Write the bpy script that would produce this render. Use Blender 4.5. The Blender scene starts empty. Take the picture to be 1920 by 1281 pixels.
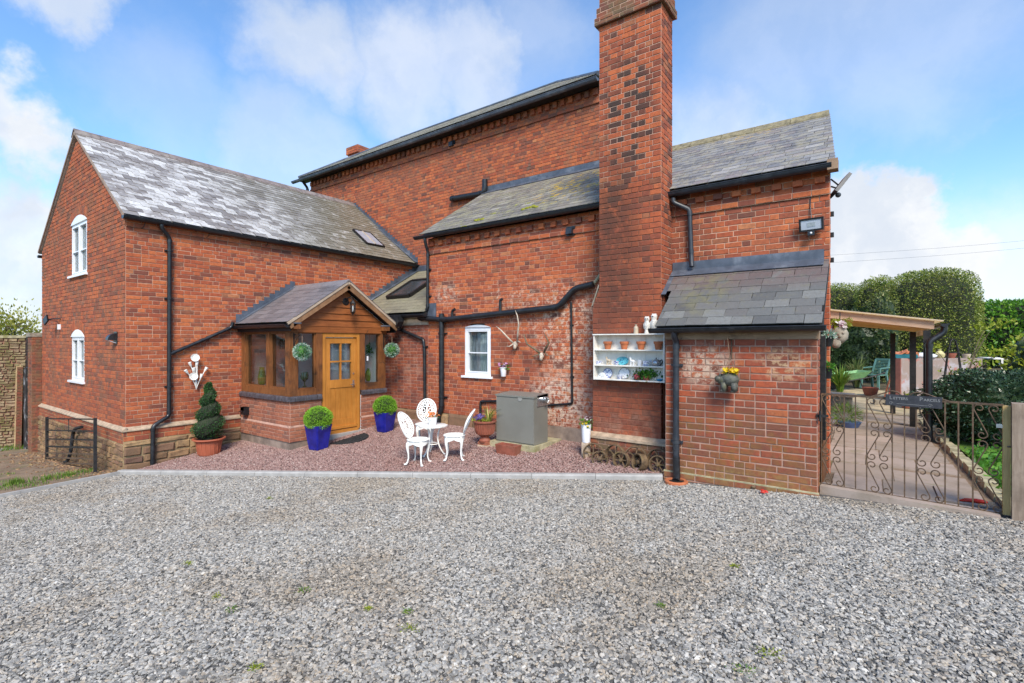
import bpy, math, random
import numpy as np
from mathutils import Vector, Matrix, noise as mnoise

random.seed(7)
SC = bpy.context.scene
COL = SC.collection
R = math.radians
PI = math.pi
V = Vector

# ------------------------------------------------------------------ camera
FPX, CX, CY, EYE = 933.0, 960.0, 640.5, 2.38       # focal length and centre in photo pixels, eye height in metres
YAW = math.atan2(680.0, FPX)                       # the long walls vanish 680 px right of centre
SN, CS = math.sin(YAW), math.cos(YAW)
cam_d = bpy.data.cameras.new('camera')
cam = bpy.data.objects.new('camera', cam_d)
COL.objects.link(cam)
cam.location = (0, 0, EYE)
cam.rotation_euler = (R(90), 0, YAW)
cam_d.sensor_width = 36.0
cam_d.lens = FPX / 1920.0 * 36.0
cam_d.clip_start = 0.05
cam_d.clip_end = 3000
SC.camera = cam

# ------------------------------------------------------------------ exposure
SC.view_settings.view_transform = 'Standard'
SC.view_settings.look = 'None'
SC.view_settings.exposure = 0.90
SC.view_settings.gamma = 1.0
SC.view_settings.use_curve_mapping = False
try:
 SC.cycles.max_bounces = 6
 SC.cycles.transparent_max_bounces = 12
 SC.cycles.use_denoising = True
 SC.cycles.use_adaptive_sampling = True
 SC.cycles.caustics_reflective = False
 SC.cycles.caustics_refractive = False
except Exception:
 pass

SUN_EL, SUN_AZ = R(44), R(-46)      # azimuth of the direction TOWARDS the sun, from +X anticlockwise

def ray(x, y):
 a = (x - CX) / FPX
 b = (CY - y) / FPX
 return V((a * CS - SN, a * SN + CS, b))

# ------------------------------------------------------------------ sky and sun
def build_world():
 w = bpy.data.worlds.new('World')
 SC.world = w
 w.use_nodes = True
 nt = w.node_tree
 N, L = nt.nodes, nt.links
 N.clear()
 out = N.new('ShaderNodeOutputWorld')
 bg = N.new('ShaderNodeBackground')
 L.new(bg.outputs[0], out.inputs[0])
 sky = N.new('ShaderNodeTexSky')
 sky.sky_type = 'NISHITA'
 sky.sun_disc = False
 sky.sun_elevation = SUN_EL
 sky.sun_rotation = R(90) - SUN_AZ
 sky.air_density = 1.0
 sky.dust_density = 0.6
 sky.ozone_density = 1.2
 tc = N.new('ShaderNodeTexCoord')

 def math_(op, a, b=None, clamp=False):
  n = N.new('ShaderNodeMath')
  n.operation = op
  n.use_clamp = clamp
  for i, v in enumerate((a, b)):
   if v is None:
    continue
   if isinstance(v, (int, float)):
    n.inputs[i].default_value = v
   else:
    L.new(v, n.inputs[i])
  return n.outputs[0]

 def smooth(v, lo, hi):
  n = N.new('ShaderNodeMapRange')
  n.interpolation_type = 'SMOOTHSTEP'
  n.inputs['From Min'].default_value = lo
  n.inputs['From Max'].default_value = hi
  L.new(v, n.inputs['Value'])
  return n.outputs['Result']

 nrm = N.new('ShaderNodeVectorMath')
 nrm.operation = 'NORMALIZE'
 L.new(tc.outputs['Generated'], nrm.inputs[0])
 d = nrm.outputs[0]
 # warp the direction a little so that cloud edges are ragged
 wn = N.new('ShaderNodeTexNoise')
 wn.inputs['Scale'].default_value = 3.5
 wn.inputs['Detail'].default_value = 7
 wn.inputs['Roughness'].default_value = 0.62
 L.new(d, wn.inputs['Vector'])
 sub = N.new('ShaderNodeVectorMath')
 sub.operation = 'SUBTRACT'
 L.new(wn.outputs['Color'], sub.inputs[0])
 sub.inputs[1].default_value = (0.5, 0.5, 0.5)
 scl = N.new('ShaderNodeVectorMath')
 scl.operation = 'SCALE'
 L.new(sub.outputs[0], scl.inputs[0])
 scl.inputs['Scale'].default_value = 0.30
 wad = N.new('ShaderNodeVectorMath')
 wad.operation = 'ADD'
 L.new(d, wad.inputs[0])
 L.new(scl.outputs[0], wad.inputs[1])
 dw = wad.outputs[0]

 def blob(vec, px, py, half, soft, amp):
  """a cloud of angular half-size `half` degrees round the photo direction px, py"""
  v = ray(px, py).normalized()
  n = N.new('ShaderNodeVectorMath')
  n.operation = 'DISTANCE'
  L.new(vec, n.inputs[0])
  n.inputs[1].default_value = v
  r0, r1 = R(half), R(half + soft)
  return math_('MULTIPLY', smooth(n.outputs['Value'], r1, r0), amp)

 # the solid clouds
 tot = None
 for b in [(1640, 455, 4, 2.5, 1.25), (1590, 540, 6, 3, 1.25), (1700, 545, 4, 3, 1.1), (1605, 385, 2.2, 2, 1.2), (1680, 400, 2.4, 2, 1.2), (1850, 620, 5, 8, .6),
    (70, 300, 1.5, 2.6, 1.0), (25, 240, 1.4, 2.2, .9), (10, 490, 4, 3, .95), (60, 560, 3, 5, .9), (140, 25, 1.6, 2.6, .8), (60, 2, 1.4, 2.4, .7),
    (590, 120, 2, 5, .72), (740, 135, 3, 6, .6), (880, 105, 3, 5, .6), (1330, 300, 2, 8, .6), (1480, 130, 3, 10, .35),
    (1700, 60, 3, 10, .35), (1500, 180, 2, 6, .3), (330, 200, 2, 6, .28), (520, 320, 3, 6, .45), (1000, 40, 2, 7, .3), (1290, 250, 2, 5, .3)]:
  s = blob(dw, *b)
  tot = s if tot is None else math_('MAXIMUM', tot, s)
 # drifting veil everywhere, the same outside the frame
 vn = N.new('ShaderNodeTexNoise')
 vn.inputs['Scale'].default_value = 2.6
 vn.inputs['Detail'].default_value = 8
 vn.inputs['Roughness'].default_value = 0.6
 mp = N.new('ShaderNodeMapping')
 mp.inputs['Scale'].default_value = (1, 1, 2.2)
 L.new(dw, mp.inputs['Vector'])
 L.new(mp.outputs[0], vn.inputs['Vector'])
 veil = math_('MULTIPLY', smooth(vn.outputs['Fac'], 0.52, 0.82), 0.36)
 mod = N.new('ShaderNodeTexNoise')
 mod.inputs['Scale'].default_value = 9
 mod.inputs['Detail'].default_value = 6
 L.new(dw, mod.inputs['Vector'])
 cl = math_('MULTIPLY', tot, math_('ADD', math_('MULTIPLY', mod.outputs['Fac'], 0.6), 0.66), clamp=True)
 cl = math_('MAXIMUM', cl, veil)
 # thin haze towards the horizon
 sep = N.new('ShaderNodeSeparateXYZ')
 L.new(d, sep.inputs[0])
 hz = math_('MULTIPLY', smooth(sep.outputs['Z'], 0.30, -0.02), 0.42)
 cl = math_('ADD', cl, math_('MULTIPLY', hz, math_('SUBTRACT', 1.0, cl)), clamp=True)
 # shaded undersides inside the clouds
 cn = N.new('ShaderNodeTexNoise')
 cn.inputs['Scale'].default_value = 5.5
 cn.inputs['Detail'].default_value = 5
 L.new(dw, cn.inputs['Vector'])
 cm = N.new('ShaderNodeMixRGB')
 L.new(smooth(cn.outputs['Fac'], 0.35, 0.62), cm.inputs[0])
 cm.inputs[1].default_value = (4.1, 4.45, 5.0, 1)
 cm.inputs[2].default_value = (5.35, 5.45, 5.6, 1)
 sc_ = N.new('ShaderNodeMixRGB')
 sc_.blend_type = 'MULTIPLY'
 sc_.inputs[0].default_value = 1
 L.new(sky.outputs[0], sc_.inputs[1])
 sc_.inputs[2].default_value = (.98, 1.28, 1.52, 1)
 mx = N.new('ShaderNodeMixRGB')
 L.new(cl, mx.inputs[0])
 L.new(sc_.outputs[0], mx.inputs[1])
 L.new(cm.outputs[0], mx.inputs[2])
 L.new(mx.outputs[0], bg.inputs[0])
 bg.inputs[1].default_value = 0.1

build_world()
sun_d = bpy.data.lights.new('sun', 'SUN')
sun_d.energy = 2.7
sun_d.angle = R(20)
sun_d.color = (1.0, 0.90, 0.76)
sun = bpy.data.objects.new('sun', sun_d)
COL.objects.link(sun)
sun.rotation_euler = V((math.cos(SUN_AZ) * math.cos(SUN_EL), math.sin(SUN_AZ) * math.cos(SUN_EL), math.sin(SUN_EL))).to_track_quat('Z', 'Y').to_euler()

# ------------------------------------------------------------------ where things stand
def onY(px, py, Y):
 r = ray(px, py)
 t = Y / r.y
 return V((r.x * t, Y, EYE + r.z * t))

def onX(px, py, X):
 r = ray(px, py)
 t = X / r.x
 return V((X, r.y * t, EYE + r.z * t))

def atd(px, py, d):
 r = ray(px, py)
 return V((r.x * d, r.y * d, EYE + r.z * d))

def proj(p):
 d = -p[0] * SN + p[1] * CS
 if d < 0.05:
  return (-9999, -9999, d)
 return (CX + FPX * (p[0] * CS + p[1] * SN) / d, CY - FPX * (p[2] - EYE) / d, d)

def gravel_z(x, y=0):
 return 0.05 * (x + 11.0) if x > -11 else 0.07 * (x + 11.0)

_pp = np.array([(-11, 3.17, .07), (-6.7, 5.05, .29), (-2.5, 6.9, .48), (-11, 5.18, .20), (-9.04, 5.18, .27), (-9.04, 6.8, .47), (-9.04, 7.53, .55),
    (-8, 8, .59), (-6, 8, .57), (-3.9, 8, .55), (-3.36, 7.35, .47)])
_pc = np.linalg.lstsq(np.c_[np.ones(len(_pp)), _pp[:, 0], _pp[:, 1], _pp[:, 0] * _pp[:, 1]], _pp[:, 2], rcond=None)[0]

def patio_z(x, y):
 return float(_pc[0] + _pc[1] * x + _pc[2] * y + _pc[3] * x * y)

def onG(px, py, fn):
 """the point of the ground fn(x, y) seen at px, py"""
 r = ray(px, py)
 t = 6.0
 for _ in range(60):
  z = fn(r.x * t, r.y * t)
  t = 0.5 * t + 0.5 * (z - EYE) / r.z
 return V((r.x * t, r.y * t, EYE + r.z * t))

def pat(px, py):
 return onG(px, py, patio_z)

# ------------------------------------------------------------------ main planes of the buildings
UX, UY, NX, NY = V((1, 0, 0)), V((0, 1, 0)), V((1, 0, 0)), V((0, -1, 0))
WX, WY, WL, WEZ, WRX, WRZ = -11.0, 3.17, -17.0, 4.66, -13.97, 6.83      # wing: side wall, gable, left end, eaves, ridge
TY, TL, TR, TEZ = 10.23, -16.43, -5.0, 8.22                              # tall range
YK, KL, EZ = 8.0, -8.18, 4.74                                            # kitchen wall plane, its left corner, eaves
YO, OR = 8.0, -.49                                                       # outbuilding
YS, SL, SR = 7.0, -2.40, -.555                                           # shed
YC, CL, CR = 7.5, -3.68, -2.64                                           # chimney
PX, PY0, PY1 = -9.04, 5.18, 7.53                                         # porch

# ------------------------------------------------------------------ objects
WLOC = {}

def thing(name, label, cat, loc=(0, 0, 0), rotz=0.0, group=None, local=False):
 o = bpy.data.objects.new(name, None)
 COL.objects.link(o)
 o.empty_display_size = 0.1
 o.location = loc
 o.rotation_euler = (0, 0, rotz)
 o['label'] = label
 o['category'] = cat
 if group:
  o['group'] = group
 WLOC[o.name] = V((0, 0, 0)) if local else V(loc)
 return o

def tag(o, label, cat, group=None):
 o['label'] = label
 o['category'] = cat
 if group:
  o['group'] = group
 return o

def hook(o, parent, at=V((0, 0, 0))):
 """link o under parent so that its origin lies at world point `at`"""
 COL.objects.link(o)
 if parent is not None:
  o.parent = parent
  o.location = V(at) - WLOC[parent.name]
 else:
  o.location = at
 WLOC[o.name] = V(at)
 return o

def copy_tree(o, parent=None):
 c = o.copy()
 COL.objects.link(c)
 c.parent = parent
 WLOC[c.name] = WLOC.get(o.name, V((0, 0, 0)))
 for ch in list(o.children):
  copy_tree(ch, c)
 return c

class MB:
 def __init__(s):
  s.v, s.f, s.r, s.k = [], [], [], 0.5

 def add(s, vs, fs):
  b = len(s.v)
  s.v.extend(tuple(p) for p in vs)
  for f in fs:
   s.f.append(tuple(b + i for i in f))
   s.r.append(s.k)
  return s

 def box(s, a, b):
  (x0, y0, z0), (x1, y1, z1) = a, b
  x0, x1 = min(x0, x1), max(x0, x1)
  y0, y1 = min(y0, y1), max(y0, y1)
  z0, z1 = min(z0, z1), max(z0, z1)
  return s.add([(x0, y0, z0), (x1, y0, z0), (x1, y1, z0), (x0, y1, z0), (x0, y0, z1), (x1, y0, z1), (x1, y1, z1), (x0, y1, z1)],
      [(0, 3, 2, 1), (4, 5, 6, 7), (0, 1, 5, 4), (1, 2, 6, 5), (2, 3, 7, 6), (3, 0, 4, 7)])

 def obox(s, c, ax, ay, az):
  """box about c with half-axis vectors"""
  c, ax, ay, az = V(c), V(ax), V(ay), V(az)
  if ax.cross(ay).dot(az) < 0:
   ax = -ax
  vs = [c + ax * i + ay * j + az * k for k in (-1, 1) for (i, j) in ((-1, -1), (1, -1), (1, 1), (-1, 1))]
  return s.add(vs, [(0, 3, 2, 1), (4, 5, 6, 7), (0, 1, 5, 4), (1, 2, 6, 5), (2, 3, 7, 6), (3, 0, 4, 7)])

 def bar(s, p, q, w, h, up=(0, 0, 1)):
  """square bar from p to q"""
  p, q = V(p), V(q)
  d = (q - p)
  t = d.normalized()
  a = t.cross(V(up))
  if a.length < 1e-4:
   a = t.cross(V((0, 1, 0)))
  a.normalize()
  b = a.cross(t)
  return s.obox((p + q) / 2, a * w / 2, d / 2, b * h / 2)

 def tube(s, pts, r, n=8, closed=False, cap=True):
  pts = [V(p) for p in pts]
  m = len(pts)
  rr = r if isinstance(r, (list, tuple)) else [r] * m
  prev = None
  rings = []
  for i, p in enumerate(pts):
   if closed:
    t = (pts[(i + 1) % m] - pts[i - 1])
   else:
    t = pts[min(i + 1, m - 1)] - pts[max(i - 1, 0)]
   if t.length < 1e-9:
    t = V((0, 0, 1))
   t.normalize()
   if prev is None:
    a = t.cross(V((0, 0, 1)))
    if a.length < 1e-3:
     a = t.cross(V((0, 1, 0)))
   else:
    a = prev - t * prev.dot(t)
    if a.length < 1e-6:
     a = t.cross(V((0, 1, 0.3)))
   a.normalize()
   prev = a
   b = t.cross(a)
   rings.append([p + (a * math.cos(2 * PI * j / n) + b * math.sin(2 * PI * j / n)) * rr[i] for j in range(n)])
  vs = [q for ring in rings for q in ring]
  fs = []
  for i in range(m if closed else m - 1):
   i2 = (i + 1) % m
   for j in range(n):
    fs.append((i * n + j, i * n + (j + 1) % n, i2 * n + (j + 1) % n, i2 * n + j))
  if cap and not closed:
   fs.append(tuple(range(n))[::-1])
   fs.append(tuple((m - 1) * n + j for j in range(n)))
  return s.add(vs, fs)

 def lathe(s, prof, c=(0, 0, 0), n=16, ax=(0, 0, 1), cap=True, sq=None):
  """profile [(r, h)] turned about axis ax through c"""
  c, ax = V(c), V(ax).normalized()
  a = ax.cross(V((0, 1, 0)))
  if a.length < 1e-3:
   a = ax.cross(V((1, 0, 0)))
  a.normalize()
  b = ax.cross(a)
  vs, fs = [], []
  for (r, h) in prof:
   for j in range(n):
    th = 2 * PI * j / n
    k = r
    if sq:
     k = r / max(abs(math.cos(th)), abs(math.sin(th))) ** sq
    vs.append(c + ax * h + (a * math.cos(th) + b * math.sin(th)) * k)
  m = len(prof)
  for i in range(m - 1):
   for j in range(n):
    fs.append((i * n + j, i * n + (j + 1) % n, (i + 1) * n + (j + 1) % n, (i + 1) * n + j))
  if cap:
   fs.append(tuple(range(n))[::-1])
   fs.append(tuple((m - 1) * n + j for j in range(n)))
  return s.add(vs, fs)

 def ball(s, c, r, nu=14, nv=9, jit=0.0):
  c = V(c)
  r = V(r) if not isinstance(r, (int, float)) else V((r, r, r))
  vs = [c + V((0, 0, -r.z))]
  for i in range(1, nv):
   ph = -PI / 2 + PI * i / nv
   for j in range(nu):
    th = 2 * PI * j / nu
    k = 1 + random.uniform(-jit, jit)
    vs.append(c + V((r.x * math.cos(ph) * math.cos(th), r.y * math.cos(ph) * math.sin(th), r.z * math.sin(ph))) * k)
  vs.append(c + V((0, 0, r.z)))
  fs = [(0, 1 + (j + 1) % nu, 1 + j) for j in range(nu)]
  for i in range(nv - 2):
   for j in range(nu):
    fs.append((1 + i * nu + j, 1 + i * nu + (j + 1) % nu, 1 + (i + 1) * nu + (j + 1) % nu, 1 + (i + 1) * nu + j))
  e = len(vs) - 1
  fs += [(e, 1 + (nv - 2) * nu + j, 1 + (nv - 2) * nu + (j + 1) % nu) for j in range(nu)]
  return s.add(vs, fs)

 def prism(s, poly, off):
  """planar polygon of 3D points, extruded by off"""
  poly = [V(p) for p in poly]
  off = V(off)
  n = len(poly)
  nm = V((0, 0, 0))
  for i in range(n):
   nm += (poly[i] - poly[0]).cross(poly[(i + 1) % n] - poly[0])
  if nm.dot(off) > 0:
   poly = poly[::-1]
  vs = poly + [p + off for p in poly]
  fs = [tuple(range(n)), tuple(range(2 * n - 1, n - 1, -1))]
  for i in range(n):
   j = (i + 1) % n
   fs.append((j, i, n + i, n + j))
  return s.add(vs, fs)

 def quad(s, a, b, c, d):
  return s.add([a, b, c, d], [(0, 1, 2, 3)])

 def build(s, name, mat, parent=None, smooth=False, at=(0, 0, 0), kind=None, label=None, cat=None, group=None):
  me = bpy.data.meshes.new(name)
  at = V(at)
  vs = s.v if at.length == 0 else [(p[0] - at.x, p[1] - at.y, p[2] - at.z) for p in s.v]
  me.from_pydata(vs, [], s.f)
  at_ = me.attributes.new('rnd', 'FLOAT', 'FACE')
  at_.data.foreach_set('value', s.r)
  me.materials.append(mat)
  if smooth:
   me.polygons.foreach_set('use_smooth', [True] * len(me.polygons))
  me.update()
  o = bpy.data.objects.new(name, me)
  hook(o, parent, at)
  if kind:
   o['kind'] = kind
  if label:
   o['label'] = label
  if cat:
   o['category'] = cat
  if group:
   o['group'] = group
  if smooth == 'auto':
   try:
    me.set_sharp_from_angle(angle=R(35))
   except Exception:
    pass
  return o

def one(name, fn, mat, parent=None, **k):
 m = MB()
 fn(m)
 return m.build(name, mat, parent, **k)

def boxo(name, a, b, mat, parent=None, **k):
 return MB().box(a, b).build(name, mat, parent, **k)

def bezier(p0, p1, p2, n=8):
 p0, p1, p2 = V(p0), V(p1), V(p2)
 return [p0 * (1 - t) ** 2 + p1 * 2 * t * (1 - t) + p2 * t * t for t in [i / n for i in range(n + 1)]]

def round_path(pts, r, n=4):
 """polyline with its corners rounded"""
 pts = [V(p) for p in pts]
 out = [pts[0]]
 for i in range(1, len(pts) - 1):
  a, b, c = pts[i - 1], pts[i], pts[i + 1]
  ra = min(r, (a - b).length * 0.45)
  rc = min(r, (c - b).length * 0.45)
  out += bezier(b + (a - b).normalized() * ra, b, b + (c - b).normalized() * rc, n)
 out.append(pts[-1])
 return out
# ------------------------------------------------------------------ materials
class NT:
 def __init__(s, name):
  m = bpy.data.materials.new(name)
  m.use_nodes = True
  s.m, s.nt = m, m.node_tree
  s.N, s.L = s.nt.nodes, s.nt.links
  s.b = s.N['Principled BSDF']
  s.out = s.N['Material Output']
  g = s.N.new('ShaderNodeNewGeometry')
  s.pos = g.outputs['Position']
  s.nrm = g.outputs['Normal']

 def put(s, v, sock):
  if hasattr(v, 'is_linked'):
   s.L.new(v, sock)
  elif isinstance(v, (tuple, list)) and len(v) == 3 and sock.type == 'RGBA':
   sock.default_value = (*v, 1)
  else:
   sock.default_value = v

 def noise(s, scale, detail=4, rough=.55, vec=None, dist=0.0, stretch=None):
  n = s.N.new('ShaderNodeTexNoise')
  n.inputs['Scale'].default_value = scale
  n.inputs['Detail'].default_value = detail
  n.inputs['Roughness'].default_value = rough
  n.inputs['Distortion'].default_value = dist
  v = vec or s.pos
  if stretch:
   mp = s.N.new('ShaderNodeMapping')
   mp.inputs['Scale'].default_value = stretch
   s.L.new(v, mp.inputs[0])
   v = mp.outputs[0]
  s.L.new(v, n.inputs['Vector'])
  return n.outputs['Fac']

 def math(s, op, a, b=None, clamp=False):
  n = s.N.new('ShaderNodeMath')
  n.operation = op
  n.use_clamp = clamp
  s.put(a, n.inputs[0])
  if b is not None:
   s.put(b, n.inputs[1])
  return n.outputs[0]

 def step(s, v, lo, hi, to0=0.0, to1=1.0):
  n = s.N.new('ShaderNodeMapRange')
  n.interpolation_type = 'SMOOTHSTEP'
  s.put(v, n.inputs['Value'])
  n.inputs['From Min'].default_value = lo
  n.inputs['From Max'].default_value = hi
  n.inputs['To Min'].default_value = to0
  n.inputs['To Max'].default_value = to1
  return n.outputs['Result']

 def mix(s, f, a, b, mode='MIX'):
  n = s.N.new('ShaderNodeMixRGB')
  n.blend_type = mode
  s.put(f, n.inputs[0])
  s.put(a, n.inputs[1])
  s.put(b, n.inputs[2])
  return n.outputs[0]

 def ramp(s, v, stops, const=False):
  n = s.N.new('ShaderNodeValToRGB')
  cr = n.color_ramp
  if const:
   cr.interpolation = 'CONSTANT'
  while len(cr.elements) < len(stops):
   cr.elements.new(0.5)
  for e, (p, c) in zip(cr.elements, stops):
   e.position = p
   e.color = (*c, 1)
  s.put(v, n.inputs[0])
  return n.outputs[0]

 def rnd(s):
  """number of the piece: stored on the faces of a joined mesh, or on the object"""
  a = s.N.new('ShaderNodeAttribute')
  a.attribute_type = 'GEOMETRY'
  a.attribute_name = 'rnd'
  b = s.N.new('ShaderNodeAttribute')
  b.attribute_type = 'OBJECT'
  b.attribute_name = 'rnd'
  return s.math('FRACT', s.math('ADD', a.outputs['Fac'], b.outputs['Fac']))

 def xyz(s):
  n = s.N.new('ShaderNodeSeparateXYZ')
  s.L.new(s.pos, n.inputs[0])
  return n.outputs

 def spot(s, c, r, soft=.5):
  """1 inside an ellipsoid round c, fading outside"""
  sub = s.N.new('ShaderNodeVectorMath')
  sub.operation = 'SUBTRACT'
  s.L.new(s.pos, sub.inputs[0])
  sub.inputs[1].default_value = c
  dv = s.N.new('ShaderNodeVectorMath')
  dv.operation = 'DIVIDE'
  s.L.new(sub.outputs[0], dv.inputs[0])
  dv.inputs[1].default_value = r
  ln = s.N.new('ShaderNodeVectorMath')
  ln.operation = 'LENGTH'
  s.L.new(dv.outputs[0], ln.inputs[0])
  return s.step(ln.outputs['Value'], 1 + soft, 1 - soft)

 def bump(s, h, strength=.4, dist=.01):
  n = s.N.new('ShaderNodeBump')
  n.inputs['Strength'].default_value = strength
  n.inputs['Distance'].default_value = dist
  s.put(h, n.inputs['Height'])
  s.L.new(n.outputs[0], s.b.inputs['Normal'])

 def done(s, col, rough=.7, metal=0.0, spec=None):
  s.put(col, s.b.inputs['Base Color'])
  s.put(rough, s.b.inputs['Roughness'])
  s.put(metal, s.b.inputs['Metallic'])
  if spec is not None:
   s.put(spec, s.b.inputs['Specular IOR Level'])
  return s.m

def plain(name, col, rough=.6, metal=0.0, var=.18, scale=9.0, bump=.15, bscale=70.0, dirt=None, dirt_amt=.5, spec=None):
 """painted, plastic, metal or ceramic surface with mottling and a little wear"""
 t = NT(name)
 n = t.noise(scale, 5, .6)
 lo = tuple(c * (1 - var) for c in col)
 hi = tuple(min(1, c * (1 + var)) for c in col)
 c = t.mix(t.step(n, .3, .7), lo, hi)
 if dirt:
  c = t.mix(t.math('MULTIPLY', t.step(t.noise(scale * .45, 6, .65), .5, .72), dirt_amt), c, dirt)
 t.bump(t.noise(bscale, 3), bump, .004)
 return t.done(c, t.step(n, .2, .8, max(.02, rough - .08), min(1, rough + .1)), metal, spec)

def brick_mat(name, stops, mottle=.35, stains=(), tint=None):
 """stains: list of (mask builder, colour, amount)"""
 t = NT(name)
 k = t.rnd()
 c = t.ramp(k, stops)
 hue = t.noise(1.1, 4, .6)
 c = t.mix(t.step(hue, .40, .72, 0, .28), c, (.24, .070, .042))
 m = t.noise(38, 5, .7)
 c = t.mix(t.step(m, .45, .75, 0, mottle), c, (.16, .07, .05))
 c = t.mix(t.step(t.noise(24, 4, .6, dist=.4), .6, .8, 0, .45), c, (.5, .24, .14))
 for fn, col, amt in stains:
  c = t.mix(t.math('MULTIPLY', fn(t), amt), c, col)
 c = t.mix(1.0, c, (1.12, 1.06, .92), 'MULTIPLY')
 # each brick is burnt unevenly: light faces, darker ends and small spalls
 c = t.mix(t.step(t.noise(17, 3, .6), .30, .62, .35, 0), c, (.13, .045, .032))
 c = t.mix(t.step(t.noise(60, 3, .7), .66, .74, 0, .6), c, (.09, .05, .04))
 t.bump(t.noise(90, 4, .7), .55, .006)
 return t.done(c, .88, 0, .25)

def mortar_mat(name, col, stains=()):
 t = NT(name)
 c = t.mix(t.step(t.noise(2.2, 5, .6), .35, .7), tuple(x * .72 for x in col), col)
 c = t.mix(t.step(t.noise(55, 4), .5, .8, 0, .5), c, tuple(x * .55 for x in col))
 for fn, cc, amt in stains:
  c = t.mix(t.math('MULTIPLY', fn(t), amt), c, cc)
 c = t.mix(t.step(t.noise(5, 6, .7), .48, .68, 0, .7), c, tuple(x * .42 for x in col))
 t.bump(t.noise(140, 3), .5, .004)
 return t.done(c, .92, 0, .2)

ORANGE = [(0, (.44, .115, .050)), (.22, (.51, .155, .066)), (.45, (.40, .100, .048)), (.63, (.34, .086, .047)), (.78, (.27, .078, .050)), (.89, (.20, .068, .052)), (.95, (.13, .060, .052)), (1, (.50, .20, .10))]
MIXED = [(0, (.42, .115, .052)), (.3, (.47, .14, .062)), (.55, (.37, .098, .050)), (.75, (.30, .085, .050)), (.88, (.23, .078, .052)), (.96, (.16, .075, .058)), (1, (.42, .16, .10))]
PURPLE = [(0, (.27, .085, .055)), (.3, (.31, .085, .050)), (.55, (.22, .070, .055)), (.75, (.17, .062, .055)), (.9, (.12, .055, .05)), (1, (.33, .11, .07))]
CHIM = [(0, (.42, .105, .048)), (.25, (.46, .13, .058)), (.5, (.36, .092, .048)), (.7, (.28, .078, .048)), (.86, (.19, .062, .045)), (.95, (.09, .05, .045)), (1, (.42, .16, .085))]
NEWB = [(0, (.33, .13, .09)), (.4, (.37, .15, .10)), (.7, (.28, .11, .082)), (.88, (.20, .11, .095)), (1, (.40, .18, .125))]

def damp_low(z0, z1):
 return lambda t: t.math('MULTIPLY', t.step(t.math('ADD', t.xyz()[2], t.math('MULTIPLY', t.noise(1.6, 4), .9)), z1, z0), t.step(t.noise(3, 4), .25, .6))

def grime(scale, lo, hi, stretch=None):
 return lambda t: t.step(t.noise(scale, 6, .68, stretch=stretch), lo, hi)

def spotted(c, r, lo, hi, scale=14, soft=.5):
 return lambda t: t.math('MULTIPLY', t.spot(c, r, soft), t.step(t.noise(scale, 6, .72), lo, hi))

M = {}
WHITEWASH = [(spotted((-4.75, 8, 1.25), (.62, 1, .5), .42, .56, 11), (.62, .50, .44), .85),
    (spotted((-4.5, 8, 2.5), (.75, 1, .85), .47, .6, 10), (.62, .47, .40), .8),
    (spotted((-5.3, 8, 3.05), (.8, 1, .45), .5, .63, 10), (.62, .47, .40), .7),
    (spotted((-5.9, 8, 3.35), (.6, 1, .3), .52, .65, 9), (.6, .47, .40), .6),
    (spotted((-7.6, 8, 3.4), (.35, 1, .22), .45, .6, 10), (.6, .5, .44), .6)]
GREEN = (.16, .14, .045)
M['brick_wing'] = brick_mat('brick_wing', ORANGE, .3, [(damp_low(1.2, 2.7), (.21, .060, .043), .55), (grime(1.7, .56, .72), (.20, .07, .05), .4), (grime(.6, .5, .7), (.55, .19, .08), .35), (grime(3.5, .60, .70), (.52, .30, .21), .45), (grime(11, .63, .72), (.12, .06, .05), .6)])
M['brick_gable'] = brick_mat('brick_gable', MIXED, .5, [(grime(1.6, .46, .64), (.20, .105, .068), .6), (grime(7, .52, .66), (.135, .10, .082), .75), (grime(3.2, .60, .70), (.11, .095, .085), .6), (grime(5, .64, .72), (.52, .28, .20), .5), (damp_low(.9, 2.0), (.17, .065, .05), .4)])
M['brick_tall'] = brick_mat('brick_tall', ORANGE, .45, [(grime(1.5, .46, .62), (.27, .105, .065), .6), (grime(5, .54, .66), (.15, .115, .10), .75), (grime(9, .62, .72), (.11, .10, .095), .6)])
M['brick_kitchen'] = brick_mat('brick_kitchen', ORANGE, .3, [(damp_low(1.3, 2.5), (.19, .055, .038), .5), (grime(1.1, .52, .66), (.30, .10, .062), .5), (grime(3.5, .60, .70), (.52, .32, .23), .5), (grime(11, .63, .72), (.12, .06, .05), .6)] + WHITEWASH)
M['brick_infill'] = brick_mat('brick_infill', PURPLE, .4, [(grime(2.6, .5, .66), (.42, .27, .23), .4)])
M['brick_chimney'] = brick_mat('brick_chimney', CHIM, .35, [(spotted((-3.45, 7.5, 3.7), (.42, 2, 1.5), .30, .50, 3.5, .6), (.05, .034, .030), .82), (lambda t: t.math('MULTIPLY', t.step(t.xyz()[2], 4.9, 3.2), t.step(t.noise(2.6, 5, .65), .30, .6)), (.19, .058, .038), .7), (lambda t: t.math('MULTIPLY', t.spot((-3.15, 7.5, 6.0), (.42, 1, .95), .25), t.step(t.rnd(), .25, .7)), (.045, .036, .036), .92), (spotted((-3.2, 7.5, 1.3), (.7, 1, .7), .35, .6, 4), (.12, .05, .04), .6), (spotted((-3.1, 7.5, .85), (.8, 1, .4), .42, .62, 7), (.33, .19, .15), .5),
               (grime(8, .60, .72), (.10, .055, .045), .6)])
M['brick_out'] = brick_mat('brick_out', ORANGE, .25, [(spotted((-2.5, 8, 4.0), (.5, 1, .9), .35, .6, 4), (.10, .045, .035), .6), (grime(1.3, .5, .66), (.28, .095, .06), .5), (grime(10, .62, .72), (.13, .07, .055), .6)])
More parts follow.
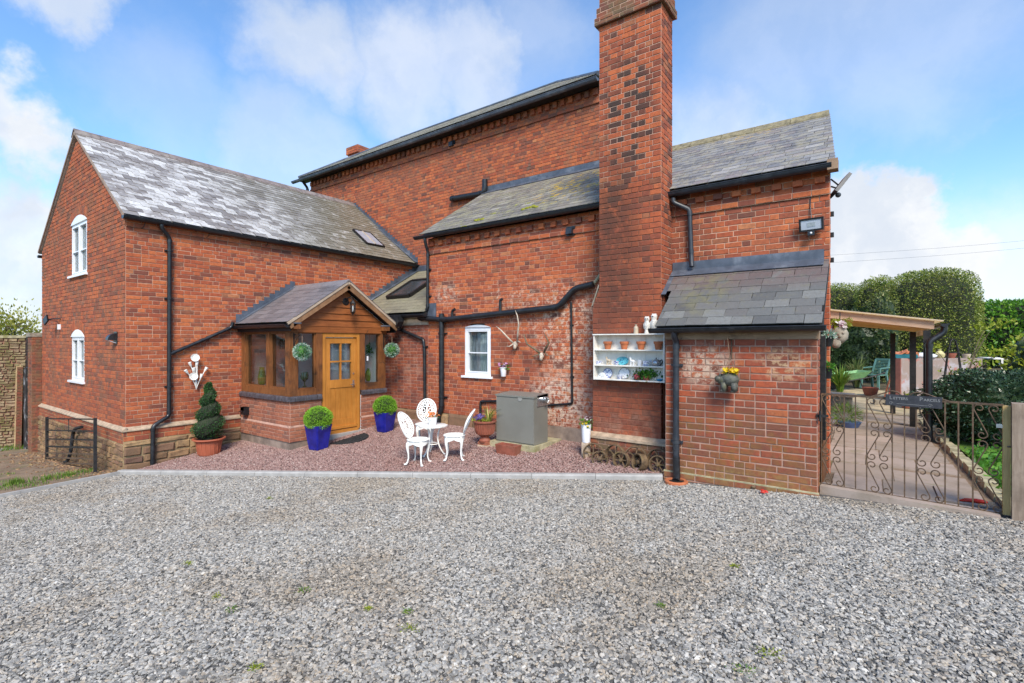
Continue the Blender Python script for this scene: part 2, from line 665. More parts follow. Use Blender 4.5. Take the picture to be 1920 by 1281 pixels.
M['brick_shed'] = brick_mat('brick_shed', [(0, (.38, .095, .045)), (.2, (.34, .080, .045)), (.45, (.27, .070, .045)), (.65, (.21, .065, .047)), (.85, (.15, .06, .045)), (1, (.42, .125, .055))], .35,
        [(spotted((-1.6, 7, 1.0), (1.2, 1, .42), .42, .58, 5), (.17, .12, .035), .6), (damp_low(.9, 2.3), (.19, .075, .050), .65), (grime(2.2, .5, .66), (.17, .08, .06), .5), (spotted((-1.2, 7, .55), (1.4, 1, .2), .35, .6, 6), (.24, .18, .07), .6), (grime(6, .63, .75), (.42, .30, .25), .5), (spotted((-1.85, 7, 2.05), (.35, 1, .25), .42, .55, 9), (.55, .46, .40), .8), (spotted((-.9, 7, 2.1), (.3, 1, .2), .45, .58, 9), (.50, .36, .24), .7), (grime(9, .60, .70), (.11, .06, .05), .6)])
M['brick_porch'] = brick_mat('brick_porch', NEWB, .3, [(grime(9, .58, .7), (.18, .09, .07), .5)])
M['brick_pier'] = brick_mat('brick_pier', PURPLE, .5, [(grime(3, .40, .58), (.15, .12, .075), .75), (grime(9, .52, .64), (.10, .085, .06), .7)])
M['mortar_light'] = mortar_mat('mortar_light', (0.58, 0.32, 0.22), WHITEWASH)
M['mortar_cream'] = mortar_mat('mortar_cream', (0.60, 0.37, 0.26))
M['mortar_pink'] = mortar_mat('mortar_pink', (0.47, 0.29, 0.22))
M['mortar_dull'] = mortar_mat('mortar_dull', (0.36, 0.18, 0.12), [(grime(2.5, .46, .66), (.14, .10, .08), .6)])
M['mortar_dark'] = mortar_mat('mortar_dark', (0.31, 0.14, 0.09), [(spotted((-3.45, 7.5, 4.0), (.32, 2, 1.35), .36, .55, 3.5, .7), (.06, .045, .04), .8)])
M['mortar_chim'] = mortar_mat('mortar_chim', (0.60, 0.38, 0.28), [(spotted((-3.4, 7.5, 3.6), (.6, 2, 1.6), .25, .5, 3.5, .7), (.16, .075, .05), .85)])

def slate_mat(name, stops, patches, rough=.5):
 t = NT(name)
 c = t.ramp(t.rnd(), stops)
 c = t.mix(t.step(t.noise(30, 5, .65), .45, .7, 0, .5), c, (.10, .095, .09))
 for fn, col, amt in patches:
  c = t.mix(t.math('MULTIPLY', fn(t), amt), c, col)
 t.bump(t.noise(55, 5, .7), .35, .005)
 return t.done(c, t.step(t.noise(20, 4), .3, .7, rough - .08, rough + .2), 0, .5)

GREYS = [(0, (.16, .155, .16)), (.3, (.25, .24, .235)), (.55, (.13, .125, .13)), (.75, (.22, .18, .175)), (.9, (.33, .315, .30)), (1, (.10, .095, .10))]
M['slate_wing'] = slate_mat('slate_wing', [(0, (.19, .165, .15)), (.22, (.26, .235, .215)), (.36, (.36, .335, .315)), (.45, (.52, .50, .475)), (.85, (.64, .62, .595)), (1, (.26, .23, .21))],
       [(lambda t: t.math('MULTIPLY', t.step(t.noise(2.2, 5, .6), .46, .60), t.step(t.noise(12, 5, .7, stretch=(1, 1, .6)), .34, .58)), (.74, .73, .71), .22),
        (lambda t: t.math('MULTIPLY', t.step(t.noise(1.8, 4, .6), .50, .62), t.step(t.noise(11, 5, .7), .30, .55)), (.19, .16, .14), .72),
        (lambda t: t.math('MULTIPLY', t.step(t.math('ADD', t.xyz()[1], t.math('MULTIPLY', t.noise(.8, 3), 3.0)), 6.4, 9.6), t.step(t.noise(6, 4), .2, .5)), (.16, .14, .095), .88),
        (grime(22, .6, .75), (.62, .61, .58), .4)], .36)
M['slate_kitchen'] = slate_mat('slate_kitchen', [(0, (.15, .14, .125)), (.3, (.23, .21, .18)), (.55, (.12, .112, .10)), (.75, (.20, .175, .15)), (.9, (.31, .29, .25)), (1, (.09, .085, .08))], [(grime(3.5, .45, .62), (.27, .25, .16), .7), (grime(9, .55, .68), (.34, .31, .22), .6), (spotted((-5.0, 9.3, 5.6), (.9, .9, .6), .52, .58, 5), (.55, .34, .04), .95), (spotted((-4.7, 8.6, 5.2), (.8, .5, .4), .56, .62, 6), (.48, .33, .05), .85), (spotted((-6.6, 8.3, 5.1), (1.3, .5, .5), .60, .64, 6), (.33, .33, .04), .9), (grime(30, .62, .72), (.42, .41, .38), .6)])
M['slate_out'] = slate_mat('slate_out', GREYS, [(grime(6, .44, .62), (.30, .27, .20), .7), (grime(13, .58, .68), (.42, .36, .22), .6), (spotted((-1.9, 10.1, 6.2), (.6, .5, .4), .5, .62, 8), (.46, .32, .10), .7), (grime(22, .6, .7), (.44, .42, .38), .6), (grime(9, .66, .74), (.07, .065, .06), .8)])
M['slate_shed'] = slate_mat('slate_shed', [(0, (.090, .092, .090)), (.35, (.135, .138, .132)), (.6, (.115, .110, .104)), (.85, (.18, .182, .172)), (1, (.08, .08, .08))],
       [(lambda t: t.math('MULTIPLY', t.step(t.xyz()[2], 3.02, 3.3), t.step(t.noise(5, 4), .25, .5)), (.13, .088, .082), .75), (spotted((-2.0, 7.6, 3.0), (.35, .6, .5), .4, .62, 7), (.17, .155, .07), .6), (grime(7, .55, .68), (.15, .14, .10), .6), (grime(26, .64, .72), (.40, .40, .38), .5)])
M['slate_porch'] = slate_mat('slate_porch', [(0, (.15, .135, .14)), (.5, (.20, .18, .185)), (1, (.12, .11, .115))], [(grime(5, .5, .7), (.25, .22, .21), .4)], .38)
M['slate_infill'] = slate_mat('slate_infill', [(0, (.21, .19, .125)), (.5, (.25, .225, .15)), (1, (.18, .16, .11))], [(grime(4, .5, .7), (.28, .26, .15), .5), (grime(20, .66, .74), (.12, .12, .05), .6)], .6)
M['slate_tall'] = slate_mat('slate_tall', [(0, (.42, .39, .34)), (.5, (.60, .56, .50)), (1, (.34, .31, .28))], [(grime(3, .45, .65), (.36, .32, .25), .6)])
M['ridge_tile'] = plain('ridge_tile', (.19, .155, .145), .7, var=.35, scale=6, dirt=(.30, .27, .22))
M['ridge_grey'] = plain('ridge_grey', (.17, .165, .17), .6, var=.3, scale=7, dirt=(.3, .29, .25))

# timber
def wood_mat(name, lo, hi, axis=(18, 18, 2.2), rough=.5, knots=(.03, .02, .015), kamt=.6, dark=None):
 t = NT(name)
 g = t.noise(2.2, 6, .6, stretch=axis, dist=.5)
 c = t.mix(t.step(g, .3, .7), lo, hi)
 c = t.mix(t.step(t.noise(1.6, 3), .4, .7, 0, .5), c, tuple(x * .55 for x in lo))
 c = t.mix(t.step(t.noise(5.5, 2, .4, dist=.6), .70, .76, 0, kamt), c, knots)
 if dark:
  c = t.mix(t.math('MULTIPLY', t.step(t.noise(1.9, 5, .7), .5, .68), dark[1]), c, dark[0])
 t.bump(t.noise(9, 6, .7, stretch=axis), .35, .004)
 return t.done(c, rough, 0, .4)

M['oak_frame'] = wood_mat('oak_frame', (.15, .052, .016), (.27, .105, .034), (20, 20, 2.0), .55, dark=((.035, .020, .014), .75))
M['oak_boards'] = wood_mat('oak_boards', (.22, .066, .018), (.34, .115, .032), (2.0, 2.0, 26), .5, dark=((.10, .035, .014), .5))
M['oak_door'] = wood_mat('oak_door', (.46, .18, .032), (.58, .245, .050), (26, 26, 1.6), .38, kamt=.1)
M['pine_canopy'] = wood_mat('pine_canopy', (.62, .40, .18), (.74, .52, .27), (2, 22, 22), .6, knots=(.16, .06, .025), kamt=.8)
M['pine_fascia'] = wood_mat('pine_fascia', (.46, .29, .19), (.56, .38, .26), (2, 22, 22), .6, knots=(.13, .06, .035), kamt=.9)
M['old_beam'] = wood_mat('old_beam', (.27, .17, .105), (.38, .25, .16), (2.4, 22, 22), .7, dark=((.10, .055, .03), .6))
M['post_grey'] = wood_mat('post_grey', (.24, .175, .125), (.34, .26, .195), (20, 20, 2), .8, dark=((.12, .085, .06), .5))
M['batten'] = wood_mat('batten', (.42, .29, .11), (.55, .39, .16), (24, 24, 2), .7)
M['barge_oak'] = wood_mat('barge_oak', (.20, .105, .05), (.30, .165, .085), (3, 3, 3), .6)
M['barge'] = plain('barge', (.42, .33, .245), .6, var=.12, scale=4, bump=.2)

M['lead'] = plain('lead', (.085, .10, .13), .5, .2, var=.22, scale=5, dirt=(.30, .32, .36), dirt_amt=.5)
M['black_plastic'] = plain('black_plastic', (.013, .014, .017), .34, var=.3, scale=12, bump=.06, dirt=(.05, .05, .05), dirt_amt=.4)
M['grey_pipe'] = plain('grey_pipe', (.020, .025, .034), .42, var=.25, scale=8, bump=.1, dirt=(.12, .12, .12), dirt_amt=.4)
M['white_upvc'] = plain('white_upvc', (.80, .81, .84), .3, var=.04, scale=4, bump=.03)
M['white_paint'] = plain('white_paint', (.76, .73, .67), .55, var=.08, scale=6, bump=.2, dirt=(.45, .40, .30), dirt_amt=.35)
M['white_metal'] = plain('white_metal', (.80, .79, .75), .42, var=.07, scale=12, bump=.15, dirt=(.48, .42, .33), dirt_amt=.4)
M['white_pot'] = plain('white_pot', (.74, .74, .77), .35, var=.06, scale=8, bump=.05)
M['ledge'] = plain('ledge', (.40, .30, .21), .85, var=.25, scale=9, bump=.4, dirt=(.24, .17, .11), dirt_amt=.7)
M['cream_stone'] = plain('cream_stone', (.52, .40, .29), .85, var=.22, scale=9, bump=.4, dirt=(.30, .21, .13))
M['sandstone'] = None
t = NT('sandstone')
c = t.ramp(t.rnd(), [(0, (.27, .155, .085)), (.25, (.37, .24, .125)), (.5, (.19, .105, .07)), (.75, (.25, .155, .08)), (1, (.15, .085, .062))])
c = t.mix(t.step(t.noise(7, 6, .65), .42, .7, 0, .7), c, (.13, .085, .055))
c = t.mix(t.step(t.noise(3, 5, .65), .56, .72, 0, .5), c, (.16, .15, .05))
t.bump(t.noise(26, 6, .7), .8, .012)
M['sandstone'] = t.done(c, .9, 0, .2)
M['mortar_sand'] = mortar_mat('mortar_sand', (.46, .33, .18), [(grime(5, .5, .66), (.24, .16, .09), .7)])
M['render_grey'] = plain('render_grey', (.24, .18, .145), .9, var=.35, scale=4, bump=.5, bscale=40, dirt=(.13, .095, .08))
M['moss'] = plain('moss', (.20, .20, .015), .95, var=.4, scale=30, bump=.8)
M['concrete'] = plain('concrete', (.35, .335, .315), .85, var=.14, scale=6, bump=.4, bscale=60, dirt=(.27, .25, .23))
M['concrete_mossy'] = plain('concrete_mossy', (.36, .32, .20), .9, var=.3, scale=8, bump=.5, bscale=40, dirt=(.20, .19, .05), dirt_amt=.7)
M['boiler'] = plain('boiler', (.185, .18, .155), .42, var=.06, scale=2.5, bump=.05, dirt=(.23, .22, .19), dirt_amt=.4)
M['steel'] = plain('steel', (.55, .55, .55), .28, .9, var=.1)
M['terracotta'] = plain('terracotta', (.44, .135, .052), .72, var=.16, scale=7, bump=.2, dirt=(.50, .24, .14), dirt_amt=.4)
M['terracotta_dull'] = plain('terracotta_dull', (.29, .085, .05), .7, var=.2, scale=7, bump=.2, dirt=(.22, .12, .08), dirt_amt=.5)
M['plastic_terra'] = plain('plastic_terra', (.42, .115, .060), .5, var=.1, scale=5, bump=.08)
M['blue_glaze'] = plain('blue_glaze', (.010, .014, .21), .12, var=.35, scale=5, bump=.04, spec=.7)
M['soil'] = plain('soil', (.035, .024, .016), .95, var=.5, scale=40, bump=.9)
M['iron_black'] = plain('iron_black', (.018, .017, .017), .55, .3, var=.4, scale=20, bump=.3, dirt=(.06, .04, .03), dirt_amt=.5)
M['iron_rust'] = plain('iron_rust', (.115, .075, .048), .75, .35, var=.35, scale=18, bump=.5, dirt=(.21, .135, .07), dirt_amt=.6)
M['iron_wheel'] = plain('iron_wheel', (.15, .098, .055), .8, .3, var=.45, scale=14, bump=.6, dirt=(.20, .145, .05), dirt_amt=.7)
M['rubber_mat'] = plain('rubber_mat', (.017, .017, .018), .8, var=.6, scale=50, bump=.9, bscale=60)
M['bone'] = plain('bone', (.46, .39, .31), .7, var=.25, scale=25, bump=.3, dirt=(.25, .19, .13))
M['antler'] = plain('antler', (.135, .10, .06), .7, var=.35, scale=25, bump=.4, dirt=(.27, .21, .14))
M['stoneware'] = plain('stoneware', (.46, .38, .28), .45, var=.12)
M['owl_white'] = plain('owl_white', (.66, .63, .58), .6, var=.25, scale=45, bump=.5, dirt=(.24, .22, .20), dirt_amt=.6)
M['eye_dark'] = plain('eye_dark', (.03, .028, .025), .3)
M['china_white'] = plain('china_white', (.72, .73, .75), .16, var=.05)
t = NT('china_blue')
c = t.mix(t.step(t.noise(48, 3, .6, dist=1.0), .48, .56), (.72, .74, .78), (.045, .075, .30))
M['china_blue'] = t.done(c, .15)
t = NT('china_sprig')
c = t.mix(t.step(t.noise(42, 3, .6, dist=1.0), .58, .64), (.72, .72, .72), (.10, .12, .12))
c = t.mix(t.step(t.noise(33, 2), .66, .70), c, (.10, .16, .38))
M['china_sprig'] = t.done(c, .15)
M['china_rim'] = plain('china_rim', (.035, .055, .24), .15)
t = NT('glaze_teal')
c = t.mix(t.step(t.noise(24, 4, .6, dist=1.4), .42, .58), (.03, .23, .31), (.11, .42, .50))
c = t.mix(t.step(t.noise(30, 3), .6, .64), c, (.03, .06, .16))
M['glaze_teal'] = t.done(c, .12)
M['blue_glass'] = plain('blue_glass', (.03, .30, .55), .1)
M['pewter'] = plain('pewter', (.42, .43, .45), .3, .75, var=.15)
M['red_ball'] = plain('red_ball', (.42, .055, .065), .4, var=.15)
M['green_glass'] = plain('green_glass', (.10, .30, .025), .08, var=.3, spec=.8)
M['dark_green_glass'] = plain('dark_green_glass', (.02, .12, .05), .08, spec=.8)
M['slate_sign'] = plain('slate_sign', (.030, .031, .038), .6, var=.3, scale=20, bump=.4)
M['chalk'] = plain('chalk', (.20, .20, .20), .8)
M['green_plastic'] = plain('green_plastic', (.10, .22, .19), .38, var=.08)
M['barrow_green'] = plain('barrow_green', (.16, .36, .15), .5, var=.2, dirt=(.33, .30, .14), dirt_amt=.6)
M['rope'] = plain('rope', (.20, .13, .085), .9, var=.3, scale=40)
M['cord_red'] = plain('cord_red', (.22, .04, .03), .8)
M['stone_grey'] = plain('stone_grey', (.27, .235, .185), .9, var=.3, scale=12, bump=.6, bscale=50, dirt=(.20, .18, .12))
M['bear_stone'] = plain('bear_stone', (.075, .075, .062), .6, var=.4, scale=22, bump=.5, bscale=60, dirt=(.13, .13, .045), dirt_amt=.7)
t = NT('canopy_sheet')
t.done(t.mix(t.noise(2, 3), (.70, .66, .58), (.80, .76, .68)), .4)
tl = t.N.new('ShaderNodeBsdfTranslucent')
tl.inputs[0].default_value = (.85, .72, .50, 1)
ms = t.N.new('ShaderNodeMixShader')
ms.inputs[0].default_value = .6
t.L.new(t.b.outputs[0], ms.inputs[1])
t.L.new(tl.outputs[0], ms.inputs[2])
t.L.new(ms.outputs[0], t.out.inputs[0])
M['canopy_sheet'] = t.m
M['dark_room'] = plain('dark_room', (.035, .037, .042), .7)
M['plaster_white'] = plain('plaster_white', (.82, .82, .84), .7, var=.05, scale=3)
t = NT('curtain')
c = t.mix(t.step(t.noise(3.0, 4, .6, stretch=(16, 16, 1)), .35, .65), (.34, .36, .39), (.80, .82, .86))
c = t.mix(t.step(t.noise(4, 3), .62, .7, 0, .5), c, (.20, .27, .16))
M['curtain'] = t.done(c, .9)
t = NT('blind')
c = t.mix(t.step(t.noise(1.2, 2), .3, .7), (.60, .68, .80), (.74, .80, .88))
M['blind'] = t.done(c, .6)
t = NT('window_glass')
for l in list(t.L):
 if l.to_node == t.out:
  t.L.remove(l)
gl = t.N.new('ShaderNodeBsdfGlossy')
gl.inputs['Roughness'].default_value = .02
tr = t.N.new('ShaderNodeBsdfTransparent')
tr.inputs[0].default_value = (.86, .90, .90, 1)
fr = t.N.new('ShaderNodeFresnel')
fr.inputs['IOR'].default_value = 1.55
ms = t.N.new('ShaderNodeMixShader')
t.L.new(t.math('ADD', t.math('MULTIPLY', fr.outputs[0], .55, True), .015, True), ms.inputs[0])
t.L.new(tr.outputs[0], ms.inputs[1])
t.L.new(gl.outputs[0], ms.inputs[2])
t.L.new(ms.outputs[0], t.out.inputs[0])
M['window_glass'] = t.m
M['lamp_glass'] = t.m
M['led_face'] = plain('led_face', (.50, .54, .60), .2, var=.05)

def leaf_mat(name, stops, trans=.35, rough=.45, patches=()):
 t = NT(name)
 k = t.rnd()
 c = t.ramp(k, stops)
 c = t.mix(t.step(t.noise(2.3, 3), .35, .7, 0, .35), c, tuple(x * .5 for x in stops[0][1]))
 for fn, col, amt in patches:
  c = t.mix(t.math('MULTIPLY', fn(t), amt), c, col)
 t.done(c, rough, 0, .35)
 tl = t.N.new('ShaderNodeBsdfTranslucent')
 t.put(c, tl.inputs[0])
 ms = t.N.new('ShaderNodeMixShader')
 ms.inputs[0].default_value = trans
 for l in list(t.L):
  if l.to_node == t.out:
   t.L.remove(l)
 t.L.new(t.b.outputs[0], ms.inputs[1])
 t.L.new(tl.outputs[0], ms.inputs[2])
 t.L.new(ms.outputs[0], t.out.inputs[0])
 return t.m

M['leaf_box'] = leaf_mat('leaf_box', [(0, (0.136, 0.323, 0.026)), (.5, (0.248, 0.522, 0.035)), (1, (0.422, 0.718, 0.062))], .25)
M['leaf_spiral'] = leaf_mat('leaf_spiral', [(0, (0.018, 0.068, 0.018)), (.5, (0.033, 0.112, 0.027)), (1, (0.068, 0.165, 0.036))], .2)
M['leaf_hedge'] = leaf_mat('leaf_hedge', [(0, (.05, .09, .016)), (.35, (.17, .25, .04)), (.7, (.32, .38, .065)), (1, (.55, .55, .13))], .3, .35, [(grime(.55, .56, .70), (.12, .085, .04), .6)])
M['leaf_laurel'] = leaf_mat('leaf_laurel', [(0, (0.055, 0.164, 0.022)), (.5, (0.127, 0.309, 0.029)), (1, (0.291, 0.510, 0.055))], .35, .3)
M['leaf_camellia'] = leaf_mat('leaf_camellia', [(0, (0.016, 0.041, 0.022)), (.6, (0.038, 0.081, 0.041)), (.9, (0.074, 0.128, 0.061)), (1, (0.270, 0.324, 0.230))], .15, .25)
M['leaf_lime'] = leaf_mat('leaf_lime', [(0, (.20, .28, .02)), (.5, (.30, .36, .03)), (1, (.42, .44, .06))], .4)
M['leaf_sage'] = leaf_mat('leaf_sage', [(0, (.10, .26, .14)), (.35, (.20, .40, .26)), (.6, (.50, .60, .50)), (1, (.68, .70, .66))], .2)
M['leaf_fresh'] = leaf_mat('leaf_fresh', [(0, (0.042, 0.168, 0.021)), (.5, (0.084, 0.266, 0.028)), (1, (0.168, 0.378, 0.042))], .3)
M['leaf_bronze'] = leaf_mat('leaf_bronze', [(0, (.07, .055, .025)), (.5, (.12, .12, .045)), (1, (.13, .05, .04))], .25)
M['leaf_tree'] = leaf_mat('leaf_tree', [(0, (.24, .26, .03)), (.5, (.36, .35, .05)), (1, (.46, .42, .09))], .4)
M['leaf_grass'] = leaf_mat('leaf_grass', [(0, (0.065, 0.156, 0.016)), (.5, (0.130, 0.247, 0.026)), (1, (0.286, 0.338, 0.065))], .3)
M['leaf_ornamental'] = leaf_mat('leaf_ornamental', [(0, (.10, .17, .02)), (.5, (.34, .36, .08)), (1, (.50, .45, .16))], .3)
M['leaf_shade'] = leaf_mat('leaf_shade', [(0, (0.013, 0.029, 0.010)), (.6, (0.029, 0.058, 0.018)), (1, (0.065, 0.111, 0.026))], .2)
M['ivy_pale'] = leaf_mat('ivy_pale', [(0, (.10, .16, .04)), (.5, (.20, .24, .08)), (1, (.36, .36, .14))], .3)
M['petal_orange'] = leaf_mat('petal_orange', [(0, (.62, .13, .02)), (.5, (.72, .22, .04)), (1, (.70, .34, .12))], .2)
M['petal_yellow'] = leaf_mat('petal_yellow', [(0, (.72, .46, .01)), (1, (.80, .60, .02))], .2)
M['petal_purple'] = leaf_mat('petal_purple', [(0, (.16, .12, .40)), (.5, (.22, .17, .48)), (1, (.13, .08, .28))], .2)
M['petal_pink'] = leaf_mat('petal_pink', [(0, (.45, .16, .38)), (.5, (.60, .28, .48)), (1, (.70, .52, .62))], .2)
M['petal_white'] = leaf_mat('petal_white', [(0, (.60, .42, .48)), (.5, (.72, .68, .68)), (1, (.55, .20, .30))], .2)
M['petal_red'] = leaf_mat('petal_red', [(0, (.60, .02, .015)), (1, (.70, .05, .02))], .2)
M['bark'] = plain('bark', (.11, .085, .06), .9, var=.4, scale=14, bump=.8, bscale=30, dirt=(.20, .18, .12))
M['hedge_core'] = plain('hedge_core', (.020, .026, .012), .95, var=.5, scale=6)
M['twig'] = plain('twig', (.16, .12, .085), .85, var=.3, scale=20)
# ------------------------------------------------------------------ ground
def struct(o, kind='structure'):
 o['kind'] = kind
 return o

def sheet(name, poly, fn, mat, step=.5, kind='structure', dz=0.0):
 """ground sheet over a polygon given as a function inside(x, y) and its bounds"""
 (x0, y0, x1, y1), inside = poly
 nx, ny = int((x1 - x0) / step) + 1, int((y1 - y0) / step) + 1
 vs = [(x0 + (x1 - x0) * i / nx, y0 + (y1 - y0) * j / ny) for j in range(ny + 1) for i in range(nx + 1)]
 fs = []
 for j in range(ny):
  for i in range(nx):
   cx, cy = x0 + (x1 - x0) * (i + .5) / nx, y0 + (y1 - y0) * (j + .5) / ny
   if inside(cx, cy):
    a = j * (nx + 1) + i
    fs.append((a, a + 1, a + nx + 2, a + nx + 1))
 me = bpy.data.meshes.new(name)
 me.from_pydata([(x, y, fn(x, y) + dz) for x, y in vs], [], fs)
 me.materials.append(mat)
 me.update()
 o = bpy.data.objects.new(name, me)
 hook(o, None)
 o['kind'] = kind
 return o

def poly_sheet(name, pts, fn, mat, dz=0.0, kind='structure', cuts=3):
 """ground sheet over a convex polygon of (x, y)"""
 import bmesh
 bm = bmesh.new()
 bm.faces.new([bm.verts.new((x, y, 0)) for x, y in pts])
 bmesh.ops.triangulate(bm, faces=bm.faces[:])
 for _ in range(cuts):
  bmesh.ops.subdivide_edges(bm, edges=bm.edges[:], cuts=1, use_grid_fill=True)
 for v in bm.verts:
  v.co.z = fn(v.co.x, v.co.y) + dz
 bmesh.ops.recalc_face_normals(bm, faces=bm.faces[:])
 me = bpy.data.meshes.new(name)
 bm.to_mesh(me)
 bm.free()
 if me.polygons and me.polygons[0].normal.z < 0:
  me.flip_normals()
 me.materials.append(mat)
 o = bpy.data.objects.new(name, me)
 hook(o, None)
 if kind:
  o['kind'] = kind
 return o

K0, K1 = V((-10.93, 3.06, 0)), V((-2.42, 6.93, 0))      # the kerb line
KD = (K1 - K0).normalized()
t = NT('gravel_bed')
c = t.mix(t.step(t.noise(60, 4, .7), .35, .7), (.035, .034, .032), (.16, .155, .145))
t.bump(t.noise(60, 4, .7), .8, .02)
M['gravel_bed'] = t.done(c, .95)
t = NT('red_bed')
c = t.mix(t.step(t.noise(80, 4, .7), .35, .7), (.12, .075, .065), (.28, .17, .15))
t.bump(t.noise(90, 4, .7), .8, .015)
M['red_bed'] = t.done(c, .95)
t = NT('dirt')
c = t.mix(t.step(t.noise(3, 6, .65), .35, .65), (.17, .115, .07), (.27, .19, .12))
c = t.mix(t.step(t.noise(45, 4, .7), .5, .75, 0, .6), c, (.36, .26, .19))
c = t.mix(t.step(t.noise(1.8, 5, .6), .52, .68, 0, .6), c, (.10, .12, .03))
t.bump(t.noise(40, 5, .7), .8, .03)
M['dirt'] = t.done(c, .95)
t = NT('field_green')
c = t.mix(t.noise(.05, 5), (.06, .10, .02), (.12, .16, .04))
M['field_green'] = t.done(c, .95)
t = NT('lawn_green')
c = t.mix(t.step(t.noise(6, 5), .3, .7), (.06, .15, .012), (.13, .26, .02))
t.bump(t.noise(80, 4), .8, .03)
M['lawn_green'] = t.done(c, .95)
t = NT('flagstone')
c = t.ramp(t.rnd(), [(0, (.30, .235, .19)), (.5, (.36, .285, .235)), (1, (.26, .21, .165))])
c = t.mix(t.step(t.noise(3, 6, .65), .45, .7, 0, .6), c, (.20, .16, .11))
c = t.mix(t.step(t.noise(2, 5, .65), .58, .72, 0, .5), c, (.17, .16, .06))
t.bump(t.noise(25, 5, .7), .4, .008)
M['flagstone'] = t.done(c, .85)
t = NT('earth')
c = t.mix(t.step(t.noise(5, 6, .65), .4, .65), (.055, .045, .022), (.13, .10, .05))
t.bump(t.noise(30, 5, .7), .9, .03)
M['earth'] = t.done(c, .95)

# the land all round, out to the horizon
o = MB().add([(900 * math.cos(2 * PI * i / 48), 900 * math.sin(2 * PI * i / 48), -1.6) for i in range(48)], [tuple(range(48))]).build('land', M['field_green'], None, kind='structure')

def yard_in(x, y):
 return True

GARD_Z = .60

def yard_z(x, y):
 z = gravel_z(min(x, 1.2), y)
 return z

sheet('gravel_yard', ((-19, -9, 9, 7.6), lambda x, y: x > -10.9 or y < 3.1 + (x + 10.9) * .93), yard_z, M['gravel_bed'], .4)
# rough dirt beside the gable: everything left of the edging strip
E0, E1 = onG(226, 890, gravel_z), onG(-60, 946, gravel_z)
ED = (E1 - E0).normalized()

def left_side(p, a, b):
 return (b.x - a.x) * (p[1] - a.y) - (b.y - a.y) * (p[0] - a.x)

poly_sheet('dirt_ground', [(E0.x, E0.y), (WX + .1, WY + .02), (WL - 1, WY + .6), (-32, 8), (-32, -6), (E1.x + ED.x * 8, E1.y + ED.y * 8)], gravel_z, M['dirt'], .02, cuts=4)
m = MB()
n = 9
for i in range(n):
 a = E0 + ED * 12 * i / n
 b = E0 + ED * 12 * (i + 1) / n
 a, b = V((a.x, a.y, gravel_z(a.x))), V((b.x, b.y, gravel_z(b.x)))
 m.bar(a, b - (b - a) * .002, .05, .12)
m.build('edging_strip', M['concrete'], None, kind='structure')

# patio of red chippings behind the concrete kerb
PAT = [(K0.x, K0.y), (K1.x, K1.y), (SL, YC - .05), (-3.86, YC - .05), (-3.86, YK + .1), (WX - .05, YK + .1)]
poly_sheet('patio_ground', PAT, lambda x, y: max(patio_z(x, y), gravel_z(x) + .02), M['red_bed'], -.012, cuts=5)
ks = MB()
KL_ = (K1 - K0).length
kerb = bpy.data.objects.new('kerb', None)
COL.objects.link(kerb)
kerb['kind'] = 'structure'
WLOC['kerb'] = V((0, 0, 0))
kn = V((-KD.y, KD.x, 0))
for i in range(10):
 a, b = K0 + KD * KL_ * i / 10, K0 + KD * KL_ * (i + 1) / 10
 a.z, b.z = gravel_z(a.x) + .075, gravel_z(b.x) + .075
 m = MB()
 d = (b - a)
 p = a + d * .003
 q = b - d * .003
 w = .05
 prof = [(-w, -.25), (w, -.25), (w, -.0), (w - .012, .0), (-w + .018, .0), (-w, -.02)]
 m.prism([p + kn * u + V((0, 0, z)) for u, z in prof], q - p)
 m.build('kerb_stone', M['concrete'], kerb)

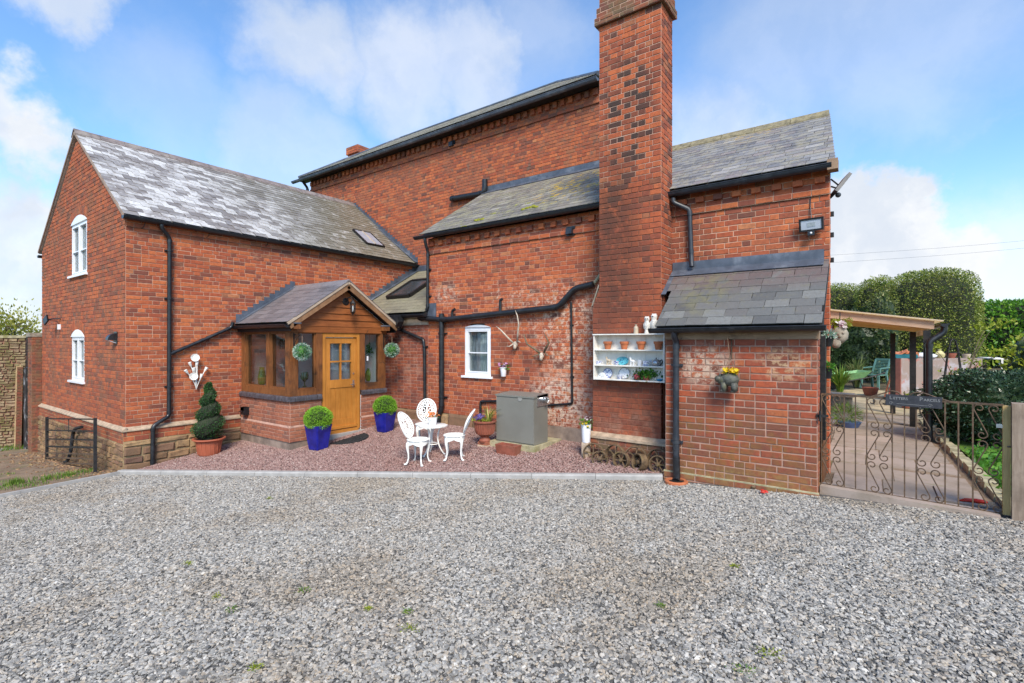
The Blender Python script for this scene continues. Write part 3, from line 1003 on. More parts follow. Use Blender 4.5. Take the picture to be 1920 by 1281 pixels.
# loose stone: one joined scatter each for the grey gravel and the red chippings
def scatter(name, base_pts, fn, density, size, mat, seed, flat=.55):
 o = poly_sheet(name, base_pts, fn, mat, .004, kind=None, cuts=3)
 o['kind'] = 'stuff'
 ng = bpy.data.node_groups.new(name, 'GeometryNodeTree')
 ng.interface.new_socket('Geometry', in_out='INPUT', socket_type='NodeSocketGeometry')
 ng.interface.new_socket('Geometry', in_out='OUTPUT', socket_type='NodeSocketGeometry')
 N, L = ng.nodes, ng.links
 gi, go = N.new('NodeGroupInput'), N.new('NodeGroupOutput')
 dp = N.new('GeometryNodeDistributePointsOnFaces')
 dp.inputs['Density'].default_value = density
 dp.inputs['Seed'].default_value = seed
 L.new(gi.outputs[0], dp.inputs['Mesh'])
 stones = []
 for i in range(4):
  ico = N.new('GeometryNodeMeshIcoSphere')
  ico.inputs['Radius'].default_value = size / 2
  ico.inputs['Subdivisions'].default_value = 1 if i < 3 else 2
  nz = N.new('ShaderNodeTexNoise')
  nz.inputs['Scale'].default_value = .9 / size
  nz.inputs['Detail'].default_value = 1
  ps = N.new('GeometryNodeInputPosition')
  ad = N.new('ShaderNodeVectorMath')
  ad.operation = 'ADD'
  ad.inputs[1].default_value = (i * 3.7, i * 1.9, 0)
  L.new(ps.outputs[0], ad.inputs[0])
  L.new(ad.outputs[0], nz.inputs['Vector'])
  sb = N.new('ShaderNodeVectorMath')
  sb.operation = 'SUBTRACT'
  L.new(nz.outputs['Color'], sb.inputs[0])
  sb.inputs[1].default_value = (.5, .5, .5)
  sc = N.new('ShaderNodeVectorMath')
  sc.operation = 'SCALE'
  sc.inputs['Scale'].default_value = size * 1.5
  L.new(sb.outputs[0], sc.inputs[0])
  sp = N.new('GeometryNodeSetPosition')
  L.new(ico.outputs[0], sp.inputs['Geometry'])
  L.new(sc.outputs[0], sp.inputs['Offset'])
  tr = N.new('GeometryNodeTransform')
  tr.inputs['Scale'].default_value = [(1.15, .8, flat), (1.0, .9, flat * 1.1), (1.35, .75, flat * .9), (1.0, .8, flat)][i]
  L.new(sp.outputs[0], tr.inputs['Geometry'])
  sm = N.new('GeometryNodeSetMaterial')
  sm.inputs['Material'].default_value = mat
  L.new(tr.outputs[0], sm.inputs['Geometry'])
  stones.append(sm.outputs[0])
 gti = N.new('GeometryNodeGeometryToInstance')
 for s_ in stones[::-1]:
  L.new(s_, gti.inputs[0])
 ip = N.new('GeometryNodeInstanceOnPoints')
 L.new(dp.outputs['Points'], ip.inputs['Points'])
 L.new(gti.outputs[0], ip.inputs['Instance'])
 ip.inputs['Pick Instance'].default_value = True
 rv = N.new('FunctionNodeRandomValue')
 rv.data_type = 'FLOAT_VECTOR'
 rv.inputs['Min'].default_value = (-.45, -.45, 0)
 rv.inputs['Max'].default_value = (.45, .45, 6.28)
 rv.inputs['Seed'].default_value = seed + 1
 L.new(rv.outputs[0], ip.inputs['Rotation'])
 rs = N.new('FunctionNodeRandomValue')
 rs.data_type = 'FLOAT'
 rs.inputs[2].default_value = .5
 rs.inputs[3].default_value = 1.5
 rs.inputs['Seed'].default_value = seed + 2
 L.new(rs.outputs[1], ip.inputs['Scale'])
 L.new(ip.outputs[0], go.inputs[0])
 md = o.modifiers.new('stones', 'NODES')
 md.node_group = ng
 return o

def stone_mat(name, stops, warm):
 t = NT(name)
 oi = t.N.new('ShaderNodeObjectInfo')
 c = t.ramp(oi.outputs['Random'], stops)
 c = t.mix(t.step(t.noise(.7, 6, .65), .44, .66, 0, .55), c, warm, 'MULTIPLY')
 c = t.mix(t.step(t.noise(3.5, 5, .7), .58, .72, 0, .4), c, tuple(w * .6 for w in warm), 'MULTIPLY')
 c = t.mix(t.step(t.noise(90, 3, .6), .45, .75, 0, .35), c, (.10, .10, .10))
 return t.done(c, .85, 0, .3)

M['grey_stone'] = stone_mat('grey_stone', [(0, (.10, .097, .092)), (.16, (.19, .185, .173)), (.33, (.36, .345, .312)), (.48, (.27, .255, .228)), (.64, (.45, .43, .39)), (.8, (.37, .31, .235)), (.93, (.57, .54, .485)), (1, (.14, .12, .098))], (.80, .68, .54))
M['red_stone'] = stone_mat('red_stone', [(0, (.17, .095, .085)), (.3, (.30, .175, .15)), (.6, (.40, .265, .23)), (.85, (.22, .125, .11)), (1, (.52, .41, .36))], (.92, .82, .78))
near = [(-7.6, 0.0), (-4.5, .25), (-1.2, 1.6), (.7, 2.8), (3.4, 3.0), (3.9, 4.9), (1.7, 6.95), (-.45, 6.98), (SL, 6.95)]
gk = kn * -.06
scatter('gravel', [(K1.x, K1.y - .08), (K0.x + gk.x, K0.y + gk.y), (E0.x + .05, E0.y - .06), (E1.x + .03, E1.y - .06), (E1.x - 1.2, E1.y - 3.2), (-9.5, -2.2), (-4.4, -.4), (-.9, 1.3), (3.3, 2.4), (4.0, 5.0), (1.9, 6.95), (-.5, 6.98)], gravel_z, 4700, .0205, M['grey_stone'], 3)
scatter('red_chippings', [(K0.x + .1, K0.y + .1), (K1.x, K1.y + .07), (SL, YC - .1), (-3.9, YC - .1), (-4.3, YK - .02), (-8.9, YK - .02), (-9.0, PY0 - .05), (WX + .06, PY0 - .04)], lambda x, y: max(patio_z(x, y), gravel_z(x) + .02), 4200, .019, M['red_stone'], 9)
# ------------------------------------------------------------------ masonry and slating
def unit_block(seed, cu, cz, jit, proud=.006, back=-.09, bulge=0.0):
 """a block 1 wide (x), 1 high (z), front face towards -y"""
 rg = random.Random(seed)
 j = lambda a: rg.uniform(-a, a)
 vs, q = [], [(-1, -1), (1, -1), (1, 1), (-1, 1)]
 cs = [(x * .5 + j(jit * .3), z * .5 + j(jit)) for x, z in q]
 for x, z in cs:
  vs.append((x, -back, z))
 for x, z in cs:
  vs.append((x, -(proud - .005), z))
 for (x, z), (sx, sz) in zip(cs, q):
  vs.append((x - sx * cu * rg.uniform(.7, 1.5), -(proud + bulge * rg.uniform(.4, 1) + j(.0015)), z - sz * cz * rg.uniform(.7, 1.5)))
 fs = [(8, 9, 10, 11)]
 for i in range(4):
  k = (i + 1) % 4
  fs.append((i, k, 4 + k, 4 + i))
  fs.append((4 + i, 4 + k, 8 + k, 8 + i))
 return vs, fs

BRICK_UNITS = [unit_block(100 + i, .020, .055, .022) for i in range(6)]
STONE_UNITS = [unit_block(200 + i, .06, .13, .09, .012, -.1, .03) for i in range(7)]
_unit_cache = {}

def unit_mesh(kind, i, mat):
 key = (kind, i, mat.name)
 if key not in _unit_cache:
  vs, fs = (BRICK_UNITS if kind == 'brick' else STONE_UNITS)[i]
  me = bpy.data.meshes.new(kind)
  me.from_pydata(vs, [], fs)
  me.materials.append(mat)
  me.update()
  _unit_cache[key] = me
 return _unit_cache[key]

def in_frame(p, mx=25):
 x, y, d = proj(p)
 return d > .2 and -mx < x < 1920 + mx and -mx < y < 1281 + mx

class Masonry:
 """every brick or stone of one building: the 300 that show largest become parts, the rest one joined part"""

 def __init__(s, owner, limit=300):
  s.owner, s.limit, s.items, s.mort = owner, limit, [], {}

 def put(s, O, U, N, u, z, w, h, mat, kind='brick', tilt=0.0, out=0.0):
  c = V(O) + V(U) * u + V((0, 0, z)) + V(N) * out
  s.items.append((c, V(U), V(N), w, h, mat, kind, tilt))

 def courses(s, O, U, N, z0, z1, ch, iv, mat, mortar, L=.235, H=.118, bond='garden', joint=.0095, phase=0.0, rg=None, out=0.0, face=True):
  O, U, N = V(O), V(U), V(N)
  rg = rg or random.Random(int(abs(O.x * 31 + O.y * 77 + z0 * 13) * 10))
  n = max(1, int(round((z1 - z0) / ch)))
  ch = (z1 - z0) / n
  mb = s.mort.setdefault(mortar.name, (MB(), mortar))[0]
  for i in range(n):
   zb, zt = z0 + i * ch, z0 + (i + 1) * ch
   ib, it = iv(zb + .001), iv(zt - .001)
   im = iv((zb + zt) / 2)
   if face:
    if len(ib) == len(it):
     for (a, b), (c, d) in zip(ib, it):
      P = lambda u, z: O + U * u + V((0, 0, z)) + N * out
      q = [P(a, zb), P(b, zb), P(d, zt), P(c, zt)]
      if (q[1] - q[0]).cross(q[2] - q[0]).dot(N) < 0:
       q = q[::-1]
      mb.quad(*q)
    else:
     for (a, b) in im:
      P = lambda u, z: O + U * u + V((0, 0, z)) + N * out
      q = [P(a, zb), P(b, zb), P(b, zt), P(a, zt)]
      if (q[1] - q[0]).cross(q[2] - q[0]).dot(N) < 0:
       q = q[::-1]
      mb.quad(*q)
   if len(ib) == len(it) == len(im):
    im = [(max(a[0], b[0], c[0] - .02), min(a[1], b[1], c[1] + .02)) for a, b, c in zip(ib, it, im)]
   if not im:
    continue
   lo, hi = min(a for a, b in im), max(b for a, b in im)
   if bond == 'mixed' and rg.random() < .35:
    seq, off = [L, H], (L + H) / 2 * (i % 2)
   elif bond == 'header' or (bond == 'garden' and i % 4 == 3):
    seq, off = [H], 0
   elif bond == 'flemish' or (bond == 'mixed' and i % 5 in (0, 3)):
    seq, off = [L, H], (L + H) / 2 * (i % 2)
   elif bond == 'english':
    seq, off = ([L], 0) if i % 2 else ([H], H / 2)
   else:
    seq, off = [L], L / 2 * (i % 2)
   if bond in ('garden', 'mixed') and len(seq) == 1 and seq[0] == L and rg.random() < .4:
    off += rg.choice([-.06, .06, 0])
   u = math.floor((lo - phase) / sum(seq)) * sum(seq) + phase - off - sum(seq)
   k = 0
   cells = []
   while u < hi:
    w = seq[k % len(seq)]
    k += 1
    if bond in ('garden', 'mixed') and w == L and rg.random() < .14:
     cells += [(u, u + H), (u + H, u + L)]
    else:
     cells.append((u, u + w))
    u += w
   for (a, b) in im:
    row = [[max(p, a), min(q, b)] for p, q in cells if q > a and p < b]
    if len(row) > 1 and row[0][1] - row[0][0] < .045:
     row[1][0] = row[0][0]
     row.pop(0)
    if len(row) > 1 and row[-1][1] - row[-1][0] < .045:
     row[-2][1] = row[-1][1]
     row.pop()
    for p, q in row:
     jj = joint * rg.uniform(.75, 1.3)
     w, h = q - p - jj, ch - jj * rg.uniform(.85, 1.15)
     if w < .02:
      continue
     s.put(O, U, N, (p + q) / 2, (zb + zt) / 2 + rg.uniform(-.0015, .0015), w, h, mat, 'brick', rg.uniform(-.006, .006), out + rg.uniform(-.001, .003))

 def rubble(s, O, U, N, z0, z1, iv, mat, mortar, hmin=.09, hmax=.19, wmin=.14, wmax=.5, rg=None, out=0.0, gap=.02, zfun=None):
  O, U, N = V(O), V(U), V(N)
  rg = rg or random.Random(5)
  mb = s.mort.setdefault(mortar.name, (MB(), mortar))[0]
  z = z0
  while z < z1 - .02:
   h = rg.uniform(hmin, hmax)
   if z1 - z - h < hmin * .7:
    h = z1 - z
   for a, b in iv(z + h / 2):
    P = lambda u, zz: O + U * u + V((0, 0, zz)) + N * out
    q = [P(a, z), P(b, z), P(b, z + h), P(a, z + h)]
    if (q[1] - q[0]).cross(q[2] - q[0]).dot(N) < 0:
     q = q[::-1]
    mb.quad(*q)
    u = a
    while u < b - .02:
     w = rg.uniform(wmin, wmax)
     if b - u - w < wmin * .8:
      w = b - u
     g = gap * rg.uniform(.5, 1.6)
     s.put(O, U, N, u + w / 2, z + h / 2 + rg.uniform(-.008, .008), max(.05, w - g), max(.04, h - g * rg.uniform(.7, 1.5)), mat, 'stone', rg.uniform(-.03, .03), out)
     u += w
   z += h

 def finish(s, name='brick', rest='brickwork', mortar_name='mortar', key=None):
  own = s.owner
  scored = []
  for it in s.items:
   c, U, N, w, h, mat, kind, tilt = it
   view = V((0, 0, EYE)) - c
   if view.dot(N) <= 0 or not in_frame(c):
    scored.append((0, it))
    continue
   d = -c.x * SN + c.y * CS
   sz = w * h / (d * d) * abs(view.normalized().dot(N))
   if key:
    sz *= key(c)
   scored.append((sz, it))
  scored.sort(key=lambda p: -p[0])
  rg = random.Random(11)
  groups = {}
  cnt = {}
  for sz, it in scored:
   c, U, N, w, h, mat, kind, tilt = it
   cnt.setdefault(kind, 0)
   ang = math.atan2(U.y, U.x)
   if U.cross(V((0, 0, 1))).dot(N) < 0:
    ang += PI          # local -y must be the face's normal
   if sz > 0 and cnt[kind] < s.limit:
    cnt[kind] += 1
    me = unit_mesh(kind, rg.randrange(6), mat)
    o = bpy.data.objects.new(name if kind == 'brick' else 'stone', me)
    hook(o, own, c)
    o.rotation_euler = (0, tilt, ang)
    o.scale = (w, 1, h)
    o['rnd'] = rg.random()
   else:
    groups.setdefault(kind, []).append((c, ang, w, h, mat, tilt))
  for kind, lst in groups.items():
   units = BRICK_UNITS if kind == 'brick' else STONE_UNITS
   arr = [(np.array(v), f) for v, f in units]
   mats, vs, fs, rn, mi = [], [], [], [], []
   off = 0
   for (c, ang, w, h, mat, tilt) in lst:
    if mat not in mats:
     mats.append(mat)
    a, f = arr[rg.randrange(len(arr))]
    p = a * np.array((w, 1, h))
    ca, sa = math.cos(tilt), math.sin(tilt)
    p = np.c_[p[:, 0] * ca + p[:, 2] * sa, p[:, 1], -p[:, 0] * sa + p[:, 2] * ca]
    ca, sa = math.cos(ang), math.sin(ang)
    p = np.c_[p[:, 0] * ca - p[:, 1] * sa, p[:, 0] * sa + p[:, 1] * ca, p[:, 2]] + np.array(c)
    vs.append(p)
    k = rg.random()
    for q in f:
     fs.append(tuple(i + off for i in q))
     rn.append(k)
     mi.append(mats.index(mat))
    off += len(p)
   me = bpy.data.meshes.new(rest)
   me.from_pydata(np.concatenate(vs).tolist(), [], fs)
   at = me.attributes.new('rnd', 'FLOAT', 'FACE')
   at.data.foreach_set('value', rn)
   for m in mats:
    me.materials.append(m)
   me.polygons.foreach_set('material_index', mi)
   me.update()
   o = bpy.data.objects.new(rest if kind == 'brick' else 'stonework', me)
   hook(o, own)
   o['kind'] = 'stuff'
  for mb, mt in s.mort.values():
   if mb.f:
    mb.build(mortar_name, mt, own)

def unit_slate(seed):
 rg = random.Random(seed)
 j = lambda a: rg.uniform(-a, a)
 lo = [(-.5 + j(.012), j(.02)), (-.1 + j(.1), j(.012)), (.5 + j(.012), j(.02))]
 if rg.random() < .12:
  lo[2] = (.5 - .03, .06 + j(.03))
 out = lo + [(.5, 1), (-.5, 1)]
 n = len(out)
 vs = [(x, y, 1) for x, y in out] + [(x, y, 0) for x, y in out]
 fs = [tuple(range(n)), tuple(range(2 * n - 1, n - 1, -1))] + [((i + 1) % n, i, n + i, n + (i + 1) % n) for i in range(n)]
 return vs, fs

SLATE_UNITS = [unit_slate(300 + i) for i in range(7)]

class Slating:
 def __init__(s, owner, mat, limit=300):
  s.owner, s.mat, s.limit, s.items = owner, mat, limit, []

 def roof(s, O, U, S, length, slope, gauge, width, iv=None, thick=.007, seed=1, lift=.012):
  O, U, S = V(O), V(U).normalized(), V(S).normalized()
  N = U.cross(S)
  if N.z < 0:
   N = -N
  rg = random.Random(seed)
  n = int(math.ceil(slope / gauge))
  for i in range(n):
   s0 = i * gauge
   g = min(gauge * 1.3, slope - s0 + .03)
   u = -width / 2 * (i % 2) + rg.uniform(-.01, .01)
   ivs = iv(s0 + gauge * .4) if iv else [(0, length)]
   while u < length:
    w = width * rg.uniform(.9, 1.1)
    for a, b in ivs:
     p, q = max(u, a), min(u + w, b)
     if q - p > .03:
      s.items.append((O + U * (p + q) / 2 + S * (s0 + rg.uniform(-.006, .006)) + N * (lift + .010 + rg.uniform(0, .003)), U, S, N, q - p - .006, g, thick, rg.uniform(-.008, .008)))
    u += w

 def finish(s, name='slate', rest='slates'):
  rg = random.Random(21)
  sc = []
  for it in s.items:
   c, U, S, N, w, g, th, rot = it
   view = V((0, 0, EYE)) - c
   if view.dot(N) <= 0 or not in_frame(c):
    sc.append((0, it))
    continue
   d = -c.x * SN + c.y * CS
   sc.append((w * g / d / d * view.normalized().dot(N), it))
  sc.sort(key=lambda p: -p[0])
  vs, fs, rn, off, cnt = [], [], [], 0, 0
  for z, (c, U, S, N, w, g, th, rot) in sc:
   St = (S * g - N * .012)
   Ut = U + S * rot
   i = rg.randrange(len(SLATE_UNITS))
   k = rg.random()
   if z > 0 and cnt < s.limit:
    cnt += 1
    key = ('slate', i, s.mat.name)
    if key not in _unit_cache:
     me = bpy.data.meshes.new('slate')
     me.from_pydata(SLATE_UNITS[i][0], [], SLATE_UNITS[i][1])
     me.materials.append(s.mat)
     me.update()
     _unit_cache[key] = me
    o = bpy.data.objects.new(name, _unit_cache[key])
    hook(o, s.owner, c)
    X, Y, Z = U * w, St, N * th
    X2 = X
    Y2 = Y - X * (Y.dot(X) / X.dot(X))
    o.matrix_basis = Matrix(((X2.x, Y2.x, Z.x, o.location.x), (X2.y, Y2.y, Z.y, o.location.y), (X2.z, Y2.z, Z.z, o.location.z), (0, 0, 0, 1)))
    o['rnd'] = k
   else:
    v, f = SLATE_UNITS[i]
    vs += [tuple(c + Ut * (x * w) + St * y + N * (zz * th)) for x, y, zz in v]
    fs += [tuple(q + off for q in ff) for ff in f]
    rn += [k] * len(f)
    off += len(v)
  if fs:
   me = bpy.data.meshes.new(rest)
   me.from_pydata(vs, [], fs)
   at = me.attributes.new('rnd', 'FLOAT', 'FACE')
   at.data.foreach_set('value', rn)
   me.materials.append(s.mat)
   me.update()
   o = bpy.data.objects.new(rest, me)
   hook(o, s.owner)
   o['kind'] = 'stuff'

def cut(iv, holes):
 """take holes [(u0, u1, z0, z1, rise)] out of the intervals iv(z); the hole's head rises by `rise` in an arc"""
 def f(z):
  out = list(iv(z))
  for (a, b, z0, z1, rise) in holes:
   if z <= z0 or z >= z1 + rise:
    continue
   p, q = a, b
   if z > z1 and rise > 0:
    w = (b - a) / 2
    rad = (w * w + rise * rise) / (2 * rise)
    hh = z - (z1 + rise - rad)
    k = math.sqrt(max(0, rad * rad - hh * hh))
    p, q = (a + b) / 2 - k, (a + b) / 2 + k
   nxt = []
   for (c, d) in out:
    if q <= c or p >= d:
     nxt.append((c, d))
    else:
     if p - c > .01:
      nxt.append((c, p))
     if d - q > .01:
      nxt.append((q, d))
   out = nxt
  return out
 return f

def gutter(name, p, q, parent, r=.062, mat=None):
 """half-round gutter with end caps and a rolled lip"""
 p, q = V(p), V(q)
 t = (q - p).normalized()
 a = V((0, 0, 1)).cross(t).normalized()
 m = MB()
 poly = [p + a * r * math.cos(th) + V((0, 0, 1)) * r * math.sin(th) for th in [PI + PI * i / 10 for i in range(11)]]
 m.prism(poly, q - p)
 m.tube([p + a * r, q + a * r], .009, 6)
 m.tube([p - a * r, q - a * r], .009, 6)
 n = max(1, int((q - p).length / 2.0))
 for i in range(1, n + 1):
  c = p + (q - p) * (i - .5) / n
  m.prism([c + a * (r + .006) * math.cos(th) + V((0, 0, 1)) * (r + .006) * math.sin(th) for th in [PI + PI * k / 8 for k in range(9)]], t * .07)
 return m.build(name, mat or M['black_plastic'], parent)

def downpipe(name, pts, parent, r=.036, mat=None, clips=(), collars=True, bend=.06):
 m = MB()
 path = round_path(pts, bend, 4)
 m.tube(path, r, 12)
 if collars:
  P = [V(p) for p in pts]
  for i in range(len(P) - 1):
   d = (P[i + 1] - P[i])
   if d.length > .5:
    for e in (.07, d.length - .07):
     c = P[i] + d.normalized() * e
     m.tube([c - d.normalized() * .03, c + d.normalized() * .03], r * 1.16, 12)
 o = m.build(name, mat or M['black_plastic'], parent, smooth='auto')
 for (c, n) in clips:
  c, n = V(c), V(n)
  b = MB()
  b.tube([c - V((0, 0, .016)), c + V((0, 0, .016))], r * 1.25, 12)
  s = n.cross(V((0, 0, 1))).normalized()
  b.obox(c - n * r * 1.1, s * (r * 1.9), n * .012, V((0, 0, .016)))
  b.build('pipe_clip', mat or M['black_plastic'], parent)
 return o

def white_window(parent, c, U, N, w, h, rise=0.0, lights=2, bars=(.5,), back='blind', sill=True, fr=.046):
 """white casement: c = middle of the sill line on the wall face, U along the wall, N outwards"""
 c, U, N = V(c), V(U), V(N)
 Z = V((0, 0, 1))
 P = lambda u, z, n: c + U * u + Z * z + N * n
 m = MB()

 def bx(u0, u1, z0, z1, n0, n1):
  m.obox(P((u0 + u1) / 2, (z0 + z1) / 2, (n0 + n1) / 2), U * (u1 - u0) / 2, N * (n1 - n0) / 2, Z * (z1 - z0) / 2)
 hw = w / 2
 D0, D1 = -.095, -.012
 bx(-hw, hw, 0, fr, D0, D1)
 bx(-hw, -hw + fr, fr, h, D0, D1)
 bx(hw - fr, hw, fr, h, D0, D1)
 bx(-hw + fr, hw - fr, h - fr, h, D0, D1)
 if rise:
  rad = (hw * hw + rise * rise) / (2 * rise)
  pts = [P(-hw, h, D0)] + [P(-hw + w * i / 12, h + math.sqrt(max(0, rad * rad - (-hw + w * i / 12) ** 2)) - rad + rise, D0) for i in range(13)] + [P(hw, h, D0)]
  m.prism(pts, N * (.013 - D0))
 frame = m.build('window', M['white_upvc'], parent)
 lw = (w - 2 * fr - (lights - 1) * fr * .9) / lights
 for i in range(lights):
  u0 = -hw + fr + i * (lw + fr * .9)
  m = MB()
  s = .024
  if i:
   bx(u0 - fr * .9, u0, fr, h - fr, D0, D1 + .003)
  a, b, z0, z1 = u0 + .004, u0 + lw - .004, fr + .004, h - fr - .004
  n0, n1 = D0 + .01, D1 + .008
  bx(a, b, z0, z0 + s, n0, n1)
  bx(a, b, z1 - s, z1, n0, n1)
  bx(a, a + s, z0 + s, z1 - s, n0, n1)
  bx(b - s, b, z0 + s, z1 - s, n0, n1)
  for t in bars:
   zz = z0 + (z1 - z0) * t
   bx(a + s, b - s, zz - .011, zz + .011, n0 + .02, n1 - .004)
  m.build('sash', M['white_upvc'], frame)
  m = MB()
  bx(a + s, b - s, z0 + s, z1 - s, -.060, -.055)
  m.build('pane', M['window_glass'], frame)
 m = MB()
 bx(-hw + .01, hw - .01, .01, h - .01, -.135, -.125)
 m.build('curtain' if back == 'curtain' else 'blind', M[back], frame)
 if sill:
  m = MB()
  bx(-hw - .06, hw + .06, -.045, 0, -.09, .055)
  m.build('sill', M['white_upvc'], frame)
 return frame

def brick_arch(ms, O, U, N, uc, z, w, rise, mat, n, hgt=.22, out=0.0):
 """soldier course over an opening"""
 for i in range(n):
  u = uc - w / 2 + w * (i + .5) / n
  k = (u - uc) / (w / 2)
  zz = z + rise * (1 - k * k) + hgt / 2
  ms.put(O, U, N, u, zz, w / n - .012, hgt - .012, mat, 'brick', k * rise * .9, out + .002)

def steps_lead(name, parent, O, U, N, pts, h=.10, ch=.08, out=.012):
 """stepped lead flashing following the line pts [(u, z)] of a roof against a wall"""
 m = MB()
 (u0, z0), (u1, z1) = pts
 n = max(2, int(abs(z1 - z0) / ch))
 O, U, N = V(O), V(U), V(N)
 for i in range(n):
  a, b = i / n, (i + 1) / n
  ua, ub, za, zb = u0 + (u1 - u0) * a, u0 + (u1 - u0) * b, z0 + (z1 - z0) * a, z0 + (z1 - z0) * b
  P = lambda u, z: O + U * u + V((0, 0, z)) + N * out
  up = max(za, zb)
  m.prism([P(ua, za - .02), P(ub, zb - .02), P(ub, up + h), P(ua, up + h)], N * .004)
 return m.build(name, M['lead'], parent)
# ------------------------------------------------------------------ buildings
def full(a, b):
 return lambda z: [(a, b)]

# ---- wing
def build_wing():
 t = thing('house_wing', 'brick wing with steep slate roof and gable holding two white arched windows', 'house wing', (WX, WY, 0))
 # dark inside, back faces and the far roof slope
 m = MB()
 m.box((WL + .15, WY + .14, -.8), (WX - .14, TY, WEZ))
 m.prism([(WL + .15, WY + .14, WEZ), (WX - .14, WY + .14, WEZ), (WRX, WY + .14, WRZ - .12)], (0, TY - WY - .14, 0))
 m.build('core', M['dark_room'], t)
 boxo('back_wall', (WL, WY + .1, -.8), (WL + .149, TY, WEZ), M['mortar_dull'], t)
 ms = Masonry(t)
 # gable windows, measured on the wall plane
 w1 = (-14.44, -13.28, 3.82, 4.94, .16)
 w2 = (-14.44, -13.46, 1.53, 2.48, .16)

 def giv(z):
  if z <= WEZ:
   return [(WL, WX)]
  k = (z - WEZ) / (WRZ - WEZ)
  a, b = WL + (WRX - WL) * k, WX + (WRX - WX) * k
  return [(a, b)] if b - a > .1 else []
 ms.courses((0, WY, 0), UX, NY, .80, 6.72, .079, cut(giv, [w1, w2]), M['brick_gable'], M['mortar_dull'], bond='mixed')
 ms.courses((WX, 0, 0), UY, NX, .80, WEZ - .18, .079, full(WY, TY), M['brick_wing'], M['mortar_cream'], bond='mixed')
 # two oversailing courses under the gutter
 ms.courses((WX, 0, 0), UY, NX, WEZ - .18, WEZ - .02, .08, full(WY, TY), M['brick_wing'], M['mortar_cream'], bond='stretch', out=.028)
 for w in (w1, w2):
  brick_arch(ms, (0, WY, 0), UX, NY, (w[0] + w[1]) / 2, w[3] + .01, w[1] - w[0] + .1, w[4], M['brick_gable'], 13, .2, .003)
 # stone plinth
 rg = random.Random(3)
 ms.rubble((0, WY - .05, 0), UX, NY, -.75, .52, full(WL - .1, WX + .05), M['sandstone'], M['mortar_sand'], .07, .15, .09, .3, rg)
 ms.rubble((WX + .05, 0, 0), UY, NX, -.2, .56, full(WY - .05, PY0), M['sandstone'], M['mortar_sand'], .12, .21, .25, .62, rg)
 ms.courses((0, WY - .05, 0), UX, NY, .52, .745, .075, full(WL - .1, WX + .05), M['brick_gable'], M['mortar_sand'], bond='stretch')
 ms.courses((WX + .05, 0, 0), UY, NX, .56, .745, .09, full(WY - .05, PY0), M['brick_wing'], M['mortar_sand'], bond='stretch')
 ms.finish()
 # sloping cream weathering on the plinth
 m = MB()
 m.prism([(WL - .1, WY - .075, .745), (WL - .1, WY - .075, .765), (WL - .1, WY + .0, .825), (WL - .1, WY + .0, .745)], (WX + .075 - WL + .1, 0, 0))
 m.prism([(WX + .078, WY - .07, .745), (WX + .078, WY - .07, .765), (WX, WY - .07, .826), (WX, WY - .07, .745)], (0, PY0 - WY + .06, 0))
 m.build('plinth_ledge', M['ledge'], t)
 for w in (w1, w2):
  white_window(t, ((w[0] + w[1]) / 2, WY, w[2]), UX, NY, w[1] - w[0], w[3] - w[2], w[4], 2, (.46,), 'blind' if w is w1 else 'curtain')
 # roof
 sl = V((WRX - WX - .10, 0, WRZ - WEZ + .07))
 ln = sl.length
 O = V((WX + .10, WY - .06, WEZ + .0))
 m = MB()
 m.prism([O + V((0, .02, -.03)), O + sl + V((0, .02, -.03)), O + sl + V((0, .02, -.07)), O + V((0, .02, -.07))], (0, TY - WY, 0))
 sl2 = V((WL - .12 - WRX, 0, WEZ - WRZ - .07))
 top = O + sl
 m.prism([top + V((0, .02, 0)), top + sl2 + V((0, .02, 0)), top + sl2 + V((0, .02, -.06)), top + V((0, .02, -.06))], (0, TY - WY, 0))
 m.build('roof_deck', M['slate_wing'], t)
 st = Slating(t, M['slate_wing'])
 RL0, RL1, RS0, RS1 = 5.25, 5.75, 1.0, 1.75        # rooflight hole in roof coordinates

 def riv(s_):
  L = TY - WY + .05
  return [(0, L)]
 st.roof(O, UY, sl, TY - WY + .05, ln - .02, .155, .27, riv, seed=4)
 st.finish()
 # ridge tiles
 n = 16
 L = TY - WY + .06
 for i in range(n):
  y = WY - .07 + L * i / n
  m = MB()
  p = V((WRX, y, WRZ + .115))
  m.prism([p + V((-.16, 0, -.13)), p + V((-.02, 0, 0)), p + V((.02, 0, 0)), p + V((.16, 0, -.13)), p + V((.16, 0, -.105)), p + V((.025, 0, .03)), p + V((-.025, 0, .03)), p + V((-.16, 0, -.105))], (0, L / n - .008, 0))
  m.build('ridge_tile', M['ridge_tile'], t)
 # verge: mortar fillet and undercloak
 m = MB()
 for a, b in ((V((WX + .11, WY, WEZ - .03)), V((WRX, WY, WRZ + .06))), (V((WL - .12, WY, WEZ - .03)), V((WRX, WY, WRZ + .06)))):
  m.bar(a + V((0, -.035, 0)), b + V((0, -.035, 0)), .05, .055, (0, 1, 0))
 m.build('verge', plain('verge', (.30, .22, .17), .85, var=.25, dirt=(.20, .14, .11)), t)
 gutter('gutter', (WX + .13, WY - .08, WEZ - .02), (WX + .13, TY - .02, WEZ - .03), t)
 gutter('gutter', (WL - .15, WY - .06, WEZ - .10), (WL - .15, TY, WEZ - .10), t, mat=M['black_plastic'])
 # downpipe of the wing with the porch branch running into it
 x = WX + .065
 pts = [onX(303, 416, WX + .13), onX(303, 428, WX + .13), onX(318, 446, x), onX(317, 780, x), onX(287, 799, x + .05), onX(286, 872, x + .05)]
 downpipe('downpipe', pts, t, .038, clips=[(onX(318, q, x), NX) for q in (470, 560, 725)])
 downpipe('branch_pipe', [onX(319, 664, x), onX(385, 636, x), onX(434, 614, x), onX(437, 604, x + .02)], t, .034)
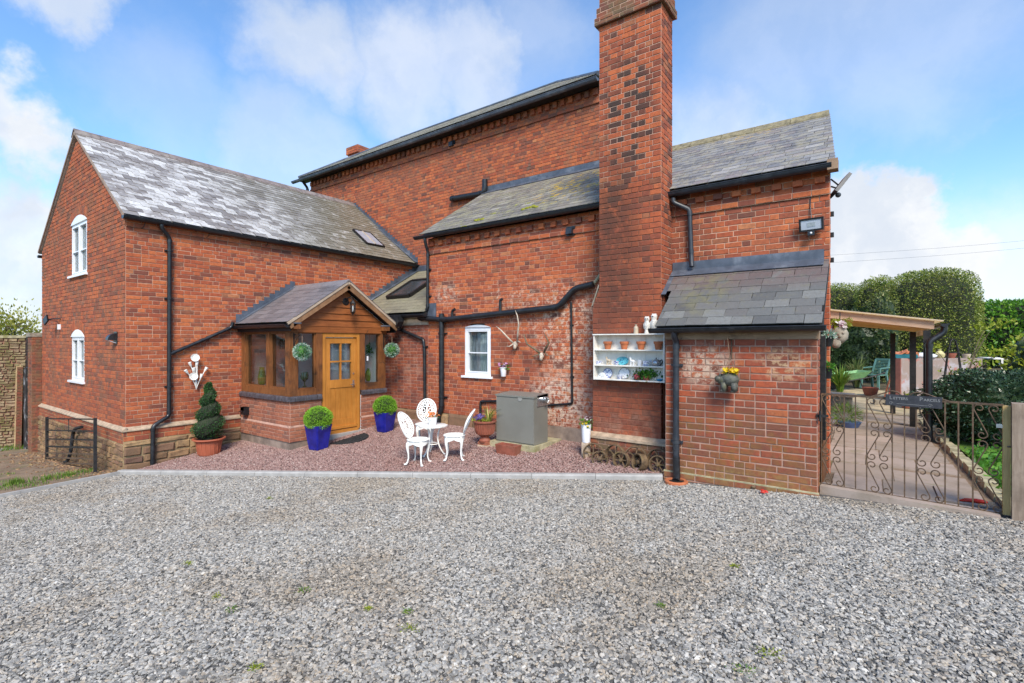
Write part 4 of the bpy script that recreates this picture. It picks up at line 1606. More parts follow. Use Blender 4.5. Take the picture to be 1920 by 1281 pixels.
 for px in (269, 390, 500):        # old iron brackets under the gutter
  m = MB()
  p = onX(px, 420 + (px - 269) * .15, WX + .05)
  m.tube([p + V((0, 0, .1)), p + V((.02, .02, .02)), p + V((.035, .0, -.05)), p + V((.0, -.03, -.09))], .007, 6)
  m.build('gutter_bracket', M['iron_black'], t)
 # lead steps where the roof meets the tall range
 m = steps_lead('lead_flashing', t, (0, TY, 0), UX, NY, [(WRX + .06, WRZ + .03), (WX + .12, WEZ + .04)], .09, .08)
 m = MB()
 a, b = V((WRX, TY - .01, WRZ + .0)), V((WX + .1, TY - .01, WEZ))
 nrm = UY.cross(sl).normalized()
 nrm = nrm if nrm.z > 0 else -nrm
 m.obox((a + b) / 2 + nrm * .055 + V((0, -.06, 0)), (b - a) / 2, V((0, .06, 0)), nrm * .004)
 m.build('lead_soaker', M['lead'], t)
 # rooflight
 c = onX(690, 450, 0)
 # point of the roof plane seen at 690, 450
 r = ray(690, 450)
 nn = nrm
 tt = (O - V((0, 0, EYE))).dot(nn) / r.dot(nn)
 c = V((0, 0, EYE)) + r * tt
 s_ = sl.normalized()
 f = MB()
 hw, hh = .30, .40
 for (du, ds, au, as_) in ((-hw, 0, .022, hh), (hw, 0, .022, hh), (0, -hh, hw, .022), (0, hh, hw, .022)):
  f.obox(c + UY * du + s_ * ds + nn * .05, UY * au, s_ * as_, nn * .03)
 rl = f.build('rooflight', M['iron_black'], t)
 one('pane', lambda m: m.obox(c + nn * .07, UY * hw * .9, s_ * hh * .93, nn * .004), plain('sky_glass', (.30, .33, .38), .06, var=.1, spec=1.0), rl)
 one('glazing_bar', lambda m: m.obox(c + nn * .08, UY * .022, s_ * hh * .93, nn * .01), M['barge'], rl)
 return t

build_wing()

# ---- tall range
def build_tall():
 t = thing('main_house', 'tall brick house range behind with plain wall and shallow hipped slate roof', 'house', (TR, TY, 0))
 ms = Masonry(t)
 sh = .02
 # the wall shows above the wing, the infill and the kitchen roofs
 ms.courses((0, TY, 0), UX, NY, 3.2, 3.9, .08, full(WX - .1, KL + .2), M['brick_tall'], M['mortar_dull'], bond='mixed')

 def iv(z):
  k = max(0.0, (WRZ - .25 - z) / (WRZ - WEZ)) * 3.0
  a = TL
  b = TR
  if z < WRZ - .1:
   return [(a, max(a + .05, WRX - k - .4)), (min(b - .1, WRX + k - .25), b)]
  return [(a, b)]
 ms.courses((0, TY, 0), UX, NY, 3.9, TEZ - .46, .08, iv, M['brick_tall'], M['mortar_dull'], bond='mixed')
 ms.courses((0, TY, 0), UX, NY, TEZ - .46, TEZ - .38, .08, full(TL, TR), M['brick_tall'], M['mortar_dull'], bond='stretch', out=.035)
 ms.courses((0, TY, 0), UX, NY, TEZ - .38, TEZ - .06, .08, full(TL, TR), M['brick_tall'], M['mortar_dull'], bond='stretch')
 n = 54
 for i in range(n):       # dentils
  ms.put((0, TY, 0), UX, NY, TL + .1 + (TR - TL - .2) * i / (n - 1), TEZ - .20, .11, .14, M['brick_tall'], 'brick', 0, .06)
 ms.finish(key=lambda c: 1.0 if c.z > 3.9 else .3)
 m = MB()
 m.box((TL + .1, TY + .12, -1), (TR - .1, 14.1, TEZ))
 m.build('core', M['dark_room'], t)
 m = MB()
 m.box((TL, TY + .11, -1), (TL + .099, 14.2, TEZ - .02))
 m.box((TR - .099, TY + .11, -1), (TR, 14.2, TEZ - .02))
 m.box((TL, 14.1, -1), (TR, 14.2, TEZ - .02))
 m.build('side_wall', M['brick_tall'], t)
 a, b = V((TL - .3, TY - .3, TEZ + .02)), V((TR + .1, TY - .3, TEZ + .02))
 e, f = V((TL - .3, 14.5, TEZ + .02)), V((TR + .1, 14.5, TEZ + .02))
 ra, rb = V((-13.9, 12.2, 9.72)), V((-7.28, 12.2, 9.72))
 m = MB()
 dn = V((0, 0, .04))
 m.add([a, b, f, e, ra - dn, rb - dn], [(0, 1, 5, 4), (1, 2, 5), (2, 3, 4, 5), (3, 0, 4), (3, 2, 1, 0)])
 m.build('roof_deck', M['slate_tall'], t)
 st = Slating(t, M['slate_tall'], 0)
 S = V((0, ra.y - a.y, ra.z - a.z))
 L = (b - a).length
 st.roof(a, UX, S, L, S.length, .2, .36, lambda s_: [((ra.x - a.x) * s_ / S.length, L - (b.x - rb.x) * s_ / S.length)], seed=9)
 st.finish()
 gutter('gutter', (TL - .62, TY - .33, TEZ - .06), (TR + .1, TY - .33, TEZ - .06), t, .07, M['lead'])
 boxo('soffit', (TL - .3, TY - .28, TEZ - .09), (TR + .1, TY - .012, TEZ - .045), M['iron_black'], t)
 downpipe('downpipe', [V((TL - .12, TY - .3, TEZ - .05)), V((TL - .12, TY - .06, TEZ - .3)), V((TL - .12, TY - .06, 5.4))], t, .045)
 m = MB()
 for p, q in ((a, ra), (b, rb), (ra, rb)):
  m.tube([p + V((0, 0, .03)), q + V((0, 0, .03))], .05, 6)
 m.build('hip_lead', M['lead'], t)
 # small chimney behind the hip
 c = thing('chimney_stack', 'short red brick chimney peeping over the far end of the tall roof', 'chimney', (-16.0, 12.0, 8))
 mc = Masonry(c)
 p = atd(671, 290, 18.7)
 x1, y0 = p.x, p.y
 mc.courses((0, y0, 0), UX, NY, 8.0, 9.5, .08, full(x1 - .6, x1), M['brick_tall'], M['mortar_dull'], bond='stretch')
 mc.courses((x1, 0, 0), UY, NX, 8.0, 9.5, .08, full(y0, y0 + 1.0), M['brick_tall'], M['mortar_dull'], bond='stretch')
 mc.courses((0, y0, 0), UX, NY, 9.5, 9.75, .083, full(x1 - .65, x1 + .05), M['brick_tall'], M['mortar_dull'], bond='stretch', out=.05)
 mc.courses((x1, 0, 0), UY, NX, 9.5, 9.75, .083, full(y0 - .05, y0 + 1.05), M['brick_tall'], M['mortar_dull'], bond='stretch', out=.05)
 mc.finish()
 m = MB()
 m.box((x1 - .59, y0 + .01, 7.9), (x1 - .01, y0 + 1.0, 9.6))
 m.box((x1 - .65, y0 - .045, 9.72), (x1 + .045, y0 + 1.05, 9.78))
 m.build('core', M['mortar_dull'], c)
 # soil pipe and vent on the tall wall
 q = TY - .09
 downpipe('soil_pipe', [onY(846, 373, q), onY(905, 363, q), onY(909, 358, q), onY(909, 337, q)], t, .075, bend=.12)
 v = thing('wall_vent', 'small black square vent high on the tall wall below the eaves', 'vent', onY(849, 271, TY))
 vent_parts(v, onY(849, 271, TY), .2)
 return t

def vent_parts(v, c, w):
 m = MB()
 m.box((c.x - w / 2, c.y - .03, c.z - w / 2), (c.x + w / 2, c.y - .002, c.z + w / 2))
 m.build('back_plate', M['black_plastic'], v)
 m = MB()
 h = w * .36
 m.prism([(c.x - h, c.y - .03, c.z - h), (c.x - h, c.y - .03, c.z + h), (c.x - h, c.y - .10, c.z + h * .7), (c.x - h, c.y - .11, c.z - h)], (2 * h, 0, 0))
 m.build('cowl', M['grey_pipe'], v)

build_tall()

# ---- kitchen range and infill
KS = V((0, TY - 7.88, 6.28 - EZ - .02))

def build_kitchen():
 t = thing('kitchen_range', 'low brick kitchen range with whitewash stains, white sash window and mossy slate roof', 'house range', (CL, YK, 0))
 ms = Masonry(t)
 wn = (-7.08, -6.37, 1.66, 2.68, .05)
 R0 = CL + .6
 ms.courses((0, YK, 0), UX, NY, .8, 2.2, .0805, cut(full(KL, R0), [wn]), M['brick_kitchen'], M['mortar_light'], bond='garden')
 ms.courses((0, YK, 0), UX, NY, 2.2, EZ - .40, .0805, cut(full(KL, R0), [wn]), M['brick_kitchen'], M['mortar_light'], bond='mixed')
 ms.courses((0, YK, 0), UX, NY, EZ - .40, EZ - .32, .08, full(KL, R0), M['brick_kitchen'], M['mortar_light'], bond='stretch', out=.03)
 ms.courses((0, YK, 0), UX, NY, EZ - .32, EZ - .04, .08, full(KL, R0), M['brick_kitchen'], M['mortar_light'], bond='stretch')
 for i in range(17):
  ms.put((0, YK, 0), UX, NY, KL + .15 + i * .265, EZ - .17, .115, .10, M['brick_kitchen'], 'brick', 0, .05)
 brick_arch(ms, (0, YK, 0), UX, NY, (wn[0] + wn[1]) / 2, wn[3] + .01, .86, .09, M['brick_infill'], 10, .2, .003)
 rg = random.Random(8)
 ms.rubble((0, YK - .04, 0), UX, NY, .2, .8, full(WX + 1.4, -5.9), M['sandstone'], M['mortar_sand'], .2, .3, .35, .8, rg)
 ms.finish()
 boxo('plinth', (-5.9, YK - .03, .2), (CL + .1, YK + .08, .80), M['render_grey'], t)
 boxo('core', (KL + .1, YK + .135, .0), (-3.0, TY - .01, EZ), M['dark_room'], t)
 boxo('side_wall', (KL, YK + .1, .5), (KL + .099, TY - .01, EZ - .05), M['mortar_dull'], t)
 white_window(t, ((wn[0] + wn[1]) / 2, YK, wn[2]), UX, NY, wn[1] - wn[0], wn[3] - wn[2], wn[4], 1, (.47,), 'curtain', fr=.065)
 # roof
 O = V((KL - .15, 7.86, EZ + .03))
 L = CL + .10 - O.x
 m = MB()
 m.prism([O + V((.02, 0, -.03)), O + V((.02, 0, -.03)) + KS, O + V((.02, 0, -.08)) + KS, O + V((.02, 0, -.08))], (L - .02, 0, 0))
 m.prism([V((KL + .02, YK + .02, EZ - .06)), V((KL + .02, TY - .02, EZ - .06)), V((KL + .02, TY - .02, 6.24))], (.1, 0, 0))
 m.build('roof_deck', M['iron_black'], t)
 st = Slating(t, M['slate_kitchen'])
 st.roof(O, UX, KS, L, KS.length, .165, .27, seed=12, thick=.013)
 st.finish()
 top = O + KS
 m = MB()
 m.box((top.x - .02, TY - .025, top.z - .04), (CL + .1, TY - .008, top.z + .17))
 n = UX.cross(KS).normalized()
 n = n if n.z > 0 else -n
 m.obox(V(((top.x + CL + .1) / 2, 0, 0)) + V((0, top.y, top.z)) - KS.normalized() * .08 + n * .045, UX * (CL + .1 - top.x) / 2, KS.normalized() * .09, n * .004)
 m.build('lead_flashing', M['lead'], t)
 for px, py, w in ((1005, 391, .17), (900, 415, .15), (925, 404, .07), (992, 384, .06), (870, 427, .05), (1035, 372, .06)):
  r = ray(px, py)
  c = V((0, 0, EYE)) + r * ((O - V((0, 0, EYE))).dot(n) / r.dot(n))
  m = MB()
  rg = random.Random(px)
  for _ in range(9):
   m.ball(c + UX * rg.gauss(0, w * .55) + KS.normalized() * rg.gauss(0, w * .22) + n * .03, (w * .32, w * .26, w * .2), 8, 6, .15)
  m.build('moss', M['moss'], t, smooth=True)
 gutter('gutter', (KL - .26, 7.84, EZ - .0), (CL + .1, 7.84, EZ + .01), t)
 y = YK - .06
 downpipe('downpipe', [V((KL + .06, 7.84, EZ - .02)), V((KL + .06, 7.84, EZ - .12)), V((KL + .05, y, EZ - .35)), V((KL + .04, y, 3.12)), V((KL - .05, y - .02, 3.02))], t, .036, clips=[(V((KL + .045, y, z)), NY) for z in (4.0, 3.4)])
 # the big soil stack with its long falling branch
 y = YK - .085
 sx = onY(828, 600, y).x
 downpipe('soil_stack', [onY(828, 588, y), onY(828, 765, y), onY(822, 782, y - .02), onY(821, 832, y - .02)], t, .058, clips=[(onY(828, q, y), NY) for q in (625, 745)])
 y2 = YK - .10
 downpipe('soil_branch', [onY(786, 596, y2), onY(830, 600, y2), onY(1047, 576, y2), onY(1078, 541, y2), onY(1112, 533, y2)], t, .058, clips=[], bend=.10)
 downpipe('vent_stub', [onY(848, 597, y2), onY(848, 583, y2), onY(853, 580, y2)], t, .030, collars=False, bend=.03)
 downpipe('vent_stub', [onY(938, 588, y2), onY(938, 563, y2), onY(942, 561, y2)], t, .030, collars=False, bend=.03)
 downpipe('waste_pipe', [onY(1071, 567, YK - .03), onY(1073, 757, YK - .03), onY(1028, 760, YK - .03)], t, .020, clips=[(onY(1071, 610, YK - .03), NY), (onY(1072, 707, YK - .03), NY)], bend=.04)
 downpipe('waste_pipe', [onY(945, 752, YK - .03), onY(901, 753, YK - .03), onY(901, 790, YK - .03)], t, .026, bend=.04)
 m = MB()
 m.tube([onY(1113, 533, YK - .03), onY(1128, 512, YK - .02)], .03, 8)
 m.build('cement_patch', M['concrete_mossy'], t)
 v = thing('wall_vent', 'black square vent on the kitchen wall beside the big chimney', 'vent', onY(1071, 434, YK))
 vent_parts(v, onY(1071, 434, YK), .17)
 return t

build_kitchen()

def build_infill():
 t = thing('link_range', 'small brick link with green slate roof and rooflight tucked behind the porch', 'house range', (KL, YK, 0))
 ms = Masonry(t)
 ms.courses((0, YK, 0), UX, NY, .8, 2.76, .0765, full(-9.5, KL), M['brick_infill'], M['mortar_pink'], bond='english', L=.225, H=.113)
 ms.courses((-9.5, 0, 0), UY, NX, .5, 2.76, .0765, full(PY1, YK), M['brick_infill'], M['mortar_pink'], bond='english', L=.225, H=.113)
 ms.finish()
 boxo('eaves_board', (-9.5, YK - .03, 2.76), (KL + .02, YK + .1, 2.96), M['cream_stone'], t)
 boxo('core', (WX + .05, YK + .1, .2), (KL, TY - .01, 2.95), M['dark_room'], t)
 boxo('side_wall', (WX + .05, PY1 + .02, .2), (-9.53, YK + .099, 2.7), M['mortar_pink'], t)
 O = V((WX + .02, 7.86, 3.03))
 S = V((0, TY - 7.86, 4.42 - 3.03))
 L = KL - O.x + .02
 n = UX.cross(S).normalized()
 n = n if n.z > 0 else -n
 m = MB()
 m.prism([O + n * -.03, O + S + n * -.03, O + S + n * -.08, O + n * -.08], (L, 0, 0))
 m.build('roof_deck', M['iron_black'], t)
 st = Slating(t, M['slate_infill'])
 st.roof(O, UX, S, L, S.length, .17, .27, seed=15)
 st.finish()
 gutter('gutter', (-9.6, 7.80, 2.985), (KL + .12, 7.80, 2.985), t, .06)
 steps_lead('lead_flashing', t, (WX, 0, 0), UY, NX, [(7.9, 3.06), (TY - .02, 4.44)], .13, .078, .036)
 m = MB()
 m.box((O.x, TY - .03, 4.38), (KL, TY - .012, 4.60))
 m.obox(V((O.x + .07, 0, 0)) + V((0, O.y, O.z)) + S * .5 + n * .05, UX * .07, S * .5, n * .004)
 m.box((KL - .02, YK - .035, 2.93), (KL + .27, YK - .015, 3.24))
 m.build('lead_soaker', M['lead'], t)
 r = ray(772, 545)
 tt = (O - V((0, 0, EYE))).dot(n) / r.dot(n)
 c = V((0, 0, EYE)) + r * tt
 s_ = S.normalized()
 f = MB()
 hw, hh = .42, .50
 for (du, ds, au, as_) in ((-hw, 0, .04, hh), (hw, 0, .04, hh), (0, -hh, hw, .04), (0, hh, hw, .04)):
  f.obox(c + UX * du + s_ * ds + n * .07, UX * au, s_ * as_, n * .045)
 rl = f.build('rooflight', M['iron_black'], t)
 one('pane', lambda m: m.obox(c + n * .08, UX * hw * .93, s_ * hh * .93, n * .004), plain('dark_glass', (.05, .055, .06), .06, var=.1, spec=1.0), rl)
 # hopper and downpipe
 h = onY(744, 600, 7.72)
 m = MB()
 m.prism([(h.x - .13, h.y - .06, h.z + .12), (h.x + .13, h.y - .06, h.z + .12), (h.x + .13, h.y - .06, h.z - .05), (h.x + .05, h.y - .06, h.z - .16), (h.x - .05, h.y - .06, h.z - .16), (h.x - .13, h.y - .06, h.z - .05)], (0, .16, 0))
 m.build('hopper', M['black_plastic'], t)
 y = YK - .06
 downpipe('downpipe', [h + V((0, .02, -.12)), onY(746, 616, y), onY(794, 637, y), onY(796, 660, y), onY(797, 800, y)], t, .036, clips=[(onY(796, q, y), NY) for q in (650, 748)])
 return t

build_infill()

# ---- great chimney
def build_chimney():
 t = thing('chimney', 'great sooty brick chimney stack rising above the kitchen roof', 'chimney', (CR, YC, 0))
 ms = Masonry(t)
 B = -3.80
 ch = .086
 sh0, sh1 = 2.98, 3.3
 def lo(z):
  if z < sh0:
   return [(B, CR)]
  if z < sh1:
   return [(B + (CL - B) * (z - sh0) / (sh1 - sh0), CR)]
  return [(CL, CR)]
 top = 7.57
 ms.courses((0, YC, 0), UX, NY, .88, 4.9, ch, lo, M['brick_chimney'], M['mortar_dark'], bond='flemish')
 ms.courses((0, YC, 0), UX, NY, 4.9, top, ch, full(CL, CR), M['brick_chimney'], M['mortar_chim'], bond='english')
 ms.courses((CR, 0, 0), UY, NX, 2.4, top, ch, full(YC, YC + .5), M['brick_chimney'], M['mortar_chim'], bond='flemish')
 for k, (o, z0, z1) in enumerate(((.06, top, top + .13), (.035, top + .13, top + .30), (.0, top + .30, top + .8))):
  ms.courses((0, YC, 0), UX, NY, z0, z1, .085, full(CL - o, CR + o), M['brick_pier'], M['mortar_chim'], bond='stretch', out=o)
  ms.courses((CR, 0, 0), UY, NX, z0, z1, .085, full(YC - o, YC + .5 + o), M['brick_pier'], M['mortar_chim'], bond='stretch', out=o)
 ms.courses((0, YC - .09, 0), UX, NY, .2, .80, ch, full(B - .06, SL + .02), M['brick_pier'], M['mortar_pink'], bond='flemish')
 ms.finish()
 m = MB()
 m.box((B - .0, YC + .01, .1), (CR - .01, YC + .5, sh0))
 m.box((CL + .0, YC + .01, sh0), (CR - .01, YC + .5, top + .79))
 m.box((CL - .058, YC - .058, top + .01), (CR + .06, YC + .56, top + .03))
 m.build('core', M['mortar_chim'], t)
 # sloping shoulder and plinth cap
 m = MB()
 m.prism([(B - .0, YC + .0, sh0), (B - .03, YC + .0, sh0 - .02), (CL - .02, YC + .0, sh1 + .02), (CL + .02, YC + .0, sh1)], (0, .5, 0))
 m.build('shoulder', M['stone_grey'], t)
 m = MB()
 m.prism([(B - .08, YC - .12, .80), (B - .08, YC - .12, .84), (B - .08, YC + .0, .89), (B - .08, YC + .0, .80)], (SL - B + .08, 0, 0))
 m.build('plinth_cap', M['ledge'], t)
 m = MB()
 m.lathe([(.15, 0), (.15, .06), (.12, .1), (.115, .5), (.14, .54), (.14, .6)], ((CL + CR) / 2 - .2, YC + .25, top + .78), 14)
 m.build('chimney_pot', M['cream_stone'], t)
 return t

build_chimney()

# ---- outbuilding at the right
def build_out():
 t = thing('outbuilding', 'brick outbuilding with slate roof and dentil eaves right of the chimney', 'outbuilding', (OR, YO, 0))
 ms = Masonry(t)
 ms.courses((0, YO, 0), UX, NY, .4, EZ - .36, .0855, full(CR - .02, OR), M['brick_out'], M['mortar_cream'], bond='mixed', L=.245, H=.123)
 ms.courses((0, YO, 0), UX, NY, EZ - .36, EZ - .275, .0855, full(CR - .02, OR), M['brick_out'], M['mortar_cream'], bond='stretch', out=.03)
 ms.courses((0, YO, 0), UX, NY, EZ - .275, EZ - .02, .0855, full(CR - .02, OR), M['brick_out'], M['mortar_cream'], bond='stretch')
 for i in range(8):
  ms.put((0, YO, 0), UX, NY, CR + .18 + i * .265, EZ - .155, .125, .085, M['brick_out'], 'brick', 0, .055)
 ue = V((-.088, 1, 0)).normalized()
 ne = V((ue.y, -ue.x, 0))
 ry, rz, by = 10.28, 6.33, 12.6
 def eiv(z):
  if z < EZ:
   return [(0, by - YO)]
  k = (z - EZ) / (rz - EZ)
  a, b = (ry - YO) * k, (by - YO) - (by - ry) * k
  return [(a, b)] if b - a > .1 else []
 ms.courses((OR, YO, 0), ue, ne, .4, 6.2, .0855, eiv, M['brick_out'], M['mortar_cream'], bond='stretch', L=.245)
 ms.finish(key=lambda c: .01 if c.z < 3.5 and c.x < -.7 else 1)
 m = MB()
 m.prism([(CR, YO + .08, .1), (OR - .06, YO + .08, .1), (OR - .06 - .088 * (by - YO), by, .1), (CR, by, .1)], (0, 0, EZ - .1))
 m.build('core', M['dark_room'], t)
 # roof: right verge follows the skewed end wall
 O = V((CL + .11, 7.86, EZ + .03))
 S = V((0, ry - 7.86, rz - EZ - .03))
 L = OR + .07 - O.x
 Sl = S.length
 st = Slating(t, M['slate_out'])
 st.roof(O, UX, S, L, Sl, .165, .25, lambda s_: [(0, L - .088 * (ry - 7.86) * s_ / Sl)], seed=17)
 st.finish()
 k = .088 * (ry - 7.86)
 m = MB()
 A, B_, C, D = O + V((0, .01, -.01)), O + V((L, .01, -.01)), O + S + V((L - k, 0, -.01)), O + S + V((0, 0, -.01))
 m.prism([A, B_, C, D], (0, 0, -.06))
 E_ = V((0, by - ry + .1, -(rz - EZ)))
 m.prism([D, C, C + E_ + V((-.2, 0, 0)), D + E_], (0, 0, -.06))
 m.build('roof_deck', M['slate_out'], t)
 for i in range(5):
  a = O + S + V(((L - k) * i / 5, 0, .03))
  m = MB()
  w = (L - k) / 5 - .01
  m.prism([a + V((0, -.16, -.10)), a + V((0, 0, .04)), a + V((0, .16, -.10)), a + V((0, .16, -.075)), a + V((0, 0, .07)), a + V((0, -.16, -.075))], (w, 0, 0))
  m.build('ridge_tile', plain('ridge_mossy', (.20, .17, .10), .8, var=.4, scale=12, bump=.5, dirt=(.30, .25, .12)), t)
 gutter('gutter', (CR - .02, 7.84, EZ - .01), (OR + .03, 7.84, EZ + .0), t, .065, M['grey_pipe'])
 m = MB()
 m.box((OR - .02, 7.80, EZ - .08), (OR + .10, 7.98, EZ + .06))
 m.build('eaves_stop', M['old_beam'], t)
 y = YO - .065
 downpipe('downpipe', [onY(1262, 372, 7.84), onY(1262, 380, 7.84), onY(1293, 393, y), onY(1296, 480, y), onY(1297, 500, y - .03)], t, .037, M['grey_pipe'], bend=.05)
 return t

build_out()

# ---- shed
def build_shed():
 t = thing('lean_to_shed', 'small brick lean-to shed with big grey slates in front of the outbuilding', 'shed', (SR, YS, 0))
 ms = Masonry(t)
 ms.courses((0, YS, 0), UX, NY, .55, 2.41, .087, full(SL, SR), M['brick_shed'], M['mortar_pink'], bond='mixed', L=.248, H=.124, joint=.0145)
 ms.courses((0, YS - .025, 0), UX, NY, .12, .55, .087, full(SL - .02, SR + .02), M['brick_shed'], M['mortar_pink'], bond='stretch', L=.248, joint=.013)
 ms.courses((SR, 0, 0), UY, NX, .2, 2.41, .087, full(YS, YS + .25), M['brick_shed'], M['mortar_pink'], bond='stretch', L=.248, joint=.013)
 ms.courses((SL, 0, 0), UY, V((-1, 0, 0)), .2, 2.41, .087, full(YS, YK), M['brick_shed'], M['mortar_pink'], bond='stretch', L=.248, joint=.013)
 ms.finish()
 boxo('core', (SL + .03, YS + .08, .0), (SR - .1, YO - .02, 2.4), M['dark_room'], t)
 boxo('plinth_cap', (SL - .02, YS - .03, .545), (SR + .015, YS + .0, .562), M['concrete_mossy'], t)
 boxo('beam', (SL - .01, YS - .02, 2.41), (SR + .02, YS + .1, 2.535), M['old_beam'], t)
 # dark boards of the door at the right-hand side
 boxo('door_frame', (SR + .003, YS + .30, 1.15), (SR + .06, YS + .40, 2.45), M['iron_black'], t)
 boxo('door_board', (SR + .003, YS + .40, .55), (SR + .03, YO - .01, 2.4), M['oak_frame'], t)
 O = V((CR + .012, 6.87, 2.575))
 S = V((0, YO - 6.87, 3.47 - 2.575))
 L = SR + .06 - O.x
 n = UX.cross(S).normalized()
 n = n if n.z > 0 else -n
 m = MB()
 m.prism([O + UX * .13 + n * -.02, O + UX * .13 + S + n * -.02, O + UX * .13 + S + n * -.07, O + UX * .13 + n * -.07], (L - .13, 0, 0))
 m.prism([O + S * .8 + n * -.02, O + S + n * -.02, O + S + n * -.07, O + S * .8 + n * -.07], (.13, 0, 0))
 m.prism([V((SR + .0, YS + .02, 2.5)), V((SR + .0, YO, 2.5)), V((SR + .0, YO, 3.38))], (-.1, 0, 0))
 m.build('roof_deck', M['iron_black'], t)
 st = Slating(t, M['slate_shed'])
 st.roof(O, UX, S, L, S.length, .177, .285, lambda s_: [(.125 if s_ < .78 else .0, L)], seed=22, thick=.011)
 st.finish()
 m = MB()
 top = O + S
 m.box((SL - .22, YO - .03, top.z - .03), (SR + .0, YO - .012, top.z + .17))
 s_ = S.normalized()
 m.obox(V((SL - .22 + (SR - SL + .22) / 2, top.y, top.z)) - s_ * .07 + n * .05, UX * (SR - SL + .22) / 2, s_ * .09, n * .005)
 m.build('lead_flashing', M['lead'], t)
 one('lead_soaker', lambda m: m.obox(O + S * .78 + n * .035 + UX * .03, UX * .035, S * .23, n * .004), M['lead'], t)
 gutter('gutter', (SL - .17, 6.82, 2.555), (SR + .10, 6.82, 2.565), t, .06)
 p = onY(1268, 625, YS - .06)
 x = p.x
 downpipe('downpipe', [V((x, 6.82, 2.53)), V((x, 6.85, 2.45)), V((x, YS - .065, 2.38)), V((x, YS - .07, .98)), V((x + .01, YS - .07, .46))], t, .042, M['grey_pipe'], clips=[(V((x, YS - .067, z)), NY) for z in (2.05, .98)], bend=.04)
 m = MB()
 m.tube([V((x + .004, YS - .075, .78)), V((x + .012, YS - .075, .50)), V((x + .02, YS - .13, .46))], .05, 12)
 m.build('pipe_shoe', M['black_plastic'], t, smooth='auto')
 # hinge iron on the right edge
 m = MB()
 h = onY(1534, 780, YS - .02)
 m.bar(h + V((-.02, 0, 0)), h + V((.1, .05, 0)), .015, .03)
 m.tube([h + V((.02, -.01, -.06)), h + V((.02, -.01, .06))], .014, 8)
 m.build('hinge', M['iron_black'], t)
 return t

build_shed()
